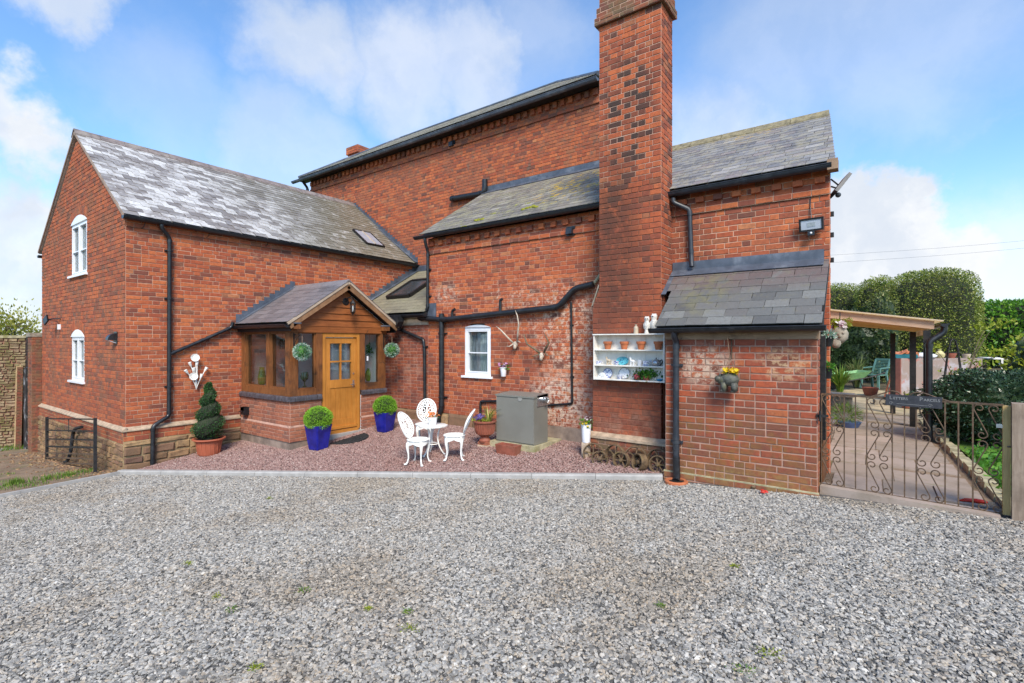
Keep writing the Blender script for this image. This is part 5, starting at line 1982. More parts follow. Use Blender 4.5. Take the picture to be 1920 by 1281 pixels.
# ------------------------------------------------------------------ porch
def build_porch():
 t = thing('porch', 'oak framed porch with slate roof, glazed sides and yellow oak front door', 'porch', (PX, (PY0 + PY1) / 2, .5))
 Z0, ZB, ZC, ZT = .44, 1.22, 1.32, 2.56      # dpc, wall head, coping top, post head
 DY0, DY1 = 5.90, 6.82                       # door opening
 ms = Masonry(t)
 kw = dict(L=.225, H=.113, joint=.011)
 zc = .72
 ms.courses((0, PY0, 0), UX, NY, Z0, zc, .075, full(WX, PX), M['brick_porch'], M['mortar_pink'], bond='flemish', **kw)
 ms.courses((0, PY0 + .03, 0), UX, NY, zc + .03, ZB, .075, full(WX, PX - .03), M['brick_porch'], M['mortar_pink'], bond='flemish', **kw)
 for a, b in ((PY0, DY0 - .02), (DY1 + .02, PY1)):
  ms.courses((PX, 0, 0), UY, NX, Z0, zc, .075, full(a, b), M['brick_porch'], M['mortar_pink'], bond='stretch', **kw)
  ms.courses((PX - .03, 0, 0), UY, NX, zc + .03, ZB, .075, full(a + (.03 if a == PY0 else 0), b), M['brick_porch'], M['mortar_pink'], bond='stretch', **kw)
 ms.finish()
 m = MB()
 m.prism([(WX, PY0 - .004, zc), (WX, PY0 + .03, zc + .035), (WX, PY0 + .08, zc + .035), (WX, PY0 + .08, zc)], (PX - WX, 0, 0))
 for a, b in ((PY0, DY0 - .02), (DY1 + .02, PY1)):
  m.prism([(PX + .004, a, zc), (PX - .03, a, zc + .035), (PX - .08, a, zc + .035), (PX - .08, a, zc)], (0, b - a, 0))
 m.build('plinth_course', plain('plinth_course', (.40, .24, .185), .85, var=.15, scale=9), t)
 m = MB()
 m.box((WX, PY0 + .015, 0), (PX - .015, PY0 + .1, Z0))
 m.box((PX - .1, PY0 + .1, 0), (PX - .015, PY1, Z0))
 m.build('footing', M['render_grey'], t)
 m = MB()
 m.box((WX + .03, PY0 + .11, .1), (PX - .12, PY1 - .1, .50))
 m.build('floor_slab', M['cream_stone'], t)
 m = MB()
 m.box((WX + .02, PY0 + .045, Z0), (PX - .045, PY0 + .18, ZB - .002))
 m.box((PX - .18, PY0 + .18, Z0), (PX - .045, DY0 - .02, ZB - .002))
 m.box((PX - .18, DY1 + .02, Z0), (PX - .045, PY1, ZB - .002))
 m.box((WX + .05, PY1 - .09, .3), (PX - .18, PY1 - .002, 2.55))
 m.build('inner_wall', M['plaster_white'], t)
 boxo('back_wall', (WX + .006, PY0 + .2, .5), (WX + .03, PY1 - .1, 2.9), M['plaster_white'], t)
 # bullnosed engineering-brick coping, one by one
 mt = plain('coping_brick', (.070, .066, .078), .42, var=.3, scale=14, dirt=(.10, .09, .095))

 def coping(p, q, out):
  p, q, out = V(p), V(q), V(out)
  n = int((q - p).length / .112)
  for i in range(n):
   a = p + (q - p) * i / n
   d = (q - p) / n
   d = d - d.normalized() * .010
   m = MB()
   prof = [(.02, 0), (.02, .055)] + [(.02 - .045 + .045 * math.cos(th), .055 + .045 * math.sin(th)) for th in (PI / 6, PI / 3, PI / 2)] + [(-.17, .1), (-.17, 0)]
   m.prism([a + out * u + V((0, 0, z)) for u, z in prof], d)
   m.build('coping_brick', mt, t)
 coping((WX + .02, PY0, ZB), (PX - .0, PY0, ZB), (0, -1, 0))
 coping((PX, PY0 - .0, ZB), (PX, DY0 - .02, ZB), (1, 0, 0))
 coping((PX, DY1 + .02, ZB), (PX, PY1, ZB), (1, 0, 0))
 m = MB()
 m.box((WX + .02, PY0 + .03, ZB), (PX - .03, PY0 + .16, ZB + .08))
 m.box((PX - .15, PY0 + .03, ZB), (PX - .03, DY0 - .02, ZB + .08))
 m.box((PX - .15, DY1 + .02, ZB), (PX - .03, PY1, ZB + .08))
 m.build('coping_mortar', M['mortar_pink'], t)
 # oak frame
 oak = M['oak_frame']
 pw = .15

 def post(name, x0, x1, y0, y1, z0=ZC, z1=ZT):
  m = MB()
  m.box((x0, y0, z0), (x1, y1, z1))
  m.build(name, oak, t)
 post('post', PX - .19, PX - .02, PY0 + .02, PY0 + .19)
 post('post', PX - .17, PX - .02, PY1 - .17, PY1 - .02)
 post('post', WX + .02, WX + .17, PY0 + .03, PY0 + .18)
 post('door_post', PX - .17, PX - .025, DY0 - .14, DY0, ZC if True else 0)
 post('door_post', PX - .17, PX - .025, DY1, DY1 + .12)
 post('door_stile', PX - .12, PX - .045, DY0 - .018, DY0 + .01, .5, ZC)
 post('door_stile', PX - .12, PX - .045, DY1 - .01, DY1 + .018, .5, ZC)
 xm = onY(500, 690, PY0).x
 post('mullion', xm - .08, xm + .05, PY0 + .03, PY0 + .17)
 boxo('sill_beam', (WX + .17, PY0 + .02, ZC), (PX - .19, PY0 + .18, ZC + .13), M['oak_frame'], t)
 boxo('sill_beam', (PX - .18, PY0 + .19, ZC), (PX - .02, DY0 - .14, ZC + .12), M['oak_frame'], t)
 boxo('sill_beam', (PX - .18, DY1 + .12, ZC), (PX - .02, PY1 - .17, ZC + .12), M['oak_frame'], t)
 boxo('wall_plate', (WX + .02, PY0 + .02, ZT), (PX + .02, PY0 + .17, ZT + .14), M['oak_frame'], t)
 boxo('tie_beam', (PX - .17, PY0 + .17, ZT), (PX - .01, PY1 - .0, ZT + .13), M['oak_boards'], t)
 # window casings and panes
 def pane_y(x0, x1, z0, z1):
  m = MB()
  f = .03
  y0, y1 = PY0 + .05, PY0 + .13
  m.box((x0, y0, z0), (x0 + f, y1, z1))
  m.box((x1 - f, y0, z0), (x1, y1, z1))
  m.box((x0 + f, y0, z0), (x1 - f, y1, z0 + f))
  m.box((x0 + f, y0, z1 - f), (x1 - f, y1, z1))
  w = m.build('window_casing', M['oak_frame'], t)
  boxo('pane', (x0 + f, y0 + .04, z0 + f), (x1 - f, y0 + .046, z1 - f), M['window_glass'], w)
 def pane_x(y0, y1, z0, z1):
  m = MB()
  f = .025
  x0, x1 = PX - .13, PX - .05
  m.box((x0, y0, z0), (x1, y0 + f, z1))
  m.box((x0, y1 - f, z0), (x1, y1, z1))
  m.box((x0, y0 + f, z0), (x1, y1 - f, z0 + f))
  m.box((x0, y0 + f, z1 - f), (x1, y1 - f, z1))
  w = m.build('window_casing', M['oak_frame'], t)
  boxo('pane', (x1 - .04, y0 + f, z0 + f), (x1 - .034, y1 - f, z1 - f), M['window_glass'], w)
 pane_y(WX + .17, xm - .08, ZC + .13, ZT)
 pane_y(xm + .05, PX - .19, ZC + .13, ZT)
 pane_x(PY0 + .19, DY0 - .14, ZC + .12, ZT)
 pane_x(DY1 + .12, PY1 - .17, ZC + .12, ZT)
 # door
 oakd = M['oak_door']
 m = MB()
 x0, x1 = PX - .13, PX - .035
 m.box((x0, DY0 + .01, .5), (x1, DY0 + .075, 2.558))
 m.box((x0, DY1 - .075, .5), (x1, DY1 - .01, 2.558))
 m.box((x0, DY0 + .075, 2.47), (x1, DY1 - .075, 2.558))
 m.box((x0, DY0 + .075, .47), (x1 + .05, DY1 - .075, .53))
 m.build('door_frame', oakd, t)
 a, b = DY0 + .085, DY1 - .085
 z0, z1 = .545, 2.455
 zm0, zm1 = 1.46, 1.58
 m = MB()
 X0, X1 = PX - .12, PX - .06
 s = .115
 m.box((X0, a, z0), (X1, a + s, z1))
 m.box((X0, b - s, z0), (X1, b, z1))
 m.box((X0, a + s, z1 - s), (X1, b - s, z1))
 m.box((X0, a + s, z0), (X1, b - s, z0 + .2))
 m.box((X0, a + s, zm0 - .05), (X1, b - s, zm1))
 d = m.build('door', oakd, t)
 n = 4
 for i in range(n):
  w = (b - a - 2 * s) / n
  boxo('door_board', (X0 + .015, a + s + w * i + .003, z0 + .2), (X1 - .014, a + s + w * (i + 1) - .003, zm0 - .05), oakd, d)
 m = MB()
 ym, zq = (a + b) / 2, (zm1 + z1 - s) / 2
 m.box((X0 + .01, ym - .016, zm1), (X1 - .004, ym + .016, z1 - s))
 m.box((X0 + .011, a + s, zq - .016), (X1 - .005, b - s, zq + .016))
 m.build('glazing_bar', oakd, d)
 for ya, yb in ((a + s, ym - .016), (ym + .016, b - s)):
  for za, zb in ((zm1, zq - .016), (zq + .016, z1 - s)):
   boxo('pane', (X1 - .04, ya, za), (X1 - .034, yb, zb), M['window_glass'], d)
 m = MB()
 m.box((X1, b - .09, 1.40), (X1 + .008, b - .05, 1.55))
 m.tube([(X1, b - .07, 1.46), (X1 + .05, b - .07, 1.46), (X1 + .05, b - .17, 1.46)], .011, 8)
 m.lathe([(.018, 0), (.018, .012)], (X1, b - .07, 1.69), 10, (1, 0, 0))
 m.build('door_handle', M['steel'], d)
 boxo('weather_bar', (X1, a + .01, z0 + .005), (X1 + .045, b - .01, z0 + .055), oakd, d)
 # curtain just inside the door glass
 boxo('blind', (X0 - .05, a + .02, zm1 - .02), (X0 - .045, b - .02, z1 - .1), plain('blind_grey', (.40, .42, .46), .8, var=.1), d)
 m = MB()
 m.box((PX - .03, DY0 - .05, .30), (PX + .10, DY1 + .05, .47))
 m.build('door_step', M['concrete'], t)
 bell = onX(689, 672, PX - .02)
 boxo('bell_push', (PX - .025, bell.y - .016, bell.z - .05), (PX - .01, bell.y + .016, bell.z + .05), M['white_upvc'], t)
 # gable boards
 YM = (PY0 + PY1) / 2 + .06
 RZ, RE = 3.56, 2.70
 HW = 1.28
 xg = PX - .03
 n = 6
 for i in range(n):
  za, zb = ZT + .13 + i * .135, ZT + .13 + (i + 1) * .135 + .01
  w = lambda z: max(0.0, (RZ - .10 - z) / (RZ - RE) * HW)
  if w(za) < .05:
   break
  wa, wb = min(w(za), PY1 - YM + .0), min(w(zb), PY1 - YM + .0)
  m = MB()
  o = .0
  m.prism([(xg + .028, YM - wa, za), (xg + .028, YM + wa, za), (xg + .006, YM + wb, zb), (xg + .006, YM - wb, zb)], (-.02, 0, 0))
  m.build('weatherboard', M['oak_boards'], t)
 # roof
 XO = PX + .16
 x0 = WX + .005
 S1 = V((0, HW, RZ - RE))
 for sgn in (1, -1):
  O = V((x0, YM - sgn * HW, RE))
  S = V((0, sgn * HW, RZ - RE))
  nn = UX.cross(S).normalized()
  nn = nn if nn.z > 0 else -nn
  def strip(m, xa, xb, f0, f1, n0, n1):
   m.prism([O + S * f0 + nn * n1 + UX * xa, O + S * f1 + nn * n1 + UX * xa, O + S * f1 + nn * n0 + UX * xa, O + S * f0 + nn * n0 + UX * xa], (xb - xa, 0, 0))
  W0, W1 = XO - x0 - .03, PX - .2 - x0
  m, m2 = MB(), MB()
  if sgn > 0:
   strip(m, 0, W0, 0, 1, .02, .05)
   strip(m2, 0, W1, 0, 1, -.10, .019)
  else:       # glazed opening added in the unseen far slope to light the porch
   for q, w, n0, n1 in ((m, W0, .02, .05), (m2, W1, -.10, .019)):
    strip(q, 0, w, 0, .12, n0, n1)
    strip(q, 0, w, .9, 1, n0, n1)
    strip(q, 0, .15, .12, .9, n0, n1)
    strip(q, 1.55, w, .12, .9, n0, n1)
   one('rooflight', lambda q: strip(q, .14, 1.56, .11, .91, .075, .085), M['window_glass'], t)  # glass over the added opening that lets daylight into the porch
  m.build('roof_deck', M['iron_black'], t)
  m2.build('rafter_boards', M['plaster_white'], t)
  st = Slating(t, M['slate_porch'], 150)
  st.roof(O + nn * .062 - S.normalized() * .03, UX, S, XO - x0, S.length + .02, .17, .27, None if sgn > 0 else (lambda s_: [(0, XO - x0)] if s_ < .14 or s_ > S.length * .88 else [(0, .14), (1.56, XO - x0)]), seed=30 + sgn)
  st.finish()
  # barge board with pale capping
  m = MB()
  e, r_ = O + V((XO - x0 - .02, 0, 0)), O + S + V((XO - x0 - .02, 0, 0))
  m.prism([e + nn * .05 - S.normalized() * .04, r_ + nn * .05, r_ - nn * .075, e - nn * .065 - S.normalized() * .04], (-.03, 0, 0))
  m.build('barge_board', M['barge_oak'], t)
  m = MB()
  m.prism([e + nn * .075 - S.normalized() * .05 + V((.012, 0, 0)), r_ + nn * .075 + V((.012, 0, 0)), r_ + nn * .030 + V((.012, 0, 0)), e + nn * .03 - S.normalized() * .05 + V((.012, 0, 0))], (-.03, 0, 0))
  m.build('verge_strip', M['barge'], t)
  g0 = O + V((.03, -sgn * .07, .0))
  gutter('gutter', g0, g0 + V((XO - x0 - .05, 0, 0)), t, .06)
  boxo('fascia', (x0 + .02, O.y - .005, RE - .12), (PX + .1, O.y + .02, RE + .03), M['iron_black'], t)
 m = MB()
 n = 5
 for i in range(n):
  a = V((x0 + (XO - x0) * i / n, YM, RZ + .075))
  mm = MB()
  mm.prism([a + V((0, -.15, -.09)), a + V((0, 0, .02)), a + V((0, .15, -.09)), a + V((0, .15, -.065)), a + V((0, 0, .05)), a + V((0, -.15, -.065))], ((XO - x0) / n - .012, 0, 0))
  mm.build('ridge_tile', M['slate_porch'], t)
 one('apex_block', lambda m: m.prism([(XO - .055, YM - .12, RZ - .10), (XO - .055, YM + .12, RZ - .10), (XO - .055, YM, RZ + .10)], (.03, 0, 0)), M['barge'], t)
 # lead steps on the wing wall
 steps_lead('lead_flashing', t, (WX, 0, 0), UY, NX, [(YM - HW - .05, RE + .06), (YM, RZ + .10)], .12, .078, .040)
 m = MB()
 nn = V((0, -(RZ - RE), HW)).normalized()
 m.obox(V((WX + .10, YM - HW / 2, (RE + RZ) / 2)) + nn * .098, UX * .07, S1 / 2, nn * .004)
 m.build('lead_soaker', M['lead'], t)
 for y in (PY0 + .08, PY1 - .1):      # projecting purlin ends with lead caps
  boxo('purlin_end', (PX - .05, y - .07, ZT + .06), (PX + .14, y + .07, ZT + .16), M['oak_frame'], t)
  boxo('lead_cap', (PX - .0, y - .08, ZT + .161), (PX + .15, y + .08, ZT + .185), M['lead'], t)
 # scroll brackets for the hanging balls
 for y in (PY0 + .10, PY1 - .08):
  m = MB()
  z = ZT - .02
  x = PX - .02
  m.box((x, y - .012, z - .34), (x + .012, y + .012, z))
  m.tube([(x, y, z - .03), (x + .26, y, z - .03), (x + .29, y, z - .055)], .007, 6)
  m.tube(bezier((x, y, z - .3), (x + .05, y, z - .1), (x + .22, y, z - .04), 8), .006, 6)
  m.tube([(x + .09 + .045 * math.cos(a) * (1 - a / 9), y, z - .10 + .045 * math.sin(a) * (1 - a / 9)) for a in [i * .6 for i in range(13)]], .005, 5)
  m.build('scroll_bracket', M['iron_black'], t)
 b = MB()
 p = onY(462, 770, PY0)
 b.box((p.x - .07, p.y - .09, p.z - .08), (p.x + .07, p.y + .03, p.z + .08))
 b.prism([(p.x - .07, p.y - .09, p.z + .08), (p.x - .07, p.y + .0, p.z + .08), (p.x - .07, p.y - .13, p.z - .02), (p.x - .07, p.y - .09, p.z - .02)], (.14, 0, 0))
 b.build('socket_box', M['black_plastic'], t)
 return t

build_porch()
# ------------------------------------------------------------------ helpers for planting
def px_m(p):
 """metres per photo pixel at point p"""
 return (-p[0] * SN + p[1] * CS) / FPX

def leaves(name, pts, out, size, mat, parent=None, seed=1, aspect=.55, spread=.8, up=0.0, kind=None, at=None, droop=0.0):
 """many small leaves: pts (n, 3) with outward directions out (n, 3)"""
 rg = np.random.RandomState(seed)
 pts = np.asarray(pts, float)
 n = len(pts)
 d = np.asarray(out, float) + rg.normal(0, spread, (n, 3)) + np.array((0, 0, up))
 d[:, 2] -= droop
 d /= np.linalg.norm(d, axis=1)[:, None] + 1e-9
 a = rg.normal(0, 1, (n, 3))
 s = np.cross(d, a)
 s /= np.linalg.norm(s, axis=1)[:, None] + 1e-9
 nn = np.cross(s, d)
 L = size * rg.uniform(.6, 1.3, n)[:, None]
 W = L * aspect * .5
 p0 = pts - d * L * .3
 v = np.stack([p0, pts + s * W + nn * W * .3, pts + d * L * .75, pts - s * W + nn * W * .3], 1).reshape(-1, 3)
 base = V((0, 0, 0)) if at is None else V(at)
 v -= np.array(base)
 me = bpy.data.meshes.new(name)
 me.vertices.add(n * 4)
 me.vertices.foreach_set('co', v.ravel())
 me.loops.add(n * 4)
 me.loops.foreach_set('vertex_index', np.arange(n * 4))
 me.polygons.add(n)
 me.polygons.foreach_set('loop_start', np.arange(0, n * 4, 4))
 me.polygons.foreach_set('loop_total', np.full(n, 4))
 a_ = me.attributes.new('rnd', 'FLOAT', 'FACE')
 a_.data.foreach_set('value', rg.rand(n))
 me.materials.append(mat)
 me.update(calc_edges=True)
 me.validate()
 o = bpy.data.objects.new(name, me)
 hook(o, parent, base)
 if kind:
  o['kind'] = kind
 return o

def shell(c, r, n, seed=1, lo=.9, hi=1.04, zmin=-1.0, lump=.0):
 rg = np.random.RandomState(seed)
 d = rg.normal(0, 1, (n * 2, 3))
 d /= np.linalg.norm(d, axis=1)[:, None]
 d = d[d[:, 2] > zmin][:n]
 r = np.array(r if hasattr(r, '__len__') else (r, r, r))
 k = rg.uniform(lo, hi, len(d))
 if lump:
  k *= 1 + lump * np.array([mnoise.noise(V(q) * 2.6 + V((seed, 0, 0))) for q in d])
 return np.array(c) + d * r * k[:, None], d

def blades(name, c, n, h, spread, mat, parent, seed=1, w=.008, bend=.5):
 """arching grass blades from c"""
 rg = random.Random(seed)
 m = MB()
 for i in range(n):
  a = rg.uniform(0, 2 * PI)
  q = rg.uniform(.2, 1) * spread
  hh = h * rg.uniform(.6, 1.1)
  d = V((math.cos(a), math.sin(a), 0))
  s = V((-d.y, d.x, 0)) * w
  b = V(c) + d * rg.uniform(0, spread * .15)
  pts = [b + d * q * t ** 1.8 + V((0, 0, hh * (t - bend * .55 * t ** 3 * (q / spread)))) for t in (0, .35, .7, 1)]
  m.k = rg.random()
  vs = []
  for p, k in zip(pts, (1, .9, .6, .05)):
   vs += [p - s * k, p + s * k]
  m.add(vs, [(0, 1, 3, 2), (2, 3, 5, 4), (4, 5, 7, 6)])
 return m.build(name, mat, parent)

def blossoms(name, pts, r, mat, parent, seed=1, petals=6):
 rg = random.Random(seed)
 m = MB()
 for p in pts:
  p = V(p)
  n = V((rg.uniform(-.6, .6), rg.uniform(-.9, .2), rg.uniform(.3, 1))).normalized()
  a = n.cross(V((0, 1, .2))).normalized()
  b = n.cross(a)
  rr = r * rg.uniform(.75, 1.2)
  m.k = rg.random()
  for i in range(petals):
   t0 = 2 * PI * i / petals
   e = lambda t, k, h: p + (a * math.cos(t) + b * math.sin(t)) * rr * k + n * h
   m.add([p, e(t0 - .45, .7, rr * .25), e(t0, 1.05, rr * .35), e(t0 + .45, .7, rr * .25)], [(0, 1, 2, 3)])
 return m.build(name, mat, parent)

# ------------------------------------------------------------------ topiaries
def build_spiral():
 p = pat(392, 852)
 k = px_m(p)
 t = thing('potted_topiary', 'dark green spiral topiary in a wide terracotta coloured pot beside the wing', 'potted plant', p)
 c = V((p.x, p.y, p.z))
 m = MB()
 r = 23 * k
 h = 31 * k
 m.lathe([(r * .74, 0), (r * .80, .02), (r * .93, h * .82), (r * 1.02, h * .84), (r * 1.2, h * .93), (r * 1.2, h), (r * 1.08, h), (r * .95, h * .9)], c, 28)
 m.build('pot', M['plastic_terra'], t, smooth='auto')
 m = MB()
 for i in range(18):
  a = 2 * PI * i / 18
  m.bar(c + V((math.cos(a) * r * .80, math.sin(a) * r * .80, .03)), c + V((math.cos(a) * r * .935, math.sin(a) * r * .935, h * .8)), .012, .012)
 m.build('pot_rib', M['plastic_terra'], t)
 one('soil', lambda m: m.lathe([(.01, h * .9), (r * 1.0, h * .91)], c, 20, cap=False), M['soil'], t)
 # the spiral: a rope of leaves winding up a narrowing cone
 P, D = [], []
 rg = np.random.RandomState(4)
 H = 110 * k
 core = MB()
 path = []
 turns = 3.6
 N = 110
 for i in range(N):
  u = i / (N - 1)
  z = h + .16 * H / 2 + u * H * .86
  R_ = (26 * (1 - u) ** .8 + 1.5) * k * .27
  tr = (20.5 * (1 - u) ** .75 + 3.5) * k
  a = turns * 2 * PI * u + 2.4
  q = c + V((math.cos(a) * R_, math.sin(a) * R_, z))
  path.append((q, tr))
 core.tube([q for q, _ in path], [r_ * .82 for _, r_ in path], 8)
 core.tube([c + V((0, 0, h * .8)), c + V((0, 0, h + H * .9))], [10 * k, 3 * k], 8)
 core.build('stem', M['hedge_core'], t)
 for q, tr in path:
  nn = int(110 * (tr / (18 * k)) + 25)
  d = rg.normal(0, 1, (nn, 3))
  d[:, 2] *= .8
  d /= np.linalg.norm(d, axis=1)[:, None]
  P.append(np.array(q) + d * tr * rg.uniform(.82, 1.06, nn)[:, None] * np.array((1, 1, .62)))
  D.append(d)
 leaves('foliage', np.concatenate(P), np.concatenate(D), .026, M['leaf_spiral'], t, 3, .45)

build_spiral()

def build_blue_pot(px, py, wt, hp, ball, by, label):
 p = pat(px, py)
 k = px_m(p)
 t = thing('potted_topiary', label, 'potted plant', p, group='blue pots with clipped balls at the door')
 h = hp * k
 r = wt * k / 2 * .84
 m = MB()
 ca, sa = math.cos(.12), math.sin(.12)
 def sq(rr, z):
  return [p + V((ca * x - sa * y, sa * x + ca * y, z)) for x, y in [(rr - .02, -rr), (rr, -rr + .02), (rr, rr - .02), (rr - .02, rr), (-rr + .02, rr), (-rr, rr - .02), (-rr, -rr + .02), (-rr + .02, -rr)]]
 lv = [(r * .62, 0), (r * .66, .02), (r * .90, h * .9), (r * .94, h), (r * .84, h), (r * .8, h * .9)]
 vs = [q for rr, z in lv for q in sq(rr * .93, z)]
 fs = [tuple(range(7, -1, -1))]
 for i in range(len(lv) - 1):
  for j in range(8):
   fs.append((i * 8 + j, i * 8 + (j + 1) % 8, (i + 1) * 8 + (j + 1) % 8, (i + 1) * 8 + j))
 m.add(vs, fs)
 m.build('pot', M['blue_glaze'], t)
 one('soil', lambda m: m.add(sq(r * .8, h * .9), [tuple(range(8))]), M['soil'], t)
 R_ = ball * k / 2 * .93
 c = p + V((0, 0, (py - by) * k))
 one('stem', lambda m: m.ball(c, R_ * .84, 14, 10, .05), M['hedge_core'], t)
 P, D = shell(c, (R_, R_, R_ * .9), 9000, 5 + px, .86, 1.05, lump=.08)
 leaves('foliage', P, D, .026, M['leaf_box'], t, px, .3, .55)
 return t

build_blue_pot(597, 842, 50, 46, 53, 785, 'cobalt blue square pot with clipped green ball left of the front door')
build_blue_pot(722, 809, 43, 37, 45, 762, 'cobalt blue square pot with clipped green ball right of the front door')

# ------------------------------------------------------------------ door mat
def build_mat():
 c = pat(661, 825)
 d = tag(MB().build('x', M['rubber_mat']), '', '') if False else None
 m = MB()
 w = .40
 dp = .44
 base = V((c.x + .02, c.y, 0))
 pts = []
 for i in range(17):
  a = -PI / 2 + PI * i / 16
  pts.append((base.x - .18 + math.cos(a) * dp, base.y + math.sin(a) * w))
 vs = [V((x, y, patio_z(x, y) + .022)) for x, y in pts]
 m.prism(vs, (0, 0, -.016))
 t = thing('door_mat', 'black half round rubber mat lying on red chippings before the door', 'doormat', base + V((0, 0, patio_z(base.x, base.y))))
 m.build('mat', M['rubber_mat'], t)
 m = MB()
 for rr in (.95, .72, .5, .28):
  pp = []
  for i in range(15):
   a = -PI / 2 + PI * i / 14
   x, y = base.x - .17 + math.cos(a) * dp * rr, base.y + math.sin(a) * w * rr
   pp.append(V((x, y, patio_z(x, y) + .026)))
  m.tube(pp, .008, 5)
 for i in range(9):
  a = -PI / 2 + PI * (i + .5) / 9
  q = [V((base.x - .17 + math.cos(a) * dp * r_, base.y + math.sin(a) * w * r_, 0)) for r_ in (.28, .95)]
  for v in q:
   v.z = patio_z(v.x, v.y) + .026
  m.tube(q, .007, 5)
 m.build('tread', M['rubber_mat'], t)

build_mat()

# ------------------------------------------------------------------ bistro set (local frame: +x forward)
def make_chair(label, at, rot, scale):
 t = thing('garden_chair', label, 'chair', at, rot, 'white cast metal garden chairs round the table', local=True)
 t.scale = (scale,) * 3
 W = M['white_metal']
 m = MB()
 m.lathe([(.02, .425), (.17, .425), (.20, .432), (.205, .445), (.195, .452), (.17, .446), (.02, .44)], (0, 0, 0), 28)
 m.build('seat', W, t, smooth='auto')
 # pierced seat pattern: raised scrolls on the disc
 m = MB()
 for i in range(14):
  a = 2 * PI * i / 14
  m.tube([(math.cos(a) * .06, math.sin(a) * .06, .447), (math.cos(a + .15) * .11, math.sin(a + .15) * .11, .45), (math.cos(a) * .16, math.sin(a) * .16, .448)], .007, 5)
 m.build('seat_scroll', W, t)
 # apron scallops and cabriole legs
 m = MB()
 n = 40
 vs, fs = [], []
 for i in range(n):
  a = 2 * PI * i / n
  drop = .045 + .045 * abs(math.cos(2 * (a - PI / 4)))
  for rr, z in ((.185, .43), (.185, .43 - drop), (.178, .43 - drop), (.178, .43)):
   vs.append((math.cos(a) * rr, math.sin(a) * rr, z))
 for i in range(n):
  j = (i + 1) % n
  for q in range(3):
   fs.append((i * 4 + q, j * 4 + q, j * 4 + q + 1, i * 4 + q + 1))
 m.add(vs, fs)
 m.build('apron', W, t)
 for i in range(4):
  a = PI / 4 + PI / 2 * i
  d = V((math.cos(a), math.sin(a), 0))
  m = MB()
  sh = [(.165, .42), (.19, .37), (.195, .30), (.178, .20), (.175, .12), (.195, .05), (.225, .015)]
  m.tube([d * r_ + V((0, 0, z)) for r_, z in sh], [.03, .034, .026, .016, .013, .014, .02], 8)
  m.ball(d * .235 + V((0, 0, .018)), (.026, .026, .018), 8, 5)
  m.build('leg', W, t, smooth='auto')
 # oval back, leaning
 def B(u, v):
  z = .46 + v
  lean = .17 + .20 * v / .44
  curve = .06 * (u / .2) ** 2
  return V((-lean + curve * .8, u, z))
 m = MB()
 oval = lambda k, n_=36: [B(.195 * k * math.cos(2 * PI * i / n_), .225 + .225 * k * math.sin(2 * PI * i / n_)) for i in range(n_)]
 m.tube(oval(1), .013, 7, closed=True)
 m.tube(oval(.80), .009, 6, closed=True)
 m.build('back_frame', W, t, smooth='auto')
 m = MB()
 for i in range(36):
  a = 2 * PI * i / 36
  m.tube([B(.195 * k * math.cos(a), .225 + .225 * k * math.sin(a)) for k in (.80, 1)], .008, 5)
 # pierced vine tracery
 rg = random.Random(3)
 for s in (-1, 1):
  for (u0, v0, r0) in ((.05, .12, .045), (.075, .22, .05), (.05, .32, .045), (.115, .17, .03), (.11, .28, .03)):
   m.tube([B(s * (u0 + r0 * (1 - i * .05) * math.cos(i * .62)), v0 + r0 * (1 - i * .05) * math.sin(i * .62)) for i in range(13)], .0105, 5)
  m.tube([B(s * (.02 + .02 * math.sin(i * .9)), .03 + i * .042) for i in range(10)], .012, 5)
 m.tube([B(0, .04 + i * .045) for i in range(9)], .012, 5)
 for (u, v) in ((0, .41), (0, .30), (.09, .36), (-.09, .36), (.14, .22), (-.14, .22), (.10, .10), (-.10, .10), (0, .18)):
  q = B(u, v)
  m.ball(q, (.012, .026, .026), 8, 5)
 m.build('back_tracery', W, t, smooth='auto')
 return t

def cam_dir(deg):
 """heading (radians) of a direction given from the camera's right-hand side, anticlockwise"""
 return YAW + R(deg)

def stand(px, py):
 p = pat(px, py)
 return p

c1 = stand(784, 870)
make_chair('white cast metal chair with pierced oval back, left of the bistro table', c1, cam_dir(-18), .92)
c2 = stand(852, 861)
make_chair('white cast metal chair seen from the side, right of the bistro table', c2, cam_dir(183), .92)
c3 = stand(797, 836)
make_chair('white cast metal chair facing us from behind the bistro table', c3, cam_dir(-88), .92)

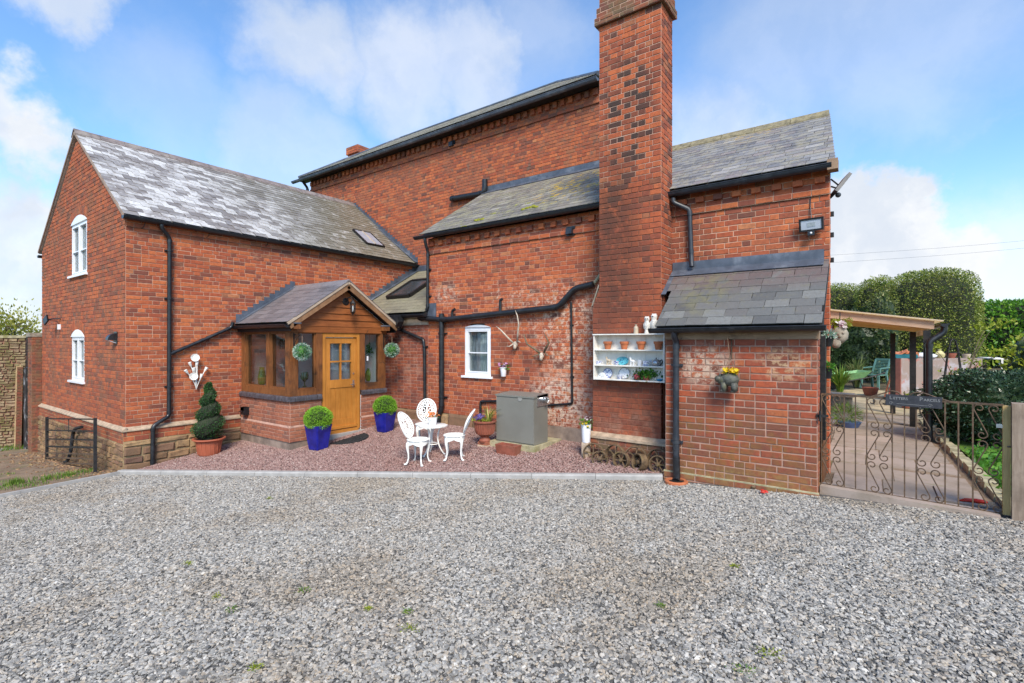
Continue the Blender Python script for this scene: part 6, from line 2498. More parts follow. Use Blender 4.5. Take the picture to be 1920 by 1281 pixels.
def build_table():
 p = stand(812, 853)
 k = px_m(p)
 t = thing('bistro_table', 'small round white metal bistro table standing between three white chairs', 'table', p, 0, local=True)
 H = 56 * k
 r = 26.5 * k
 m = MB()
 m.lathe([(.02, H - .012), (r * .9, H - .012), (r, H - .02), (r * 1.02, H - .004), (r * .98, H), (.02, H + .001)], (0, 0, 0), 36)
 m.build('tabletop', M['white_metal'], t, smooth='auto')
 for i in range(3):
  a = 2 * PI * i / 3 + .5
  d = V((math.cos(a), math.sin(a), 0))
  m = MB()
  m.tube(bezier(d * r * .55 + V((0, 0, H - .02)), d * r * .02 + V((0, 0, H * .45)), d * r * .85 + V((0, 0, .012)), 12), .013, 8)
  m.ball(d * r * .87 + V((0, 0, .014)), .02, 8, 5)
  m.build('leg', M['white_metal'], t, smooth='auto')
 m = MB()
 m.tube([(math.cos(a) * r * .36, math.sin(a) * r * .36, H * .38) for a in [2 * PI * i / 18 for i in range(18)]], .009, 6, closed=True)
 m.build('leg_ring', M['white_metal'], t)
 # flower pot on the table
 q = V((p.x, p.y, p.z + H)) + V((-.01, 0, 0))
 f = thing('flower_pot', 'white pot of orange flowers standing on the bistro table', 'flower pot', q)
 kk = px_m(q)
 m = MB()
 m.lathe([(6.4 * kk, 0), (6.8 * kk, .005), (9.2 * kk, 15 * kk), (8.6 * kk, 15 * kk), (8 * kk, 13 * kk)], q, 20)
 m.build('pot', M['white_pot'], f, smooth='auto')
 rg = random.Random(5)
 pts = [q + V((rg.uniform(-10, 10) * kk, rg.uniform(-8, 8) * kk, rg.uniform(15, 23) * kk)) for _ in range(26)]
 blossoms('petals', pts, .028, M['petal_orange'], f, 3)
 P = [q + V((rg.uniform(-12, 8) * kk, rg.uniform(-8, 8) * kk, rg.uniform(8, 17) * kk)) for _ in range(70)]
 leaves('foliage', [tuple(v) for v in P], [(v.x - q.x, v.y - q.y, .02) for v in P], .035, M['leaf_fresh'], f, 5, .4)

build_table()

# ------------------------------------------------------------------ boiler
def build_boiler():
 g = pat(1002, 850)
 yf = g.y + .07
 a = onY(1001, 836, yf)
 x1, z0 = a.x, a.z
 x0 = onY(930.5, 800, yf).x
 z1 = onY(1001, 744, yf).z
 yb = min(YK - .06, onX(1027, 800, x1).y)
 s = thing('boiler_slab', 'low mossy concrete slab under the grey boiler cabinet', 'slab', (x0, g.y, z0 - .1))
 m = MB()
 m.prism([(x0 - .10, g.y, z0 - .25), (x1 + .07, g.y, z0 - .25), (x1 + .07, YK - .04, z0 - .25), (x0 - .10, YK - .04, z0 - .25)], (0, 0, .25 - .004))
 m.build('slab', M['concrete_mossy'], s)
 t = thing('boiler', 'grey metal outdoor boiler cabinet against the kitchen wall', 'boiler', (x0, yf, z0))
 m = MB()
 m.box((x0, yf + .012, z0), (x1, yb, z1 - .035))
 m.build('body', M['boiler'], t)
 m = MB()
 m.box((x0 + .004, yf, z0 + .02), (x1 - .004, yf + .012, z1 - .045))
 m.build('front_panel', M['boiler'], t)
 m = MB()
 h = .035
 e = .012
 m.add([(x0 - e, yf - e, z1 - h), (x1 + e, yf - e, z1 - h), (x1 + e, yb, z1 - h), (x0 - e, yb, z1 - h), (x0 - e, yf - e, z1 - .004), (x1 + e, yf - e, z1 - .004), (x1 + e, yb, z1 + .02), (x0 - e, yb, z1 + .02)],
   [(0, 3, 2, 1), (4, 5, 6, 7), (0, 1, 5, 4), (1, 2, 6, 5), (2, 3, 7, 6), (3, 0, 4, 7)])
 m.build('lid', M['boiler'], t)
 xm, zm = onY(975, 750, yf).x, onY(975, 748, yf).z
 one('badge', lambda m: m.lathe([(.045, 0), (.045, .006), (.04, .008)], (xm, yf, zm), 20, (0, -1, 0)), plain('badge_grey', (.27, .265, .24), .4, var=.05), t)
 one('hasp', lambda m: m.bar((xm - .03, yf - .006, z1 - .03), (xm + .03, yf - .006, z1 + .0), .004, .012), M['steel'], t)
 q = onX(1014, 750, x1)
 m = MB()
 ym = (yf + yb) / 2 + .03
 m.box((x1, ym - .16, q.z - .11), (x1 + .012, yb - .02, q.z + .10))
 m.build('flue_plate', M['steel'], t)
 m = MB()
 m.lathe([(.058, 0), (.058, .07), (.05, .075), (.042, .06), (.04, .01)], (x1 + .012, ym + .05, q.z), 18, (1, 0, 0))
 m.build('flue', M['steel'], t, smooth='auto')

build_boiler()

# ------------------------------------------------------------------ pots on the patio
def build_urn():
 p = pat(909, 836)
 k = px_m(p)
 b = thing('brick_stand', 'two stacked bricks under the terracotta urn', 'bricks', p)
 for i in range(2):
  boxo('brick', (p.x - .11, p.y - .08 + i * .01, p.z - .03 + i * .055), (p.x + .10, p.y + .08 + i * .01, p.z + .022 + i * .055), M['brick_porch'] if i else M['cream_stone'], b)
 z = p.z + .077
 t = thing('urn', 'brown terracotta urn of violet flowers and striped grass beside the boiler', 'planter', (p.x, p.y, z))
 c = (p.x, p.y, z)
 m = MB()
 m.lathe([(.10, 0), (.105, .03), (.085, .06), (.075, .09), (.10, .11), (.155, .15), (.175, .22), (.185, .33), (.195, .345), (.215, .36), (.22, .385), (.20, .39), (.18, .36)], c, 30)
 m.build('pot', M['terracotta_dull'], t, smooth='auto')
 m = MB()
 for i in range(26):
  a = 2 * PI * i / 26
  m.tube([(p.x + math.cos(a) * r_, p.y + math.sin(a) * r_, z + h) for r_, h in ((.155, .15), (.177, .22), (.188, .33))], .008, 5)
 m.build('pot_rib', M['terracotta_dull'], t)
 one('soil', lambda m: m.lathe([(.01, .35), (.19, .35)], c, 20, cap=False), M['soil'], t)
 blades('grass_blades', (p.x + .09, p.y, z + .35), 34, .42, .34, M['leaf_ornamental'], t, 3, .011, .9)
 rg = random.Random(2)
 blossoms('petals', [(p.x - .10 + rg.uniform(-.10, .12), p.y - .06 + rg.uniform(-.1, .1), z + .40 + rg.uniform(0, .08)) for _ in range(34)], .03, M['petal_purple'], t, 4)
 P = [(p.x - .08 + rg.uniform(-.14, .2), p.y - .02 + rg.uniform(-.14, .14), z + .37 + rg.uniform(0, .06)) for _ in range(120)]
 leaves('foliage', P, [(q[0] - p.x, q[1] - p.y, .08) for q in P], .05, M['leaf_lime'], t, 5, .35)
 # trough in front of the boiler slab
 p = pat(953, 851)
 t = thing('trough', 'empty rectangular terracotta trough on the chippings in front of the boiler', 'trough', p)
 hw, hd, h = .205, .10, .16
 m = MB()
 o0 = [(-hw + .02, -hd + .02), (hw - .02, -hd + .02), (hw - .02, hd - .02), (-hw + .02, hd - .02)]
 o1 = [(-hw, -hd), (hw, -hd), (hw, hd), (-hw, hd)]
 i1 = [(-hw + .025, -hd + .025), (hw - .025, -hd + .025), (hw - .025, hd - .025), (-hw + .025, hd - .025)]
 vs = [(p.x + x, p.y + y, p.z - .01) for x, y in o0] + [(p.x + x, p.y + y, p.z + h - .03) for x, y in o1] + [(p.x + x * 1.02, p.y + y * 1.04, p.z + h) for x, y in o1] + [(p.x + x, p.y + y, p.z + h) for x, y in i1] + [(p.x + x * .95, p.y + y * .9, p.z + .04) for x, y in i1]
 fs = [(3, 2, 1, 0)] + [(l * 4 + i, l * 4 + (i + 1) % 4, l * 4 + 4 + (i + 1) % 4, l * 4 + 4 + i) for l in range(4) for i in range(4)] + [(16, 17, 18, 19)]
 m.add(vs, fs)
 m.build('body', M['terracotta_dull'], t)
 one('soil', lambda m: m.box((p.x - hw + .05, p.y - hd + .04, p.z + .035), (p.x + hw - .05, p.y + hd - .04, p.z + .05)), M['soil'], t)
 # tall white pot on a pale block by the chimney
 p = pat(1099, 856)
 p.y = min(p.y, YC - .16)
 q = onY(1099, 856, p.y)
 b = thing('pale_block', 'pale stone block under the tall white flower pot', 'block', q)
 m = MB()
 m.box((q.x - .055, q.y - .055, q.z - .05), (q.x + .055, q.y + .055, onY(1099, 829, q.y).z))
 m.build('block', M['cream_stone'], b)
 z0, z1 = onY(1099, 829, q.y).z, onY(1099, 796, q.y).z
 t = thing('tall_pot', 'tall white cylinder pot with small mixed flowers beside the chimney', 'flower pot', (q.x, q.y, z0))
 k = px_m(q)
 h = z1 - z0
 one('pot', lambda m: m.lathe([(7.4 * k, 0), (7.6 * k, .01), (9.3 * k, h), (8.7 * k, h), (8.2 * k, h - .02)], (q.x, q.y, z0), 24), M['white_pot'], t, smooth='auto')
 rg = random.Random(6)
 P = [(q.x + rg.uniform(-.1, .09), q.y + rg.uniform(-.08, .08), z1 + rg.uniform(-.05, .09)) for _ in range(130)]
 leaves('foliage', P, [(w[0] - q.x, w[1] - q.y, .05) for w in P], .045, M['leaf_fresh'], t, 4, .4)
 blossoms('petals', [(q.x + rg.uniform(-.09, .08), q.y - .04 + rg.uniform(-.06, .06), z1 + rg.uniform(-.02, .05)) for _ in range(12)], .022, M['petal_yellow'], t, 3)
 blossoms('white_petals', [(q.x + rg.uniform(.0, .08), q.y + rg.uniform(-.06, .06), z1 + rg.uniform(.03, .13)) for _ in range(7)], .02, M['petal_white'], t, 3)

build_urn()

# ------------------------------------------------------------------ iron wheels leaning on the chimney plinth
def make_wheel(c, r, w, yaw, lean, spokes, label, spin=.2):
 t = thing('spoked_wheel', label, 'wheel', c, 0, 'rusty spoked wheels leaning at the chimney foot', local=True)
 t.rotation_euler = (lean, 0, yaw)
 I = M['iron_wheel']
 m = MB()      # axis along y, outer face at -y
 n = 36
 prof = [(r - .014, -w / 2), (r, -w / 2), (r + .003, 0), (r, w / 2), (r - .014, w / 2), (r - .02, 0)]
 vs, fs = [], []
 for i in range(n):
  a = 2 * PI * i / n
  for rr, y in prof:
   vs.append((math.cos(a) * rr, y, math.sin(a) * rr))
 q = len(prof)
 for i in range(n):
  for j in range(q):
   fs.append((i * q + j, ((i + 1) % n) * q + j, ((i + 1) % n) * q + (j + 1) % q, i * q + (j + 1) % q))
 m.add(vs, fs)
 m.build('rim', I, t, smooth='auto')
 one('hub', lambda m: m.lathe([(.012, -w * .55), (.026, -w * .5), (.032, -w * .2), (.032, w * .2), (.024, w * .5)], (0, 0, 0), 12, (0, 1, 0)), I, t)
 for i in range(spokes):
  a = 2 * PI * i / spokes + spin
  d = V((math.cos(a), 0, math.sin(a)))
  one('spoke', lambda m: m.bar(d * .02, d * (r - .012), .017, .012, (0, 1, 0)), I, t)
 return t

WH = [(1113, 851, .155, .085, .35, 5, 'big rusty spoked wheel under the tall white pot, turned to the left'),
  (1153, 855, .160, .08, -.15, 6, 'big rusty spoked wheel second from the tall white pot'),
  (1192, 858, .155, .10, .25, 6, 'big rusty spoked wheel with orange rim, third from the tall white pot'),
  (1235, 864, .162, .08, -.1, 4, 'big rusty spoked wheel in the corner against the shed wall')]
for px, py, r, w, yaw, sp, lab in WH:
 c = onY(px, py, YC - .24)
 make_wheel(c, r * 1.1, w, yaw, R(-9), sp, lab, .4)
for px, py, r, w, yaw, sp, lab in [(1125, 861, .118, .09, .30, 6, 'small rusty wheel overlapping the leftmost big wheel'), (1165, 863, .118, .085, -.05, 6, 'small rusty wheel propped before the second big wheel'),
         (1199, 867, .118, .11, -.55, 5, 'small rusty wheel turned sideways before the orange rimmed wheel'), (1234, 871.5, .122, .07, -.12, 7, 'small seven spoked rusty wheel before the big corner wheel')]:
 c = onY(px, py, YC - .40)
 make_wheel(c, r * 1.08, w, yaw, R(-10), sp, lab, .1)

# ------------------------------------------------------------------ wall shelf and what stands on it
def build_shelf():
 yf = YC - .17
 yb = YC - .012
 tl, br = onY(1112.5, 626.5, yf), onY(1246, 718.5, yf)
 x0, x1, z1, z0 = tl.x, br.x, tl.z, br.z
 t = thing('wall_shelf', 'white painted open wall shelf hung on the chimney breast', 'shelf', (x0, yb, z0))
 W = M['white_paint']
 th = .018
 s1, s2 = onY(1112, 655, yf).z, onY(1112, 683.5, yf).z
 boxo('side', (x0, yf, z0), (x0 + th, yb, z1 - th), W, t)
 boxo('side', (x1 - th, yf, z0), (x1, yb, z1 - th), W, t)
 boxo('top', (x0 - .01, yf - .012, z1 - th), (x1 + .01, yb, z1), W, t)
 boxo('shelf_board', (x0 + th, yf, s1 - th), (x1 - th, yb - .012, s1), W, t)
 boxo('shelf_board', (x0 + th, yf, s2 - th), (x1 - th, yb - .012, s2), W, t)
 boxo('shelf_board', (x0 + th, yf, z0 + .004), (x1 - th, yb - .012, z0 + .004 + th), W, t)
 n = 7
 for i in range(n):
  a = x0 + th + (x1 - x0 - 2 * th) * i / n
  boxo('back_board', (a + .001, yb - .012, z0), (a + (x1 - x0 - 2 * th) / n - .002, yb, z1 - th), W, t)
 z3 = z0 + .004 + th
 ym = (yf + yb) / 2
 k = px_m((x0 + .5, ym, 2))
 X = lambda px: onY(px, 640, ym).x

 def lathe_thing(name, label, cat, px, z, prof, mat, group=None, y=ym, n=20, extra=None):
  q = V((X(px), y, z))
  o = thing(name, label, cat, q, group=group)
  one('body', lambda m: m.lathe(prof, q, n), mat, o, smooth='auto')
  if extra:
   extra(o, q)
  return o
 # four terracotta pots
 for px, lab in ((1139.5, 'small terracotta pot at the left end of the top shelf'), (1170.5, 'small terracotta pot second from left on the top shelf'), (1202, 'small terracotta pot third from left on the top shelf'), (1234.5, 'small terracotta pot at the right end, partly under the shed gutter')):
  q = V((X(px), ym, s1))
  o = thing('terracotta_pot', lab, 'pot', q, group='terracotta pots on the top shelf')
  one('pot', lambda m: m.lathe([(.040, 0), (.043, .002), (.060, .088), (.069, .09), (.072, .128), (.064, .128), (.058, .09)], q, 22), M['terracotta'], o, smooth='auto')
 cup = [(.024, 0), (.028, .003), (.038, .03), (.042, .062), (.038, .062), (.034, .03)]

 def handle(o, q, s=1, mat='china_blue', r=.022, z=.035, off=.05):
  one('handle', lambda m: m.tube([(q.x + s * (off - .008), q.y, q.z + z + r), (q.x + s * (off + .014), q.y, q.z + z + r * .6), (q.x + s * (off + .018), q.y, q.z + z - r * .2), (q.x + s * (off - .008), q.y, q.z + z - r)], .006, 6), M[mat], o)
 lathe_thing('cup', 'small square looking blue and white cup at the left of the middle shelf', 'cup', 1122, s2, [(.036, 0), (.040, .004), (.041, .055), (.036, .056), (.035, .01)], M['china_blue'], None, extra=lambda o, q: handle(o, q))
 def figure(px, lab, mat):
  q = V((X(px), ym, s2))
  o = thing('figurine', lab, 'figurine', q)
  m = MB()
  m.box((q.x - .035, q.y - .025, q.z), (q.x + .035, q.y + .025, q.z + .014))
  for dx in (-.024, .022):
   for dy in (-.012, .012):
    m.tube([(q.x + dx, q.y + dy, q.z + .012), (q.x + dx * .9, q.y + dy, q.z + .055)], .008, 6)
  m.ball((q.x, q.y, q.z + .066), (.036, .02, .022), 12, 8)
  m.tube([(q.x - .026, q.y, q.z + .07), (q.x - .034, q.y, q.z + .10), (q.x - .028, q.y, q.z + .122)], [.017, .014, .012], 8)
  m.tube([(q.x - .026, q.y, q.z + .122), (q.x - .05, q.y - .005, q.z + .108)], [.014, .008], 8)
  m.tube([(q.x + .034, q.y, q.z + .075), (q.x + .045, q.y, q.z + .045)], [.008, .004], 6)
  m.build('body', mat, o, smooth='auto')
 figure(1141, 'cream standing animal figurine left of the teal plate', M['stoneware'])
 figure(1186, 'sprigged animal figurine right of the teal plate', M['china_sprig'])
 q = V((X(1166), yb - .05, s2))
 o = thing('oval_plate', 'large oval teal and blue plate propped on the middle shelf', 'plate', q)
 m = MB()
 n = 30
 vs, fs = [], []
 for kx, dy in ((0, .004), (.62, .004), (.78, -.004), (1.0, -.016), (1.0, -.010), (.6, .010), (0, .010)):
  for i in range(n):
   a = 2 * PI * i / n
   z_ = .066 + .066 * kx * math.sin(a)
   vs.append((q.x + .105 * kx * math.cos(a), q.y + dy + (z_ - .066) * .18, q.z + z_ + .001))
 for l in range(6):
  for i in range(n):
   fs.append((l * n + i, l * n + (i + 1) % n, (l + 1) * n + (i + 1) % n, (l + 1) * n + i))
 m.add(vs, fs)
 m.build('dish', M['glaze_teal'], o, smooth='auto')
 lathe_thing('cup', 'blue and white cup standing before the teal plate', 'cup', 1157, s2, cup, M['china_blue'], y=yf + .05, extra=lambda o, q: handle(o, q, -1))
 lathe_thing('beaker', 'plain white beaker on the middle shelf left of the blue mug', 'beaker', 1199.5, s2, [(.024, 0), (.027, .004), (.034, .085), (.030, .085), (.024, .01)], M['china_white'])
 lathe_thing('mug', 'blue patterned white mug left of the metal kettle', 'mug', 1210.5, s2, [(.040, 0), (.044, .004), (.045, .075), (.040, .076), (.039, .01)], M['china_blue'], extra=lambda o, q: handle(o, q, 1, 'china_white', .024, .038, .05))
 q = V((X(1230.5), ym, s2))
 o = thing('kettle', 'round grey metal kettle with dark handle at the right of the middle shelf', 'kettle', q)
 one('body', lambda m: m.lathe([(.045, 0), (.062, .01), (.072, .04), (.066, .07), (.045, .092), (.030, .098), (.030, .103), (.012, .110)], q, 24), M['pewter'], o, smooth='auto')
 one('knob', lambda m: m.ball(q + V((0, 0, .117)), .012, 8, 6), M['eye_dark'], o)
 one('spout', lambda m: m.tube([q + V((-.055, 0, .045)), q + V((-.085, 0, .075)), q + V((-.098, 0, .10))], [.018, .012, .008], 8), M['pewter'], o, smooth='auto')
 one('handle', lambda m: m.tube([q + V((.055, 0, .075)), q + V((.088, 0, .098)), q + V((.098, 0, .07)), q + V((.085, 0, .035)), q + V((.066, 0, .03))], .009, 8), M['eye_dark'], o)
 # bottom shelf
 def plate(px, py, r, mat, lab):
  q = V((X(px), yb - .035, z3 + r * .98))
  o = thing('plate', lab, 'plate', q)
  ax = V((0, -1, .22)).normalized()
  one('dish', lambda m: m.lathe([(.004, .0), (r * .55, .0), (r * .66, .006), (r * .97, .016)], q, 30, ax, cap=True), mat, o, smooth='auto')
  one('rim', lambda m: m.lathe([(r * .80, .0125), (r * .98, .019), (r, .017), (r * .8, .0105)], q, 30, ax, cap=False), M['china_rim'] if mat is M['china_blue'] else plain('grey_rim', (.20, .22, .27), .2), o)
 plate(1138, 703, .083, M['china_blue'], 'blue rimmed plate behind the white butter dish')
 plate(1169, 702, .094, M['china_sprig'], 'large pale plate with grey floral pattern on the bottom shelf')
 q = V((X(1130), yf + .055, z3))
 o = thing('butter_dish', 'white sprigged wedge shaped butter dish on the bottom shelf', 'dish', q)
 one('tray', lambda m: m.prism([q + V((-.105, -.045, 0)), q + V((.10, -.045, 0)), q + V((.11, .04, 0)), q + V((-.11, .04, 0))], (0, 0, .010)), M['china_white'], o)
 one('lid', lambda m: m.prism([q + V((-.09, -.032, .010)), q + V((.082, -.032, .010)), q + V((.03, -.032, .088)), q + V((.005, -.032, .098)), q + V((-.02, -.032, .085))], (0, .06, 0)), M['china_sprig'], o)
 lathe_thing('bowl', 'blue and white bowl standing before the floral plate', 'bowl', 1163, z3, [(.028, 0), (.030, .006), (.046, .03), (.054, .06), (.048, .06), (.04, .03)], M['china_blue'], y=yf + .055)
 q = V((X(1212), ym, z3))
 o = thing('potted_plant', 'trailing ivy like plant in a small dark pot on the bottom shelf', 'potted plant', q)
 one('pot', lambda m: m.lathe([(.042, 0), (.046, .004), (.056, .07), (.05, .07)], q, 16), M['leaf_bronze'] if False else M['terracotta_dull'], o)
 rg = np.random.RandomState(8)
 P = np.c_[q.x + rg.normal(.01, .085, 240), q.y - .02 + rg.normal(0, .045, 240), q.z + .095 + rg.normal(0, .030, 240)]
 leaves('foliage', P, P - np.array((q.x, q.y, q.z + .05)), .046, M['leaf_fresh'], o, 3, .7)
 P = np.c_[q.x - .12 + rg.normal(0, .05, 130), q.y - .02 + rg.normal(0, .04, 130), q.z + .055 + rg.normal(0, .035, 130)]
 leaves('bronze_foliage', P, P - np.array((q.x - .1, q.y, q.z + .02)), .036, M['leaf_bronze'], o, 4, .6)
 q = V((X(1196), yf + .035, z3 + .05))
 o = one('ball', lambda m: m.ball(q, .043, 18, 12), M['red_ball'], None, smooth=True)
 tag(o, 'dull red ball among the trailing leaves on the bottom shelf', 'ball')
 q = V((X(1238), yf + .05, z3))
 o = thing('dish', 'small bright blue glass dish at the right end of the bottom shelf', 'dish', q)
 one('body', lambda m: m.lathe([(.025, 0), (.03, .004), (.058, .028), (.052, .029), (.022, .008)], q, 20), M['blue_glass'], o, smooth='auto')
 one('lip', lambda m: m.tube([q + V((-.05, 0, .028)), q + V((-.075, 0, .042))], [.014, .006], 8), M['china_white'], o)
 # on top
 q = V((X(1192.5), ym, z1))
 o = thing('bottle', 'cream stoneware bottle on top of the white shelf', 'bottle', q)
 one('body', lambda m: m.lathe([(.034, 0), (.036, .004), (.036, .092), (.030, .108), (.016, .118), (.015, .13), (.020, .134), (.020, .142), (.012, .143)], q, 20), M['stoneware'], o, smooth='auto')
 def owl(px, h, lab, turn):
  q = V((X(px), ym, z1))
  o = thing('owl_figure', lab, 'ornament', q)
  s = h / .27
  one('body', lambda m: m.lathe([(.036 * s, 0), (.040 * s, .012 * s), (.032 * s, .05 * s), (.034 * s, .075 * s), (.046 * s, .11 * s), (.047 * s, .15 * s), (.038 * s, .185 * s), (.036 * s, .20 * s), (.043 * s, .225 * s), (.040 * s, .25 * s), (.026 * s, .268 * s), (.006, .272 * s)], q, 20), M['owl_white'], o, smooth='auto')
  for sg in (-1, 1):
   w = MB()
   w.ball(q + V((sg * .043 * s, .004, .125 * s)), (.013 * s, .030 * s, .055 * s), 10, 8)
   w.build('wing', M['owl_white'], o, smooth=True)
   a = turn + sg * .42
   e = q + V((math.sin(a) * .038 * s, -math.cos(a) * .038 * s, .232 * s))
   one('eye', lambda m: m.ball(e, .011 * s, 10, 6), M['eye_dark'], o, smooth=True)
   one('ear_tuft', lambda m: m.lathe([(.010 * s, 0), (.002, .022 * s)], q + V((sg * .025 * s, 0, .255 * s)), 8), M['owl_white'], o)
  b = q + V((math.sin(turn) * .041 * s, -math.cos(turn) * .041 * s, .218 * s))
  one('beak', lambda m: m.lathe([(.008 * s, 0), (.001, .022 * s)], b, 8, (math.sin(turn) * .5, -math.cos(turn) * .5, -.8)), M['stoneware'], o)
 owl(1213, .262, 'shorter white owl ornament on the shelf top, facing forward', .1)
 owl(1226.5, .30, 'taller white owl ornament next to the shed gutter, head turned', -.6)

build_shelf()

# ------------------------------------------------------------------ antlers and wall pot
def build_antlers():
 def A(px, py, out=.10):
  return onY(px, py, YK - out)
 for lab, mat, skull, paths in (
  ('pale slender antlers with skull plate on the kitchen wall beside the window', 'bone', (968, 646),
   [([(962, 643, .09), (951, 632, .14), (940, 620, .18), (930.5, 612, .16)], [.013, .012, .010, .004]), ([(962, 645, .1), (955, 650, .16), (950, 649, .18)], [.010, .008, .003]),
   ([(970, 641, .09), (971, 625, .14), (972.5, 608, .18), (970, 592, .18), (966, 582, .15)], [.013, .012, .010, .008, .003]), ([(971, 640, .1), (976, 642, .16)], [.010, .004])]),
  ('dark forked antlers with pale skull plate under the sloping soil pipe', 'antler', (1017, 667),
   [([(1012, 662, .09), (1003, 655, .15), (988, 645, .20), (985, 636, .2), (982, 626, .17)], [.015, .014, .012, .010, .004]), ([(1011, 664, .1), (1002, 668, .16), (996, 668, .18)], [.012, .008, .003]),
   ([(1020, 661, .09), (1024, 652, .15), (1029, 643, .20), (1025, 634, .2), (1020.5, 625, .17)], [.015, .014, .012, .010, .004]), ([(1022, 662, .1), (1027, 668, .14)], [.011, .004])])):
  q = A(*skull, .04)
  t = thing('antlers', lab, 'antlers', q)
  m = MB()
  m.ball(q + V((0, -.03, 0)), (.055, .04, .06), 12, 9, .08)
  m.ball(q + V((.01, -.06, -.05)), (.03, .035, .05), 10, 7, .08)
  m.build('skull', M['bone'], t, smooth=True)
  for pts, rr in paths:
   P = [A(*p) for p in pts]
   one('antler', lambda m: m.tube(P, [q * 1.45 for q in rr], 8), M[mat], t, smooth=True)
 q = onY(944, 706, YK - .08)
 k = px_m(q)
 t = thing('wall_pot', 'small white wall pot of purple flowers right of the kitchen window', 'flower pot', q)
 one('pot', lambda m: m.lathe([(4.6 * k, 0), (4.8 * k, .004), (6.4 * k, 15 * k), (7 * k, 15.5 * k), (7 * k, 17 * k), (6 * k, 17 * k)], q, 18), M['white_pot'], t, smooth='auto')
 one('bracket', lambda m: m.box((q.x - .015, q.y + .03, q.z + .08), (q.x + .015, YK - .003, q.z + .12)), M['white_metal'], t)
 rg = random.Random(4)
 blossoms('petals', [q + V((rg.uniform(-.09, .07), rg.uniform(-.06, .05), 17 * k + rg.uniform(.0, .09))) for _ in range(26)], .026, M['petal_pink'], t, 2)
 P = [q + V((rg.uniform(-.08, .13), rg.uniform(-.05, .05), 17 * k + rg.uniform(-.03, .05))) for _ in range(60)]
 leaves('foliage', [tuple(v) for v in P], [(v.x - q.x, v.y - q.y, 0) for v in P], .045, M['leaf_fresh'], t, 3, .5)

build_antlers()

# ------------------------------------------------------------------ white metal flowers on the wing
def build_metal_flowers():
 x = WX + .05
 A = lambda px, py, o=0: onX(px, py, x + o)
 q = A(368, 730)
 t = thing('wall_flowers', 'white metal flower spray ornament fixed to the wing wall', 'ornament', q)
 k = px_m(q)
 root = A(368, 730)
 heads = [(366, 671, 0), (363, 706, 0), (357, 684, 1), (369.5, 682, 1), (364, 694, 1), (385.5, 693, 1), (377, 706, 1), (350.5, 698, 1)]
 for px, py, kind in heads:
  p = A(px, py, .03)
  m = MB()
  mid = (p + root) / 2 + V((.03, (p.y - root.y) * -.25, 0))
  m.tube(bezier(root, mid, p, 8), .0075, 5)
  m.build('stem', M['white_metal'], t)
  m = MB()
  if kind == 0:
   r = 7.2 * k
   ax = V((1, -.35, .15))
   m.lathe([(.01, .012), (r * .25, .0), (r * .7, .012), (r, .028), (r * .98, .032), (r * .7, .016), (r * .25, .004)], p, 20, ax, cap=False)
   m.lathe([(r * .45, .020), (r * .25, .022), (.004, .024)], p, 14, ax)
   for i in range(12):
    a = 2 * PI * i / 12
    axn = ax.normalized()
    a1 = axn.cross(V((0, 1, 0))).normalized()
    b1 = axn.cross(a1)
    d = a1 * math.cos(a) + b1 * math.sin(a)
    m.tube([p + axn * .016 + d * r * .5, p + axn * .03 + d * r * .95], .004, 5)
  else:
   d = (p - mid).normalized() + V((.1, 0, .1))
   r = 3.1 * k
   m.lathe([(.004, -.05), (r * .55, -.025), (r * .7, .0), (r, .05), (r * .92, .05), (r * .5, .0)], p, 10, d, cap=False)
  m.build('flower', M['white_metal'], t, smooth='auto')
 return t

build_metal_flowers()

# ------------------------------------------------------------------ hanging balls and lantern
def build_balls():
 for (bx, by, px, py, rpx, lab) in ((PX + .27, PY0 + .10, 570, 660, 15, 'pale green and white leaf ball hanging left of the front door'), (PX + .27, PY1 - .08, 737, 657, 12.5, 'pale green and white leaf ball hanging right of the front door')):
  top = V((bx, by, 2.49))
  d = -bx * SN + by * CS
  z = EYE + (CY - py) * d / FPX
  c = V((bx, by, z))
  r = rpx * d / FPX
  t = thing('hanging_ball', lab, 'hanging ball', c, group='leaf balls hanging on the porch')
  one('core', lambda m: m.ball(c, r * .86, 14, 10), M['leaf_fresh'], t)
  P, D = shell(c, r, 1500, px, .9, 1.06)
  leaves('foliage', P, D, .030, M['leaf_sage'], t, px, .65, .6)
  one('chain', lambda m: (m.tube([c + V((-.02, 0, r * .9)), top + V((-.005, 0, 0))], .0035, 5), m.tube([c + V((.02, 0, r * .9)), top + V((.005, 0, 0))], .0035, 5)), M['rope'], t)

build_balls()

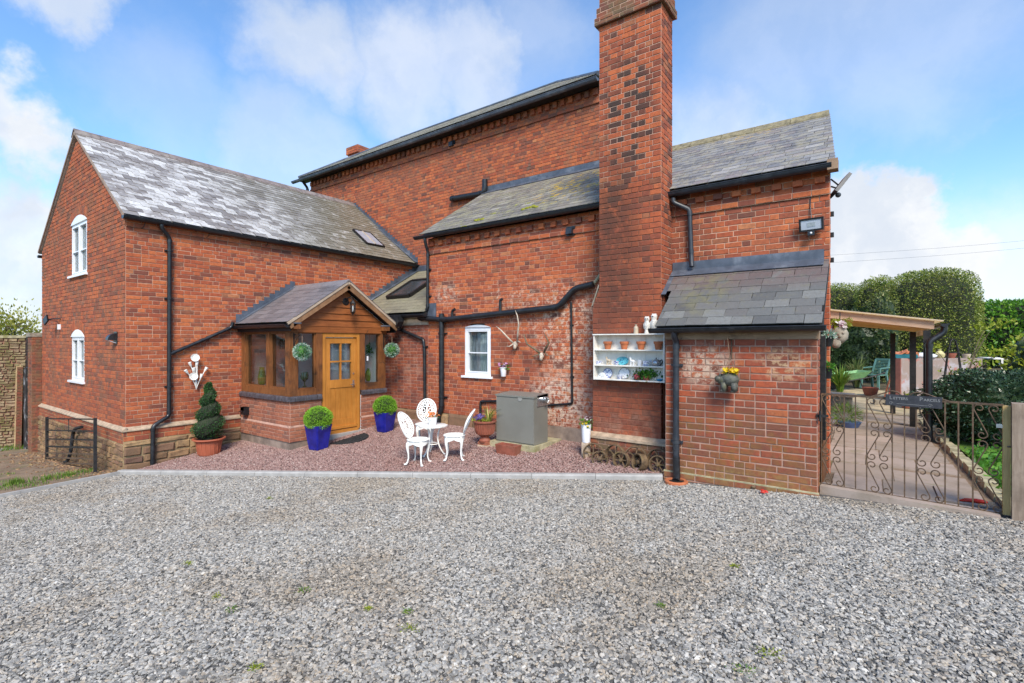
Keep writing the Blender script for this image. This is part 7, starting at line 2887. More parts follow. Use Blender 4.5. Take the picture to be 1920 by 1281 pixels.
def build_lantern():
 x = PX - .02
 b = onX(648, 566, x)
 t = thing('lantern', 'black and brass wall lantern on the boarded porch gable', 'lantern', b)
 m = MB()
 m.lathe([(.085, 0), (.085, .012), (.07, .02), (.05, .022)], b, 8, (1, 0, 0))
 m.build('back_plate', M['iron_black'], t)
 m = MB()
 tip = b + V((.22, .02, .02))
 m.tube([b + V((.02, 0, .02)), b + V((.08, 0, .08)), b + V((.16, .01, .08)), tip], .011, 8)
 m.tube([b + V((.03 + .03 * math.cos(i * .6), 0, -.02 + .03 * math.sin(i * .6))) for i in range(9)], .006, 6)
 m.build('arm', M['iron_black'], t)
 c = tip + V((0, 0, -.04))
 m = MB()
 m.lathe([(.012, .04), (.03, .03), (.062, -.02), (.062, -.03)], c, 6)
 m.lathe([(.05, -.21), (.055, -.20), (.03, -.235), (.012, -.25), (.010, -.27)], c, 6)
 for i in range(6):
  a = 2 * PI * i / 6
  m.tube([c + V((math.cos(a) * .056, math.sin(a) * .056, -.03)), c + V((math.cos(a) * .046, math.sin(a) * .046, -.205))], .006, 5)
 m.build('cage', M['iron_black'], t)
 one('glass', lambda m: m.lathe([(.050, -.03), (.042, -.205)], c, 6, cap=False), M['lamp_glass'], t)
 one('bulb', lambda m: m.lathe([(.006, -.2), (.013, -.17), (.016, -.11), (.008, -.07)], c, 10), M['china_white'], t)

build_lantern()

# ------------------------------------------------------------------ things behind the porch windows
def build_inside():
 zs = 1.45
 def vase(px, py_b, y, prof, mat, lab, name='vase'):
  r = ray(px, py_b)
  tt = y / r.y
  q = V((r.x * tt, y, zs))
  o = thing(name, lab, 'vase', q)
  one('body', lambda m: m.lathe(prof, q, 18), mat, o, smooth='auto')
  return q
 vase(491, 720, PY0 + .30, [(.05, 0), (.075, .02), (.085, .15), (.06, .30), (.05, .36), (.055, .38), (.045, .38)], M['green_glass'], 'fat green glass vase inside the porch side window left of the mullion')
 vase(514, 720, PY0 + .26, [(.03, 0), (.035, .01), (.045, .36), (.04, .36)], M['green_glass'], 'slim green glass vase inside the porch side window right of the mullion')
 q = vase(571, 728, PY0 + .55, [(.045, 0), (.012, .03), (.012, .10), (.07, .16), (.08, .23), (.06, .30), (.05, .29)], M['dark_green_glass'], 'dark green glass goblet inside the porch front window', 'goblet')
 for px, py, lab in ((482, 652, 'green bird cage hanging inside the left porch window pane'), (530, 645, 'dark green lantern hanging inside the right porch window pane')):
  p = onY(px, py, PY0 + .45)
  o = thing('hanging_cage', lab, 'bird cage', p)
  m = MB()
  for i in range(10):
   a = 2 * PI * i / 10
   m.tube([p + V((math.cos(a) * .075, math.sin(a) * .075, -.10)), p + V((math.cos(a) * .075, math.sin(a) * .075, .04)), p + V((math.cos(a) * .04, math.sin(a) * .04, .09)), p + V((0, 0, .11))], .006, 5)
  m.lathe([(.085, -.115), (.085, -.10)], p, 14)
  m.build('cage', M['green_glass'] if px < 500 else M['dark_green_glass'], o)
  one('cord', lambda m: m.tube([p + V((0, 0, .11)), V((p.x, p.y, 2.62))], .004, 5), M['rope'], o)
 p = onX(692, 715, PX - .55)
 o = thing('vase', 'olive green vase behind the narrow window right of the door', 'vase', (p.x, p.y, zs))
 q = V((p.x, p.y, zs))
 one('body', lambda m: m.lathe([(.06, 0), (.085, .05), (.09, .16), (.07, .24), (.04, .27), (.05, .30)], q, 18), M['green_glass'], o, smooth='auto')
 # plant stand with leaves seen high in the same window
 p = onX(693, 655, PX - .5)
 o = thing('hanging_plant', 'small leafy plant hanging behind the narrow window right of the door', 'plant', p)
 rg = np.random.RandomState(5)
 P = np.array(p) + rg.normal(0, .06, (90, 3))
 leaves('foliage', P, P - np.array(p), .07, M['leaf_fresh'], o, 4, .5)
 one('cord', lambda m: m.tube([p, V((p.x, p.y, 2.62))], .004, 5), M['rope'], o)
 # inner brick pier of the doorway into the house
 ms = thing('inner_pier', 'inner brick door pier seen through the porch windows', 'brick pier', (WX + .9, PY1 - .1, .5))
 mm = Masonry(ms, 60)
 mm.courses((0, PY1 - .17, 0), UX, NY, .5, 2.5, .078, full(WX + .95, WX + 1.22), M['brick_infill'], M['mortar_pink'], bond='stretch')
 mm.finish()

build_inside()

# ------------------------------------------------------------------ lights and small wall fittings
def build_lights():
 # floodlight on the front of the outbuilding
 c = onY(1521, 421, YO - .10)
 k = px_m(c)
 t = thing('floodlight', 'black framed floodlight with sensor on the front of the outbuilding wall', 'floodlight', c)
 u, n = V((.998, -.06, 0)), V((-.06, -.97, -.24)).normalized()
 w = n.cross(u).normalized()
 hw, hh = 20 * k, 12 * k
 one('body', lambda m: m.obox(c - n * .012, u * hw, w * hh, n * .02), M['black_plastic'], t)
 m = MB()
 for du, dw, au, aw in ((0, hh - .012, hw, .012), (0, -hh + .012, hw, .012), (hw - .012, 0, .012, hh - .024), (-hw + .012, 0, .012, hh - .024)):
  m.obox(c + n * .012 + u * du + w * dw, u * au, w * aw, n * .006)
 m.build('bezel', M['black_plastic'], t)
 one('face', lambda m: m.obox(c + n * .009, u * (hw - .02), w * (hh - .02), n * .002), M['led_face'], t)
 one('led_array', lambda m: m.obox(c + n * .0125, u * hw * .33, w * hh * .33, n * .0015), plain('led_grey', (.36, .40, .42), .3, var=.2, scale=60), t)
 s = c - V((0, 0, hh + .035))
 one('sensor', lambda m: (m.box((s.x - .04, s.y - .03, s.z - .03), (s.x + .04, s.y + .03, s.z + .03))), M['black_plastic'], t)
 one('sensor_lens', lambda m: m.ball(s + V((0, -.03, 0)), .016, 10, 7), M['china_white'], t, smooth=True)
 one('bracket', lambda m: m.box((c.x - .05, c.y + .02, c.z - .06), (c.x + .05, YO - .004, c.z - .03)), M['iron_black'], t)
 one('cable', lambda m: m.tube(round_path([c + V((0, .05, hh * .7)), onY(1519, 385, YO - .012), onY(1520, 364, YO - .012), onY(1533, 358, YO - .012), onY(1552, 357, YO - .012)], .06), .007, 6), M['black_plastic'], t)
 # floodlight on a bracket past the corner
 q = onY(1575, 348, YO + .1)
 b = V((OR + .005, YO + .12, q.z))
 t = thing('floodlight', 'tilted floodlight on a bracket at the right corner under the outbuilding eaves', 'floodlight', b)
 m = MB()
 for dz in (.06, -.04):
  m.bar(b + V((0, 0, dz + .05)), q + V((-.02, 0, dz * .5 - .02)), .02, .02)
 m.build('bracket', M['iron_black'], t)
 n = V((.753, .24, -.6)).normalized()
 w = V((.485, .353, .75))
 w = (w - n * w.dot(n)).normalized()
 u = n.cross(w).normalized()
 hw, hh = .11, .155
 one('body', lambda m: m.obox(q, u * hw, w * hh, n * .022), M['grey_pipe'], t)
 one('face', lambda m: m.obox(q + n * .023, u * (hw - .02), w * (hh - .02), n * .002), M['led_face'], t)
 sq = q + V((-.02, -.02, -.13))
 one('sensor', lambda m: m.ball(sq, .035, 10, 8), M['grey_pipe'], t)
 for py, lab in ((402, 'topmost'), (441, 'middle'), (488, 'lowest')):
  p = onY(1557, py, YO + .08)
  o = boxo('wall_anchor', (OR - .02, p.y - .03, p.z - .03), (OR + .04, p.y + .03, p.z + .03), M['iron_black'], None)
  tag(o, lab + ' small dark iron anchor on the outbuilding corner', 'wall anchor', 'iron anchors up the outbuilding corner')
 # bulkhead lamp on the gable
 c = onY(216, 634, WY)
 t = thing('bulkhead_lamp', 'black quarter round bulkhead lamp on the gable wall near the corner', 'wall lamp', c)
 m = MB()
 m.box((c.x - .02, c.y - .02, c.z - .10), (c.x + .16, c.y - .004, c.z + .12))
 m.build('back_plate', M['black_plastic'], t)
 m = MB()
 prof = [(c.y - .02 - .13 * math.sin(a), c.z - .04 + .13 * math.cos(a)) for a in [PI / 2 * i / 7 for i in range(8)]]
 m.prism([(c.x - .01, y, z) for y, z in prof] + [(c.x - .01, c.y - .02, c.z - .04)], (.15, 0, 0))
 m.build('hood', M['black_plastic'], t)
 one('lens', lambda m: m.prism([(c.x + .0, c.y - .13, c.z - .043), (c.x + .13, c.y - .13, c.z - .043), (c.x + .13, c.y - .02, c.z - .09), (c.x + .0, c.y - .02, c.z - .09)], (0, .003, -.01)), M['led_face'], t)
 # small flood lamp at the far end of the gable
 c = onY(86, 600, WY - .22)
 t = thing('floodlight', 'small black flood lamp on an arm at the far left end of the gable', 'floodlight', c)
 one('body', lambda m: m.obox(c, V((.05, .02, .05)), V((-.02, .02, .0)), V((-.05, .0, .07))), M['black_plastic'], t)
 one('arm', lambda m: m.tube([c, c + V((.12, .10, .02)), (c.x + .22, WY - .004, c.z + .03)], .014, 6), M['black_plastic'], t)
 one('junction_box', lambda m: m.box((c.x + .14, WY - .05, c.z - .22), (c.x + .22, WY - .004, c.z - .10)), M['white_upvc'], t)
 one('cable', lambda m: m.tube([(c.x + .18, WY - .02, c.z - .1), (c.x + .12, WY - .06, c.z - .02), c], .006, 5), M['black_plastic'], t)

build_lights()

# ------------------------------------------------------------------ hurdle and iron crook at the gable
def build_hurdle():
 y = WY - .30
 a, b = onY(88, 872, y), onY(178.5, 876, y - .02)
 at, bt = onY(88, 782, y + .04), onY(178.5, 784, y + .02)
 t = thing('hurdle', 'black iron hurdle with thin rails leaning at the stone plinth of the gable', 'hurdle', a)
 one('post', lambda m: m.bar(a + V((0, 0, -.1)), at, .05, .05, (0, 1, 0)), M['iron_black'], t)
 one('post', lambda m: m.bar(b + V((0, 0, -.1)), bt, .045, .045, (0, 1, 0)), M['iron_black'], t)
 for f in (.965, .72, .54, .385, .25, .155, .05):
  one('rail', lambda m: m.bar(a + (at - a) * f, b + (bt - b) * (f + .01), .03, .036 if f > .3 and f < .4 else .024), M['iron_rust'] if f < .3 else M['iron_black'], t)
 one('stay', lambda m: m.bar(a + (at - a) * .96 + (bt - at) * .5, a + (at - a) * .72 + (bt - at) * .5, .014, .014), M['iron_black'], t)
 y2 = WY - .15
 q = [onY(120, 868, y2 - .18), onY(127, 864, y2 - .12), onY(132, 850, y2 - .06), onY(137, 812, y2), onY(141, 804, y2), onY(153, 801, y2)]
 t = thing('iron_crook', 'bent black iron crook leaning on the plinth behind the hurdle', 'iron bar', q[0])
 one('bar', lambda m: m.tube(round_path(q, .06), .032, 8), M['iron_black'], t, smooth='auto')

build_hurdle()

# ------------------------------------------------------------------ animal planter on the shed
def build_bear():
 y = YS - .16
 A = lambda px, py, dy=0: onY(px, py, y + dy)
 k = px_m(A(1365, 715))
 c = A(1365, 713)
 t = thing('animal_planter', 'dark stone planter shaped like a small bear, full of yellow flowers, hanging on the shed', 'planter', c)
 m = MB()
 S = lambda v: v * k
 m.ball(c + V((S(3), 0, S(2))), (S(17), S(12), S(13)), 16, 10, .03)
 m.ball(c + V((S(-8), 0, S(0))), (S(12), S(10), S(10)), 14, 9, .03)
 m.ball(c + V((S(-16), -.01, S(2))), (S(8), S(8), S(6.5)), 12, 8, .03)
 m.tube([c + V((S(-17), -.01, S(1))), c + V((S(-22), -.015, S(-1)))], [S(5.5), S(3.5)], 10)
 for dx, dy in ((-7, -5), (-7, 5), (11, -5), (11, 5)):
  m.tube([c + V((S(dx), S(dy), S(-4))), c + V((S(dx + .5), S(dy), S(-20)))], [S(5.8), S(4.8)], 10)
  m.ball(c + V((S(dx - 1), S(dy), S(-20))), (S(5.5), S(5), S(2.6)), 10, 6)
 for dy in (-5, 5):
  m.ball(c + V((S(-13), S(dy), S(9))), (S(2.6), S(1.8), S(2.8)), 8, 6)
 m.build('body', M['bear_stone'], t, smooth=True)
 rg = random.Random(1)
 blossoms('petals', [c + V((S(rg.uniform(-7, 17)), S(rg.uniform(-8, 8)), S(rg.uniform(13, 21)))) for _ in range(80)], .030, M['petal_yellow'], t, 3)
 P = [c + V((S(rg.uniform(-6, 15)), S(rg.uniform(-9, 7)), S(rg.uniform(8, 16)))) for _ in range(60)]
 leaves('foliage', [tuple(v) for v in P], [(0, -.3, .3)] * 60, .03, M['leaf_fresh'], t, 2, .4)
 hook_p = A(1364.5, 637, .02)
 m = MB()
 for dx, dy in ((-8, -6), (3, -8), (14, 4)):
  m.tube([c + V((S(dx), S(dy), S(10))), A(1368, 668), hook_p], .0045, 5)
 m.build('rope', M['rope'], t)
 h = thing('hanging_bracket', 'dark iron bracket on the shed wall above the animal planter', 'bracket', A(1372, 650, .15))
 one('back_strap', lambda m: m.bar(onY(1372, 636, YS - .012), onY(1372, 672, YS - .012), .03, .012, (1, 0, 0)), M['iron_rust'], h)
 one('arm', lambda m: m.tube([onY(1372, 638, YS - .01), hook_p + V((0, -.01, .015)), hook_p + V((0, -.02, -.01))], .009, 6), M['iron_rust'], h)

build_bear()

def build_bits():
 p = onG(1267, 907, gravel_z)
 t = thing('drain_collar', 'orange clay drain collar with dark mouth under the shed downpipe', 'drain', p)
 c = V((p.x, p.y + .02, p.z))
 one('collar', lambda m: m.lathe([(.155, -.05), (.155, .035), (.14, .045), (.105, .04), (.10, -.02)], c, 24, cap=False), M['terracotta'], t, smooth='auto')
 one('mouth', lambda m: m.lathe([(.01, .022), (.11, .024)], c, 20, cap=False), M['iron_black'], t)
 rg = random.Random(3)
 p = onG(1432, 927, gravel_z) + V((0, 0, .025))
 o = blossoms('fallen_petals', [p + V((rg.uniform(-.03, .03), rg.uniform(-.02, .02), .01)) for _ in range(6)], .028, M['petal_red'], None, 2)
 tag(o, 'bright red fallen petals on the gravel by the shed foot', 'petals')
 p = onG(1413, 918, gravel_z) + V((0, 0, .03))
 o = one('pebble', lambda m: m.ball(p, (.03, .025, .022), 10, 7, .08), M['iron_wheel'], None)
 tag(o, 'dark round pebble beside the red petals at the shed foot', 'pebble')
 # weeds in the gravel, and tufts by the edging strip
 where = ['brightest, left of centre', 'small, farther left', 'thin, left', 'pale, near the middle', 'tall, low in the middle', 'bushy, lower right', 'lowest right', 'flat, close to the kerb', 'tiny, bottom middle', 'sparse, right of centre', 'sparse, in the middle', 'tiny, right', 'by the tall tuft']
 spots = [(433, 1146, .05), (352, 1060, .045), (407, 1122, .035), (570, 1110, .05), (768, 1182, .055), (1438, 1228, .06), (1395, 1262, .07), (505, 937, .04), (478, 1256, .03), (1240, 1140, .03), (690, 1145, .03), (1378, 1065, .025), (765, 1150, .03)]
 for i, (px, py, s) in enumerate(spots):
  p = onG(px, py, gravel_z)
  rr = np.random.RandomState(i)
  P = np.array(p) + rr.normal(0, 1, (70, 3)) * np.array((s * .6, s * .45, .004)) + np.array((0, 0, .018))
  o = leaves('weed', P, np.tile((0, 0, .3), (70, 1)), .016, M['leaf_lime'] if i % 3 else M['leaf_grass'], None, i, .45)
  o['label'] = 'low weed tuft growing in the grey gravel, ' + where[i]
  o['category'] = 'weed'
  o['group'] = 'weed tufts in the gravel'
 m = MB()
 rg = random.Random(9)
 def tuft(x, y, n, h, sp):
  z = gravel_z(x) + .03
  for _ in range(n):
   a, q = rg.uniform(0, 2 * PI), rg.uniform(0, sp)
   b = V((x + math.cos(a) * q, y + math.sin(a) * q, z))
   d = V((rg.uniform(-.4, .4), rg.uniform(-.4, .4), 1)).normalized() * h * rg.uniform(.4, 1)
   s = V((d.y, -d.x, 0)).normalized() * .006
   m.k = rg.random()
   m.add([b - s, b + s, b + d], [(0, 1, 2)])
 for px, py, n, h, sp in ((125, 895, 260, .08, .35), (90, 902, 200, .08, .35), (30, 910, 160, .14, .12), (160, 888, 130, .07, .25), (10, 915, 180, .07, .4), (50, 914, 120, .06, .3), (15, 892, 40, .05, .15)):
  p = onG(px, py, gravel_z)
  tuft(p.x, p.y, n, h, sp)
 o = m.build('grass', M['leaf_grass'], None, kind='stuff')
 # stony rubble along the foot of the gable
 m = MB()
 for i in range(520):
  x = rg.uniform(WL - .3, WX + .05)
  y = WY - .12 - abs(rg.gauss(0, .35))
  r = rg.uniform(.012, .035)
  m.k = rg.random()
  m.ball((x, y, gravel_z(x) + .025), (r * 1.3, r, r * .6), 6, 4, .15)
 m.build('rubble', M['sandstone'], None, kind='stuff')

build_bits()
# ------------------------------------------------------------------ garden side at the right
GZ = GARD_Z
GA, GB = V((-.52, 7.22, 0)), V((1.066, 7.025, 0))       # gate from shed corner to post
g_fn = lambda x, y: GZ + .012 * max(0, y - 8) + (.02 * max(0, y - 14))

def gpt(px, py):
 return onG(px, py, g_fn)

poly_sheet('garden_ground', [(-.62, 7.15), (1.4, 6.95), (14, 5), (22, 30), (-6, 34), (-1.6, 12)], g_fn, M['earth'], -.03, cuts=4)
# flagstone path from the gate past the outbuilding
def build_path():
 root = bpy.data.objects.new('garden_path', None)
 COL.objects.link(root)
 root['kind'] = 'structure'
 WLOC[root.name] = V((0, 0, 0))
 rg = random.Random(5)
 m = MB()
 m.prism([(-.54, 7.10, GZ - .2), (1.02, 6.90, GZ - .2), (1.04, 7.12, GZ - .2), (-.52, 7.32, GZ - .2)], (0, 0, .225))
 m.build('threshold_stone', M['flagstone'], root)
 poly_sheet('path_bed', [(-.55, 7.12), (1.1, 6.95), (.75, 14.6), (-1.1, 14.6)], g_fn, M['dirt'], -.008)
 y = 7.32
 while y < 14.4:
  h = rg.uniform(.5, .8)
  x0 = -.50 - .088 * (y - 8)
  x1 = 1.0 - .055 * (y - 7.3)
  n = rg.choice([2, 3]) if y < 11 else 2
  cs = [x0] + sorted(x0 + (x1 - x0) * (i + rg.uniform(.85, 1.15)) / n for i in range(n - 1)) + [x1]
  for a, b in zip(cs[:-1], cs[1:]):
   z = g_fn(a, y) + rg.uniform(-.006, .006)
   m = MB()
   g = .004
   m.prism([(a + g, y + g, z - .08), (b - g, y + g - .02, z - .08), (b - g - .01, y + h - g, z - .08), (a + g, y + h - g, z - .08)], (0, 0, .085))
   o = m.build('flagstone', M['flagstone'], root)
   o['rnd'] = rg.random()
  y += h
 # low stone edging on the bed side
 for i in range(15):
  y = 7.3 + i * .42
  x = 1.10 - .055 * (y - 7.3)
  m = MB()
  z = g_fn(x, y)
  m.prism([(x, y, z - .05), (x + .11 + rg.uniform(0, .03), y + .01, z - .05), (x + .11, y + .40, z - .05), (x - .01, y + .40, z - .05)], (.01, 0, .13 + rg.uniform(-.02, .03)))
  m.build('edging_stone', M['concrete_mossy'], root)

build_path()
poly_sheet('terrace', [(-1.0, 14.3), (2.0, 14.0), (2.6, 19), (-2, 20)], g_fn, plain('terrace', (.42, .33, .20), .9, var=.25, scale=3, bump=.4, dirt=(.22, .20, .09), dirt_amt=.6), -.01)
poly_sheet('lawn', [(1.25, 8.6), (6.5, 7.6), (9, 13), (1.0, 12.6)], g_fn, M['lawn_green'], .012)

def build_gate():
 t = thing('garden_gate', 'rusty wrought iron garden gate with zigzag scrolls between shed and wooden post', 'gate', (GA.x, GA.y, GZ))
 U = (GB - GA).normalized()
 L = (GB - GA).length
 zt, zb = 1.733, GZ + .02
 I = M['iron_rust']

 def at(px, z):
  r = ray(px, 640)
  # meet the vertical plane of the gate
  n = V((-U.y, U.x, 0))
  k = GA.dot(n) / (r.x * n.x + r.y * n.y)
  return V((r.x * k, r.y * k, z))
 P = lambda u, z: GA + U * u + V((0, 0, z))
 us = [(at(px, 0) - GA).dot(U) for px in (1540.5, 1583, 1604, 1625, 1673, 1696, 1718, 1772, 1797, 1824, 1882)]
 one('top_rail', lambda m: m.bar(P(us[0], zt), P(us[-1], zt), .012, .022), I, t)
 one('bottom_rail', lambda m: m.bar(P(us[0], zb), P(us[-1], zb), .012, .022), I, t)
 for u in us:
  one('bar', lambda m: m.bar(P(u, zb), P(u, zt), .013, .013, (0, 1, 0)), I, t)

 def scroll(u0, u1, za, zb_, flip):
  """a pair of parallel S scrolls filling one tier"""
  ws = (u1 - u0) / 2 - .006
  r = ws * .40
  for k in range(2):
   a0 = u0 + .004 + (ws + .004) * k
   top = []
   for i in range(15):
    f = i / 14
    th = R(-150 + 355 * f)
    rr = r * (.38 + .62 * f)
    top.append((a0 + r + rr * math.cos(th), zb_ - r + rr * math.sin(th)))
   bot = [(2 * a0 + ws - x, za + zb_ - z) for x, z in top[::-1]]
   pts = top + bot
   if flip:
    pts = [(2 * a0 + ws - x, z) for x, z in pts]
   one('scroll', lambda m: m.tube([P(x, z) for x, z in pts], .0066, 6), I, t)
 H = (zt - zb) / 3
 for u0, u1 in ((us[0], us[1]), (us[3], us[4]), (us[6], us[7]), (us[9], us[10])):
  for k in range(3):
   scroll(u0, u1, zb + H * k + .005, zb + H * (k + 1) - .005, k % 2 == 1)
 um = us[5]
 for s, e in ((-1, us[3] + .03), (1, us[7] + .05)):
  q = [P(e, zt), P(um + (e - um) * .72, zt + .035), P(um + (e - um) * .38, zt + .085), P(um + (e - um) * .18, zt + .075), P(um, zt + .0)]
  m = MB()
  pts = []
  for i in range(len(q) - 1):
   pts += [q[i].lerp(q[i + 1], j / 4) for j in range(4)]
  pts.append(q[-1])
  sm = [pts[0]] + [(pts[i - 1] + pts[i] * 2 + pts[i + 1]) / 4 for i in range(1, len(pts) - 1)] + [pts[-1]]
  m.tube(sm, .008, 6)
  m.build('crest', I, t)
 one('finial', lambda m: m.tube([P(um, zt), P(um, zt + .09)], [.009, .004], 6), I, t)
 # name board
 N = V((U.y, -U.x, 0))
 c0, c1 = at(1661, 0), at(1767, 0)
 z0, z1 = 1.728, 1.832
 u0, u1 = (c0 - GA).dot(U), (c1 - GA).dot(U)
 zc = (EYE + (CY - 749) * (-c0.x * SN + c0.y * CS) / FPX)
 z0, z1 = zc - .062, zc + .062
 s = thing('name_board', 'dark slate name board with faint lettering tied to the top of the iron gate', 'sign', P((u0 + u1) / 2, zc) + N * .02)
 one('board', lambda m: m.obox(P((u0 + u1) / 2, zc) + N * .022, U * (u1 - u0) / 2, N * .008, V((0, 0, (z1 - z0) / 2))), M['slate_sign'], s)
 for txt, uu, zz, size in (('L', u0 + .035, zc + .010, .056), ('ETTERS', u0 + .070, zc + .010, .040), ('P', u0 + .30, zc + .010, .056), ('ARCELS', u0 + .337, zc + .010, .040)):
  cu = bpy.data.curves.new('lettering', 'FONT')
  cu.body = txt
  cu.size = size
  cu.extrude = .001
  cu.offset = .0008
  cu.materials.append(M['chalk'])
  o = bpy.data.objects.new('lettering', cu)
  hook(o, s, P(uu, zz) + N * .0315)
  o.rotation_euler = (PI / 2, 0, math.atan2(U.y, U.x))
 m = MB()
 m.bar(P(u0 + .10, zc - .036) + N * .031, P(u1 - .12, zc - .040) + N * .031, .002, .004)
 for q in (u0 + .05, u1 - .10):
  m.tube([P(q + .02 * math.cos(i * .7) * (1 - i / 14), zc - .034 + .014 * math.sin(i * .7)) + N * .031 for i in range(11)], .002, 4)
 m.build('flourish', M['chalk'], s)
 # latch
 one('latch', lambda m: m.obox(P(us[-1] - .02, 1.52) + N * .015, U * .035, N * .01, V((0, 0, .018))), M['steel'], t)
 # oak post and batten
 a, b = at(1890, 0), at(1926, 0)
 q = onG(1899, 981, yard_z)
 p = thing('gate_post', 'thick weathered wooden gate post at the right edge of the gate', 'post', (a.x, a.y, GZ))
 x0, y0 = a.x + .01, a.y - .12
 ztop = EYE + (CY - 757) * (-x0 * SN + y0 * CS) / FPX
 m = MB()
 e = .012
 m.prism([(x0, y0, .3), (x0 + .24, y0 - .03, .3), (x0 + .27, y0 + .14, .3), (x0 + .02, y0 + .17, .3)], (0, 0, ztop - .3))
 m.build('post', M['post_grey'], p)
 one('staple', lambda m: m.tube([(x0 - .004, y0 + .03, 1.33), (x0 - .03, y0 + .03, 1.33)], .008, 6), M['iron_black'], p)
 c = at(1888, 0)
 bt = thing('gate_stop', 'yellow sawn timber batten fixed beside the wooden gate post', 'batten', (c.x, c.y, GZ))
 m = MB()
 m.prism([(c.x - .035, c.y - .03, GZ + .03), (c.x + .022, c.y - .037, GZ + .03), (c.x + .028, c.y + .03, GZ + .03), (c.x - .03, c.y + .04, GZ + .03)], (0, 0, 1.70 - GZ))
 m.build('batten', M['batten'], bt)

build_gate()

def build_canopy():
 t = thing('canopy', 'new pine lean-to canopy with pale sheet roof beside the outbuilding', 'canopy', (.1, 11.4, GZ))
 ys = [11.35, 11.85, 12.35, 12.85, 13.35, 13.85, 14.35, 14.95]
 wl = lambda y: -.50 - .088 * (y - 8) + .02
 zl, zr, xr = 2.985, 2.735, .84
 for i, y in enumerate(ys):
  m = MB()
  m.prism([(wl(y), y, zl), (xr, y, zr), (xr, y, zr - .14), (wl(y), y, zl - .14)], (0, .05, 0))
  m.build('rafter', M['pine_fascia'] if i == 0 else M['pine_canopy'], t)
 one('beam', lambda m: m.box((xr - .13, 11.41, zr - .24), (xr - .06, 14.9, zr - .141)), M['pine_canopy'], t)
 m = MB()
 m.prism([(wl(11.3) - .0, 11.28, zl + .012), (xr + .12, 11.28, zr - .006), (xr + .12, 15.1, zr - .006), (wl(11.3) - .3, 15.1, zl + .012)], (0, 0, .018))
 m.build('sheet_roof', M['canopy_sheet'], t)
 for (px, py, y) in ((1738, 827, 11.42), (1711.5, 804, 12.95), (1674, 770, 14.75)):
  q = onY(px, py, y)
  x = onY(px, 640, y).x
  g = g_fn(x, y)
  one('post', lambda m: m.box((x - .05, y - .05, g - .1), (x + .05, y + .05, zr - .16)), M['iron_black'], t)
 x = onY(1738, 640, 11.42).x
 gutter('gutter', (xr + .13, 11.25, zr - .05), (xr + .13, 15.1, zr - .05), t, .055)
 downpipe('downpipe', [V((xr + .13, 11.36, zr - .08)), V((xr + .13, 11.36, zr - .20)), V((x + .02, 11.30, zr - .36)), V((x + .02, 11.30, g_fn(x, 11.3)))], t, .05)

build_canopy()

def hedge(name, label, cat, c, size, n, mat, leaf, seed, lump=.12, power=3.2, core='hedge_core', top=None, group=None, cut_=None):
 """clipped or loose leaf mass: superellipsoid of leaves round a dark core"""
 c = V(c)
 t = thing(name, label, cat, (c.x, c.y, c.z), group=group)
 rg = np.random.RandomState(seed)
 d = rg.normal(0, 1, (n * 3, 3))
 d /= np.linalg.norm(d, axis=1)[:, None]
 cd = np.array(V((0, 0, EYE)) - (c + V((0, 0, size[2]))))
 cd /= np.linalg.norm(cd)
 d = d[(d @ cd > -.45)][:n]
 def R_(q):
  p = power
  r = (np.abs(q[:, 0]) ** p + np.abs(q[:, 1]) ** p + np.abs(q[:, 2]) ** p) ** (-1 / p)
  nz = np.array([mnoise.fractal(V(v) * 2.3 + V((seed * 3.1, 0, 0)), 1.0, 2.0, 4) for v in q])
  return r * (1 + lump * nz)
 k = R_(d)
 s = np.array(size)
 mid = np.array(c) + np.array((0, 0, s[2]))
 dep = rg.uniform(.84, 1.03, len(d))
 P = mid + d * s * (k * dep)[:, None]
 keep = P[:, 2] > c.z
 leaves('foliage', P[keep], d[keep], leaf, M[mat], t, seed, .5, .9)
 # core
 nu, nv = 28, 16
 vs, fs = [], []
 q = []
 for i in range(nv + 1):
  ph = -PI / 2 + PI * i / nv
  for j in range(nu):
   th = 2 * PI * j / nu
   q.append((math.cos(ph) * math.cos(th), math.cos(ph) * math.sin(th), math.sin(ph)))
 q = np.array(q)
 kk = R_(q) * .86
 V_ = mid + q * s * kk[:, None]
 V_[:, 2] = np.maximum(V_[:, 2], c.z - .1)
 for i in range(nv):
  for j in range(nu):
   fs.append((i * nu + j, i * nu + (j + 1) % nu, (i + 1) * nu + (j + 1) % nu, (i + 1) * nu + j))
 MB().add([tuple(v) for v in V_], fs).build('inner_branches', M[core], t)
 return t

def gz_at(px, d):
 p = atd(px, 640, d)
 return V((p.x, p.y, g_fn(p.x, p.y)))

hedge('hedge', 'tall rounded clipped hedge block behind the iron trellis', 'hedge', gz_at(1745, 18.5), (1.36, 1.55, 1.98), 30000, 'leaf_hedge', .062, 3, .05, 4.2)
hedge('hedge', 'rounded hedge block in the middle, ivy clad beside the green chair', 'hedge', gz_at(1646, 20.5), (.86, .95, 1.98), 15000, 'leaf_hedge', .065, 5, .08, 2.7)
hedge('hedge', 'hedge block touching the outbuilding corner, partly under the canopy', 'hedge', gz_at(1577, 22.5), (1.2, 1.1, 1.95), 12000, 'leaf_hedge', .07, 6, .08, 2.8)
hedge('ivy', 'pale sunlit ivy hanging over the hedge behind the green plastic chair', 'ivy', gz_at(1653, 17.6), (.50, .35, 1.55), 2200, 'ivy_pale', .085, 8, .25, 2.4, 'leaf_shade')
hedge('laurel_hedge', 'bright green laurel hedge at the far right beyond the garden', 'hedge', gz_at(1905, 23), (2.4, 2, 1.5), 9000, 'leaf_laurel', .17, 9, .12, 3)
hedge('shrub', 'dark shady shrubs under the canopy behind the wheelbarrow', 'shrubs', gz_at(1590, 18.2), (1.3, .5, 1.35), 5000, 'leaf_shade', .10, 10, .25, 2.6, 'leaf_shade')
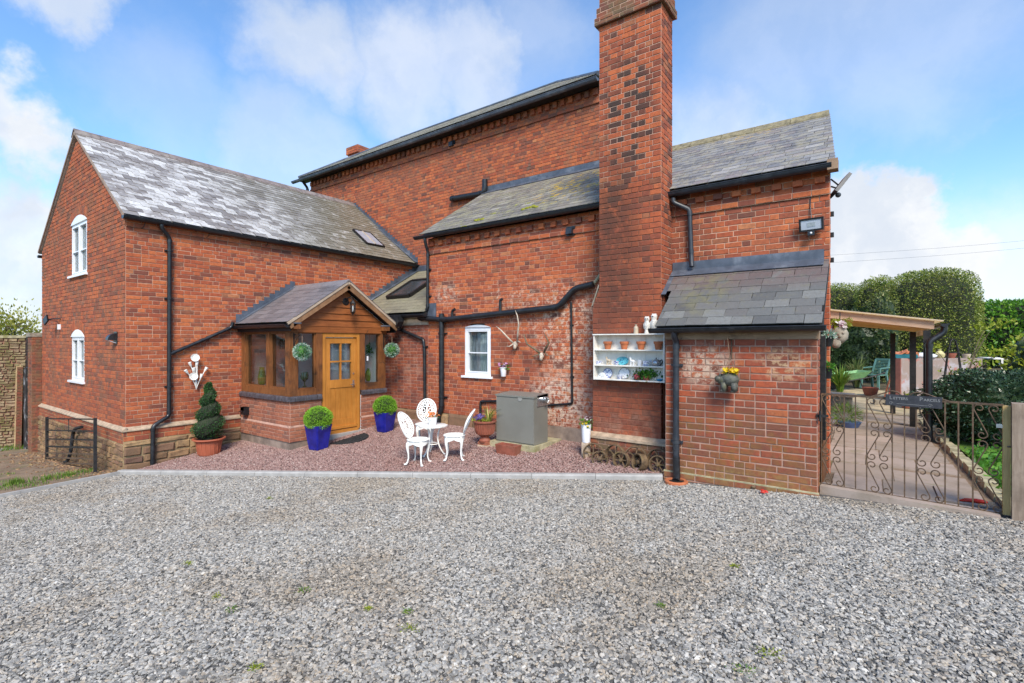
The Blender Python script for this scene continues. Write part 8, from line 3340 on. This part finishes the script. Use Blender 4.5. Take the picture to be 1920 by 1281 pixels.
hedge('camellia_bush', 'rounded glossy dark green bush growing behind the right half of the gate', 'bush', gz_at(1868, 8.4), (1.0, .85, .62), 12000, 'leaf_camellia', .055, 11, .2, 2.05, 'leaf_shade')
hedge('shrub', 'low yellow green leafy shrub at the very right edge above the bush', 'shrub', gz_at(1935, 11.5), (.5, .5, .95), 500, 'leaf_lime', .13, 12, .3, 2, 'leaf_shade')

def build_tank():
 d = 13.2
 a, b = gz_at(1690, d), gz_at(1842, d)
 zt = EYE - (672 - CY) * d / FPX
 t = thing('garden_tank', 'old painted brick tank with sunlit-tinted pink end and blotched front behind the canopy posts', 'tank', a)
 u = (b - a).normalized()
 u.z = 0
 n = V((-u.y, u.x, 0))
 tm = NT('tank_front')
 c = tm.mix(tm.step(tm.noise(2.2, 6, .65), .40, .55), (.40, .37, .39), (.30, .23, .20))
 c = tm.mix(tm.step(tm.noise(3.4, 5, .65), .56, .66, 0, .8), c, (.42, .16, .13))
 c = tm.mix(tm.step(tm.noise(1.6, 5), .55, .7, 0, .6), c, (.17, .15, .11))
 tm.bump(tm.noise(12, 5), .5, .01)
 tf = tm.done(c, .9)
 m = MB()
 z0 = a.z - .1
 w = (b - a).length
 m.prism([a + V((0, 0, -.1)), a + u * w + V((0, 0, -.1)), a + u * w + n * .3 + V((0, 0, -.1)), a + n * .3 - u * .03 + V((0, 0, -.1))], (0, 0, zt - z0))
 m.build('tank_wall', tf, t)
 m = MB()
 m.prism([a - u * .015 + V((0, 0, -.1)), a - u * .005 + V((0, 0, -.1)), a + n * .3 - u * .035 + V((0, 0, -.1)), a + n * .3 - u * .045 + V((0, 0, -.1))], (0, 0, zt - z0 - .01))
 m.build('end_wall', plain('tank_sunlit_tint', (.55, .22, .16), .85, var=.12), t)  # sunlight on this end is painted in as pink colour
 P = lambda px, dz=0: atd(px, 672, d + .16) * 1 + V((0, 0, dz))
 q = P(1695)
 q.z = zt
 o = thing('tray', 'teal planting tray of terracotta shards on top of the tank', 'tray', q)
 m = MB()
 m.box((q.x - .28, q.y - .15, q.z), (q.x + .28, q.y + .15, q.z + .10))
 m.build('tray', plain('tray_teal', (.02, .16, .20), .4), o)
 rg = random.Random(2)
 m = MB()
 for i in range(7):
  e = q + V((rg.uniform(-.22, .24), rg.uniform(-.1, .1), .12 + rg.uniform(0, .05)))
  m.obox(e, V((.09, .02, rg.uniform(-.04, .06))), V((0, .06, .02)), V((-.01, .0, .012)))
 m.build('shard', M['terracotta'], o)
 q = P(1728)
 q.z = zt
 o = thing('sack', 'pale grey folded sack lying on the tank beside the teal tray', 'sack', q)
 one('body', lambda m: m.ball(q + V((.05, 0, .06)), (.27, .15, .09), 14, 9, .06), M['china_white'], o, smooth=True)
 q = P(1762)
 q.z = zt
 o = thing('jar', 'yellowish rounded clay jar on the tank top', 'jar', q)
 one('body', lambda m: m.lathe([(.07, 0), (.11, .05), (.115, .11), (.06, .18), (.03, .2), (.045, .23), (.02, .235)], q, 16), plain('jar_yellow', (.52, .46, .22), .6), o, smooth='auto')
 for px, lab, s in ((1783, 'rust brown pot on the tank behind the trellis', 1.0), (1812, 'cream bowl on the tank behind the yellow leaves', .8)):
  q = P(px)
  q.z = zt
  o = thing('pot', lab, 'pot', q)
  one('body', lambda m: m.lathe([(.08 * s, 0), (.12 * s, .1 * s), (.12 * s, .14 * s), (.1 * s, .14 * s)], q, 16), M['terracotta_dull'] if s == 1 else M['stoneware'], o, smooth='auto')
 # pots and plants at its foot
 for px, py, r, h, lab, mt, lf, hh in ((1702, 765, .16, .22, 'terracotta pot with green seedlings at the foot of the tank', 'terracotta_dull', 'leaf_lime', .14), (1745, 768, .15, .2, 'low clay pot behind the canopy posts', 'terracotta_dull', 'leaf_bronze', .08), (1790, 765, .2, .2, 'wide clay pan with leaves on the lawn edge', 'terracotta_dull', 'leaf_fresh', .1)):
  q = gpt(px, py)
  o = thing('potted_plant', lab, 'potted plant', q)
  one('pot', lambda m: m.lathe([(r * .7, 0), (r, h), (r * .9, h), (r * .85, h - .03)], q, 18), M[mt], o, smooth='auto')
  Pp, D = shell(q + V((0, 0, h)), (r, r, hh), 160, int(px), .2, 1, -.1)
  leaves('foliage', Pp, D, .07, M[lf], o, int(px), .5)

build_tank()

def build_garden_things():
 # dark blue pot with bright plant
 q = gpt(1769, 770)
 k = px_m(q)
 o = thing('potted_plant', 'dark blue pot with bright yellow green plant between trellis and bush', 'potted plant', q)
 h = 24 * k
 one('pot', lambda m: m.lathe([(13 * k, 0), (17 * k, h * .9), (18 * k, h), (16 * k, h), (15 * k, h * .9)], q, 20), plain('navy_glaze', (.008, .010, .05), .2), o, smooth='auto')
 P, D = shell(q + V((0, 0, h)), (19 * k, 19 * k, 13 * k), 420, 4, .4, 1, -.1)
 leaves('foliage', P, D, .08, M['leaf_lime'], o, 3, .5)
 # obelisk trellis
 q = gz_at(1787, 9.6)
 t = thing('obelisk', 'black iron obelisk trellis with curled top among yellow green leaves', 'trellis', q)
 I = M['iron_black']
 zt = EYE + (CY - 636) * 9.6 / FPX
 H = zt - q.z
 for i in range(4):
  a = PI / 4 + PI / 2 * i
  d = V((math.cos(a), math.sin(a), 0))
  one('leg', lambda m: m.tube([q + d * .26 + V((0, 0, 0)), q + d * .17 + V((0, 0, H * .6)), q + d * .10 + V((0, 0, H * .88)), q + d * .05 + V((0, 0, H * .98)), q + V((0, 0, H))], .010, 6), I, t)
 for f in (.3, .6, .85):
  rr = .26 - .16 * f
  one('ring', lambda m: m.tube([q + V((math.cos(a) * rr, math.sin(a) * rr, H * f)) for a in [2 * PI * j / 16 for j in range(16)]], .007, 5, closed=True), I, t)
 one('curl', lambda m: m.tube([q + V((-.02, 0, H)), q + V((-.08, 0, H + .03)), q + V((-.16, 0, H + .02)), q + V((-.2, 0, H - .01))], .008, 5), I, t)
 # young acer with lime leaves
 q = gz_at(1800, 10.2)
 o = thing('acer', 'young acer with horizontal lime leaves growing round the iron trellis', 'tree', q)
 rg = random.Random(4)
 m = MB()
 pts = []
 for i in range(9):
  a = rg.uniform(0, 2 * PI)
  e = q + V((math.cos(a) * rg.uniform(.3, .75), math.sin(a) * .4, rg.uniform(.6, 1.75)))
  m.tube(bezier(q + V((0, 0, .1)), q + V((0, 0, e.z - q.z)) * .7, e, 6), [.016, .014, .012, .01, .008, .006, .004], 5)
  pts.append(e)
 for dx in (.05, .22):
  e = q + V((.35 + dx, 0, 2.0 + dx * .4))
  m.tube(bezier(q + V((.1, 0, .9)), q + V((.2, 0, 1.6)), e, 6), [.012, .012, .010, .009, .007, .005, .004], 5)
  pts.append(e)
 m.build('branch', M['twig'], o)
 rr = np.random.RandomState(2)
 P = np.concatenate([np.array(e) + rr.normal(0, 1, (55, 3)) * np.array((.14, .12, .045)) for e in pts])
 leaves('foliage', P, np.tile((0, 0, .1), (len(P), 1)), .075, M['leaf_lime'], o, 3, .6, 1.0)
 # green plastic chair
 q = gpt(1640, 728)
 s = 1.0
 t = thing('plastic_chair', 'green plastic garden armchair on the terrace under the canopy', 'chair', q, cam_dir(205), local=True)
 G = M['green_plastic']
 for x, y, lean in ((.24, .24, .04), (.24, -.24, .04), (-.22, .22, -.10), (-.22, -.22, -.10)):
  one('leg', lambda m: m.bar((x + lean, y * 1.1, 0), (x, y, .44), .055, .055, (0, 1, 0)), G, t)
 one('seat', lambda m: m.box((-.24, -.24, .42), (.26, .24, .45)), G, t)
 m = MB()
 B = lambda u, v: V((-.24 - .22 * v, u, .45 + .48 * v))
 for u in (-.21, .21):
  m.bar(B(u, 0), B(u, 1), .05, .03, (1, 0, 0))
 m.bar(B(-.21, 1), B(.21, 1), .04, .06)
 m.build('back_frame', G, t)
 for i in range(9):
  one('back_slat', lambda m: m.bar(B(-.2, .08 + i * .1), B(.2, .08 + i * .1), .018, .028), G, t)
 for y in (-.27, .27):
  one('armrest', lambda m: (m.bar((-.36, y, .68), (.24, y, .65), .05, .03), m.bar((.22, y, .44), (.22, y, .65), .04, .05)), G, t)
 # wheelbarrow
 q = gpt(1592, 731)
 t = thing('wheelbarrow', 'shallow green metal wheelbarrow standing before the plastic chair', 'wheelbarrow', q, cam_dir(180), local=True)
 m = MB()
 top = [(-.50, -.32, .62), (.52, -.32, .50), (.52, .32, .50), (-.50, .32, .62)]
 bot = [(-.30, -.2, .36), (.25, -.2, .32), (.25, .2, .32), (-.30, .2, .36)]
 m.add(top + bot + [(x * .96, y * .95, z - .004) for x, y, z in top] + [(x, y, z + .02) for x, y, z in bot],
   [(7, 6, 5, 4), (0, 1, 5, 4)[::-1], (1, 2, 6, 5)[::-1], (2, 3, 7, 6)[::-1], (3, 0, 4, 7)[::-1], (12, 13, 14, 15), (8, 9, 13, 12), (9, 10, 14, 13), (10, 11, 15, 14), (11, 8, 12, 15), (0, 1, 9, 8), (1, 2, 10, 9), (2, 3, 11, 10), (3, 0, 8, 11)])
 m.build('tray', M['barrow_green'], t)
 one('wheel', lambda m: m.lathe([(.05, -.04), (.15, -.045), (.18, -.02), (.18, .02), (.15, .045), (.05, .04)], (.52, 0, .18), 20, (0, 1, 0)), M['black_plastic'], t)
 for y in (-.2, .2):
  one('handle', lambda m: m.tube([(.5, y * .4, .2), (.1, y, .30), (-.5, y * 1.2, .42), (-.95, y * 1.3, .56)], .02, 7), M['iron_black'], t)
  one('leg', lambda m: m.tube([(-.2, y, .34), (-.32, y, .02)], .016, 6), M['iron_black'], t)
 # stone pillar block and clay pot
 q = gpt(1573, 770)
 o = thing('stone_plinth', 'pale square stone plinth beside the outbuilding wall', 'plinth', q)
 k = px_m(q)
 one('block', lambda m: m.box((q.x - .26, q.y - .2, q.z - .05), (q.x + .27, q.y + .25, q.z + .36)), M['stone_grey'], o)
 one('cap', lambda m: m.box((q.x - .31, q.y - .25, q.z + .36), (q.x + .32, q.y + .3, q.z + .42)), M['cream_stone'], o)
 q = gpt(1632, 742)
 o = thing('clay_pot', 'empty round clay pot on the terrace below the green chair', 'pot', q)
 one('pot', lambda m: m.lathe([(.12, 0), (.15, .02), (.2, .2), (.21, .24), (.18, .24), (.17, .1)], q, 20), M['terracotta_dull'], o, smooth='auto')
 # long handled brooms leaning at the far post
 for (px, py, px2, py2, lab, mt) in ((1656, 758, 1677, 678, 'red handled broom leaning at the farthest canopy post', 'terracotta'), (1664, 760, 1676, 690, 'second red pole leaning at the farthest canopy post', 'cord_red')):
  a = gpt(px, py)
  b = atd(px2, py2, -a.x * SN + a.y * CS + .3)
  o = thing('broom', lab, 'broom', a)
  one('handle', lambda m: m.tube([a + V((0, 0, .04)), b], .022, 7), M[mt], o)
  if mt == 'terracotta':
   one('head', lambda m: m.obox(a + V((0, -.02, .05)), V((.20, .06, 0)), V((-.02, .06, 0)), V((0, 0, .07))), M['stone_grey'], o)
 # pale metal table far right
 q = gz_at(1855, 16)
 o = thing('metal_table', 'white metal table frame before the laurel hedge', 'table', q)
 zt = EYE - (671 - CY) * 16 / FPX
 a, b = atd(1848, 640, 16.2), atd(1879, 640, 15.6)
 m = MB()
 m.bar(V((a.x, a.y, zt)), V((b.x, b.y, zt - .02)), .5, .035)
 m.build('tabletop', M['white_paint'], o)
 for p in (a, b):
  one('leg', lambda m: m.bar(V((p.x, p.y, g_fn(p.x, p.y))), V((p.x, p.y, zt - .03)), .05, .05, (0, 1, 0)), M['white_paint'] if p is b else M['bark'], o)
 one('brace', lambda m: m.bar(V((b.x, b.y, zt - .3)), V((b.x, b.y, zt - .05)).lerp(V((a.x, a.y, zt - .05)), .3), .04, .03), M['white_paint'], o)
 # plants on the outbuilding wall
 for px, py, y, lab, lf, seed in ((1553, 640, 8.6, 'black hanging pot of grey green leaves high on the outbuilding corner', 'leaf_sage', 1), (1551, 700, 8.5, 'black hanging pot of green leaves lower on the outbuilding corner', 'leaf_fresh', 2)):
  y = YO - .14
  q = onY(px, py, y)
  k = px_m(q)
  o = thing('hanging_pot', lab, 'hanging pot', q)
  one('pot', lambda m: m.lathe([(6 * k, -10 * k), (9.5 * k, 8 * k), (10 * k, 9 * k), (8.5 * k, 9 * k)], q, 16), M['black_plastic'], o, smooth='auto')
  P, D = shell(q + V((0, 0, 12 * k)), (12 * k, 12 * k, 10 * k), 420, seed, .2, 1.05)
  leaves('foliage', P, D, .035, M['leaf_sage' if seed == 1 else 'leaf_fresh'], o, seed, .35)
  one('hook', lambda m: m.bar(q + V((-.02, .08, .05)), V((q.x - .02, YO - .004, q.z + .06)), .012, .012), M['iron_black'], o)
 # stone head planter
 q = onY(1573, 628, 9.3)
 k = px_m(q)
 o = thing('head_planter', 'weathered stone mask planter with pink flowers hanging from the canopy beam', 'planter', q)
 m = MB()
 m.ball(q, (15 * k, 11 * k, 17 * k), 16, 11, .06)
 m.ball(q + V((-4 * k, -6 * k, -16 * k)), (8 * k, 6 * k, 9 * k), 12, 8, .06)
 for s in (-1, 1):
  m.ball(q + V((s * 5 * k + 2 * k, -10 * k, 3 * k)), (2.6 * k, 2 * k, 2 * k), 8, 6)
 m.lathe([(2.6 * k, 0), (3.4 * k, -5 * k), (1 * k, -8 * k)], q + V((2 * k, -11.5 * k, 2 * k)), 8, (0, -.15, 1))
 m.build('mask', M['stone_grey'], o, smooth=True)
 rg = random.Random(3)
 blossoms('petals', [q + V((rg.uniform(-10, 12) * k, rg.uniform(-9, 6) * k, rg.uniform(12, 24) * k)) for _ in range(26)], .04, M['petal_white'], o, 3)
 P = [q + V((rg.uniform(-14, 20) * k, rg.uniform(-9, 9) * k, rg.uniform(12, 30) * k)) for _ in range(150)]
 leaves('foliage', [tuple(v) for v in P], [(v.x - q.x, v.y - q.y, .1) for v in P], .07, M['leaf_lime'], o, 4, .3)
 one('hanger', lambda m: m.tube([q + V((0, .1, 10 * k)), V((q.x, q.y + .3, 2.85))], .008, 5), M['iron_black'], o)
 # heather like plant in a blue pot by the wall, behind the gate
 q = gpt(1586, 800)
 k = px_m(q)
 o = thing('potted_plant', 'spiky green plant in a low blue pot behind the left half of the gate', 'potted plant', q)
 one('pot', lambda m: m.lathe([(15 * k, 0), (20 * k, 10 * k), (17 * k, 10 * k)], q + V((.05, 0, 0)), 18), plain('pale_blue_pot', (.06, .10, .22), .4), o, smooth='auto')
 P, D = shell(q + V((0, 0, 22 * k)), (25 * k, 22 * k, 22 * k), 1300, 6, .25, 1.05)
 leaves('foliage', P, D, .065, M['leaf_grass'], o, 6, .14, .5)
 q = gz_at(1553, 7.65)
 o = thing('dry_shrub', 'dark twiggy shrub stump at the wall foot just inside the gate', 'shrub', q)
 rr = random.Random(5)
 m = MB()
 for i in range(60):
  a = rr.uniform(0, 2 * PI)
  e = q + V((math.cos(a) * .14 - .06, math.sin(a) * .14 + .1, rr.uniform(.2, .5)))
  m.tube(bezier(q + V((-.06, .1, 0)), q + V((rr.uniform(-.2, .1), rr.uniform(0, .2), .3)), e, 4), .004, 4)
 m.build('twigs', M['twig'], o)
 # ferns behind the barrow, ground cover in the bed
 for i, (px, d, r, h, lf, lab) in enumerate(((1575, 15.5, .55, .5, 'leaf_grass', 'feathery green shrub behind the wheelbarrow near the wall'), (1607, 16.5, .55, .62, 'ivy_pale', 'yellowish fern clump between wheelbarrow and green chair'))):
  q = gz_at(px, d)
  o = thing('fern', lab, 'fern', q)
  blades('fronds', q, 110, 1.1 * h * 1.8, r, M[lf], o, i, .03, .8)
 rr = np.random.RandomState(7)
 n = 2600
 X = rr.uniform(1.15, 2.9, n)
 Y = rr.uniform(7.2, 10.5, n)
 P = np.c_[X, Y, np.array([g_fn(x, y) for x, y in zip(X, Y)]) + rr.gamma(1.6, .055, n)]
 o = leaves('ground_cover', P, np.tile((0, 0, .5), (n, 1)), .085, M['leaf_fresh'], None, 5, .5)
 o['kind'] = 'stuff'
 q = gpt(1835, 945)
 o = thing('garden_gloves', 'crumpled red gloves lying on the path behind the gate', 'gloves', q)
 m = MB()
 m.ball(q + V((0, 0, .03)), (.07, .035, .022), 12, 8, .1)
 for i in range(4):
  m.tube([q + V((-.05 + i * .01, -.02 + i * .02, .03)), q + V((-.16 + i * .015, -.04 + i * .03, .02))], [.014, .010], 6)
 m.build('body', M['petal_red'], o, smooth=True)
 # overhead lines
 for dz, lab in ((0, 'lower'), (.35, 'upper')):
  m = MB()
  a, b = atd(1500, 496 - dz * 40, 60), atd(2300, 420 - dz * 40, 60)
  m.tube([a.lerp(b, i / 12) - V((0, 0, .6 * math.sin(PI * i / 12))) for i in range(13)], .011, 4)
  o = m.build('power_line', M['lead'], None)
  tag(o, lab + ' of two thin overhead wires crossing the cloud right of the outbuilding', 'power line', 'overhead wires')

build_garden_things()

def tree(name, label, base, H, R_, seed, mat, nleaf, leaf, trunk=.18, fill=1.0, levels=3):
 """trunk with forking limbs; leaves scattered round the twig ends"""
 base = V(base)
 t = thing(name, label, 'tree', base)
 rg = random.Random(seed)
 m = MB()
 ends = []
 def limb(p, d, L, r, lv):
  q = p + d * L
  mid = (p + q) / 2 + V((rg.uniform(-.1, .1), rg.uniform(-.1, .1), rg.uniform(-.02, .08))) * L
  m.tube(bezier(p, mid, q, 4), [r, r * .92, r * .84, r * .76, r * .68], 6 if lv else 7)
  if lv == 0:
   ends.append(q)
   return
  for i in range(rg.choice([3, 4])):
   a = rg.uniform(0, 2 * PI)
   s = rg.uniform(.35, .95)
   nd = (d + V((math.cos(a) * s, math.sin(a) * s, rg.uniform(-.25, .35)))).normalized()
   limb(q if i else p + d * L * .7, nd, L * rg.uniform(.62, .85), r * .6, lv - 1)
 limb(base, V((rg.uniform(-.05, .05), 0, 1)).normalized(), H * .30, trunk, levels)
 m.build('trunk', M['bark'], t, smooth=True)
 rr = np.random.RandomState(seed)
 E = np.array([tuple(e) for e in ends])
 idx = rr.randint(0, len(E), nleaf)
 P = E[idx] + rr.normal(0, 1, (nleaf, 3)) * R_ * .13
 leaves('crown', P, P - np.array(base + V((0, 0, H * .5))), leaf, M[mat], t, seed, .6, .8)

# ------------------------------------------------------------------ left boundary
def build_left():
 # brick pier at the gable corner
 px0, y0 = -17.42, 2.98
 t = thing('gate_pier', 'old brick gate pier against the left end of the gable', 'pier', (px0, y0, -.6))
 ms = Masonry(t)
 ms.courses((0, y0, 0), UX, NY, -.6, 2.5, .078, full(px0, -17.04), M['brick_pier'], M['mortar_dull'], bond='stretch')
 ms.courses((-17.04, 0, 0), UY, NX, -.6, 2.5, .078, full(y0, WY + .12), M['brick_pier'], M['mortar_dull'], bond='stretch')
 ms.finish()
 boxo('core', (px0, y0 + .01, -.8), (-17.05, WY + .5, 2.52), M['mortar_dull'], t)
 boxo('cap', (px0 - .03, y0 - .03, 2.5), (-17.02, WY + .4, 2.60), M['stone_grey'], t)
 # dark door standing open in the gap
 a, b = atd(47.5, 700, 13.2), atd(53.5, 700, 13.9)
 t = thing('yard_door', 'narrow dark boarded door ajar between stone wall and brick pier', 'door', (a.x, a.y, -.5))
 zt = EYE - (690 - CY) * 13.2 / FPX
 for i in range(3):
  p, q = a.lerp(b, i / 3), a.lerp(b, (i + 1) / 3)
  one('board', lambda m: m.bar(V((p.x, p.y, 0)).lerp(V((q.x, q.y, 0)), .5) + V((0, 0, -.5)), V((p.x, p.y, 0)).lerp(V((q.x, q.y, 0)), .5) + V((0, 0, zt)), (q - p).length * .94, .04, (0, 1, 0)), plain('peeling_black', (.02, .02, .022), .6, var=.3, scale=12, dirt=(.55, .55, .58), dirt_amt=.8), t)
 # stone boundary wall
 a, b = atd(49, 640, 13.8), atd(-260, 640, 12.0)
 a.z = b.z = 0
 u = (a - b).normalized()
 n = V((u.y, -u.x, 0))
 t = thing('boundary_wall', 'old mossy stone boundary wall with leaning brick buttress at the far left', 'wall', (a.x, a.y, -.6))
 ms = Masonry(t)
 L = (a - b).length
 ztop = EYE - (634 - CY) * 13.8 / FPX
 M['mossy_stone'] = brick_mat('mossy_stone', [(0, (.27, .22, .15)), (.4, (.33, .28, .20)), (.7, (.20, .16, .11)), (1, (.14, .11, .075))], .6, [(grime(2.2, .42, .6), (.13, .13, .05), .8), (grime(1.4, .5, .65), (.30, .22, .18), .5)])
 ms.rubble(b, u, n, -.7, ztop, full(0, L), M['mossy_stone'], M['mortar_dull'], .05, .10, .08, .26, random.Random(4))
 ms.finish(name='stone')
 m = MB()
 m.prism([b + V((0, 0, -.8)) - n * .01, a + V((0, 0, -.8)) - n * .01, a - n * .45 + V((0, 0, -.8)), b - n * .45 + V((0, 0, -.8))], (0, 0, ztop + .8))
 m.build('core', M['mortar_dull'], t)
 m = MB()
 m.prism([b + n * .04 + V((0, 0, ztop)), a + n * .04 + V((0, 0, ztop)), a - n * .48 + V((0, 0, ztop)), b - n * .48 + V((0, 0, ztop))], (0, 0, .07))
 m.build('coping', M['concrete_mossy'], t)
 bm = MB()
 c = a - u * .20
 bm.prism([c + n * .42 + V((0, 0, -.7)), c + n * .02 + V((0, 0, -.7)), c + n * .02 + V((0, 0, 1.75))], u * .14)
 bm.build('buttress', M['mortar_sand'], t)
 for i in range(28):
  z = -.66 + i * .084
  k = .02 + .40 * (1 - (z + .7) / 2.45)
  boxo('buttress_brick', c + n * (k - .1) + V((-.0, 0, z)) + u * .0, c + n * (k + .004) + u * .142 + V((0, 0, z + .072)), M['brick_pier'], t)
 q = onG(4, 846, gravel_z)
 o = thing('paving_slab', 'single pale slab on the ground by the boundary wall', 'slab', q)
 one('slab', lambda m: m.box((q.x - .5, q.y - .25, q.z - .03), (q.x + .15, q.y + .2, q.z + .04)), M['concrete'], o)
 rg = random.Random(5)
 m = MB()
 for _ in range(900):
  p = b.lerp(a, rg.uniform(.2, 1.0)) + n * rg.uniform(.02, .6)
  z = gravel_z(p.x) + .02
  d = V((rg.uniform(-.4, .4), rg.uniform(-.4, .4), 1)).normalized() * rg.uniform(.05, .18)
  s = V((d.y, -d.x, 0)).normalized() * .009
  m.k = rg.random()
  p = V((p.x, p.y, z))
  m.add([p - s, p + s, p + d], [(0, 1, 2)])
 m.build('grass', M['leaf_grass'], None, kind='stuff')

build_left()
tb = atd(38, 640, 34)
tree('spring_tree', 'spreading tree with thin yellow spring leaves beyond the boundary wall', (tb.x, tb.y, -1.6), 7.2, 4.2, 5, 'leaf_tree', 5200, .20, .20, levels=4)
tb = atd(1925, 640, 46)
tree('bare_tree', 'far bare twiggy tree above the laurel hedge at the right edge', (tb.x, tb.y, -1.0), 6.6, 3.4, 9, 'leaf_bronze', 500, .12, .14, levels=4)
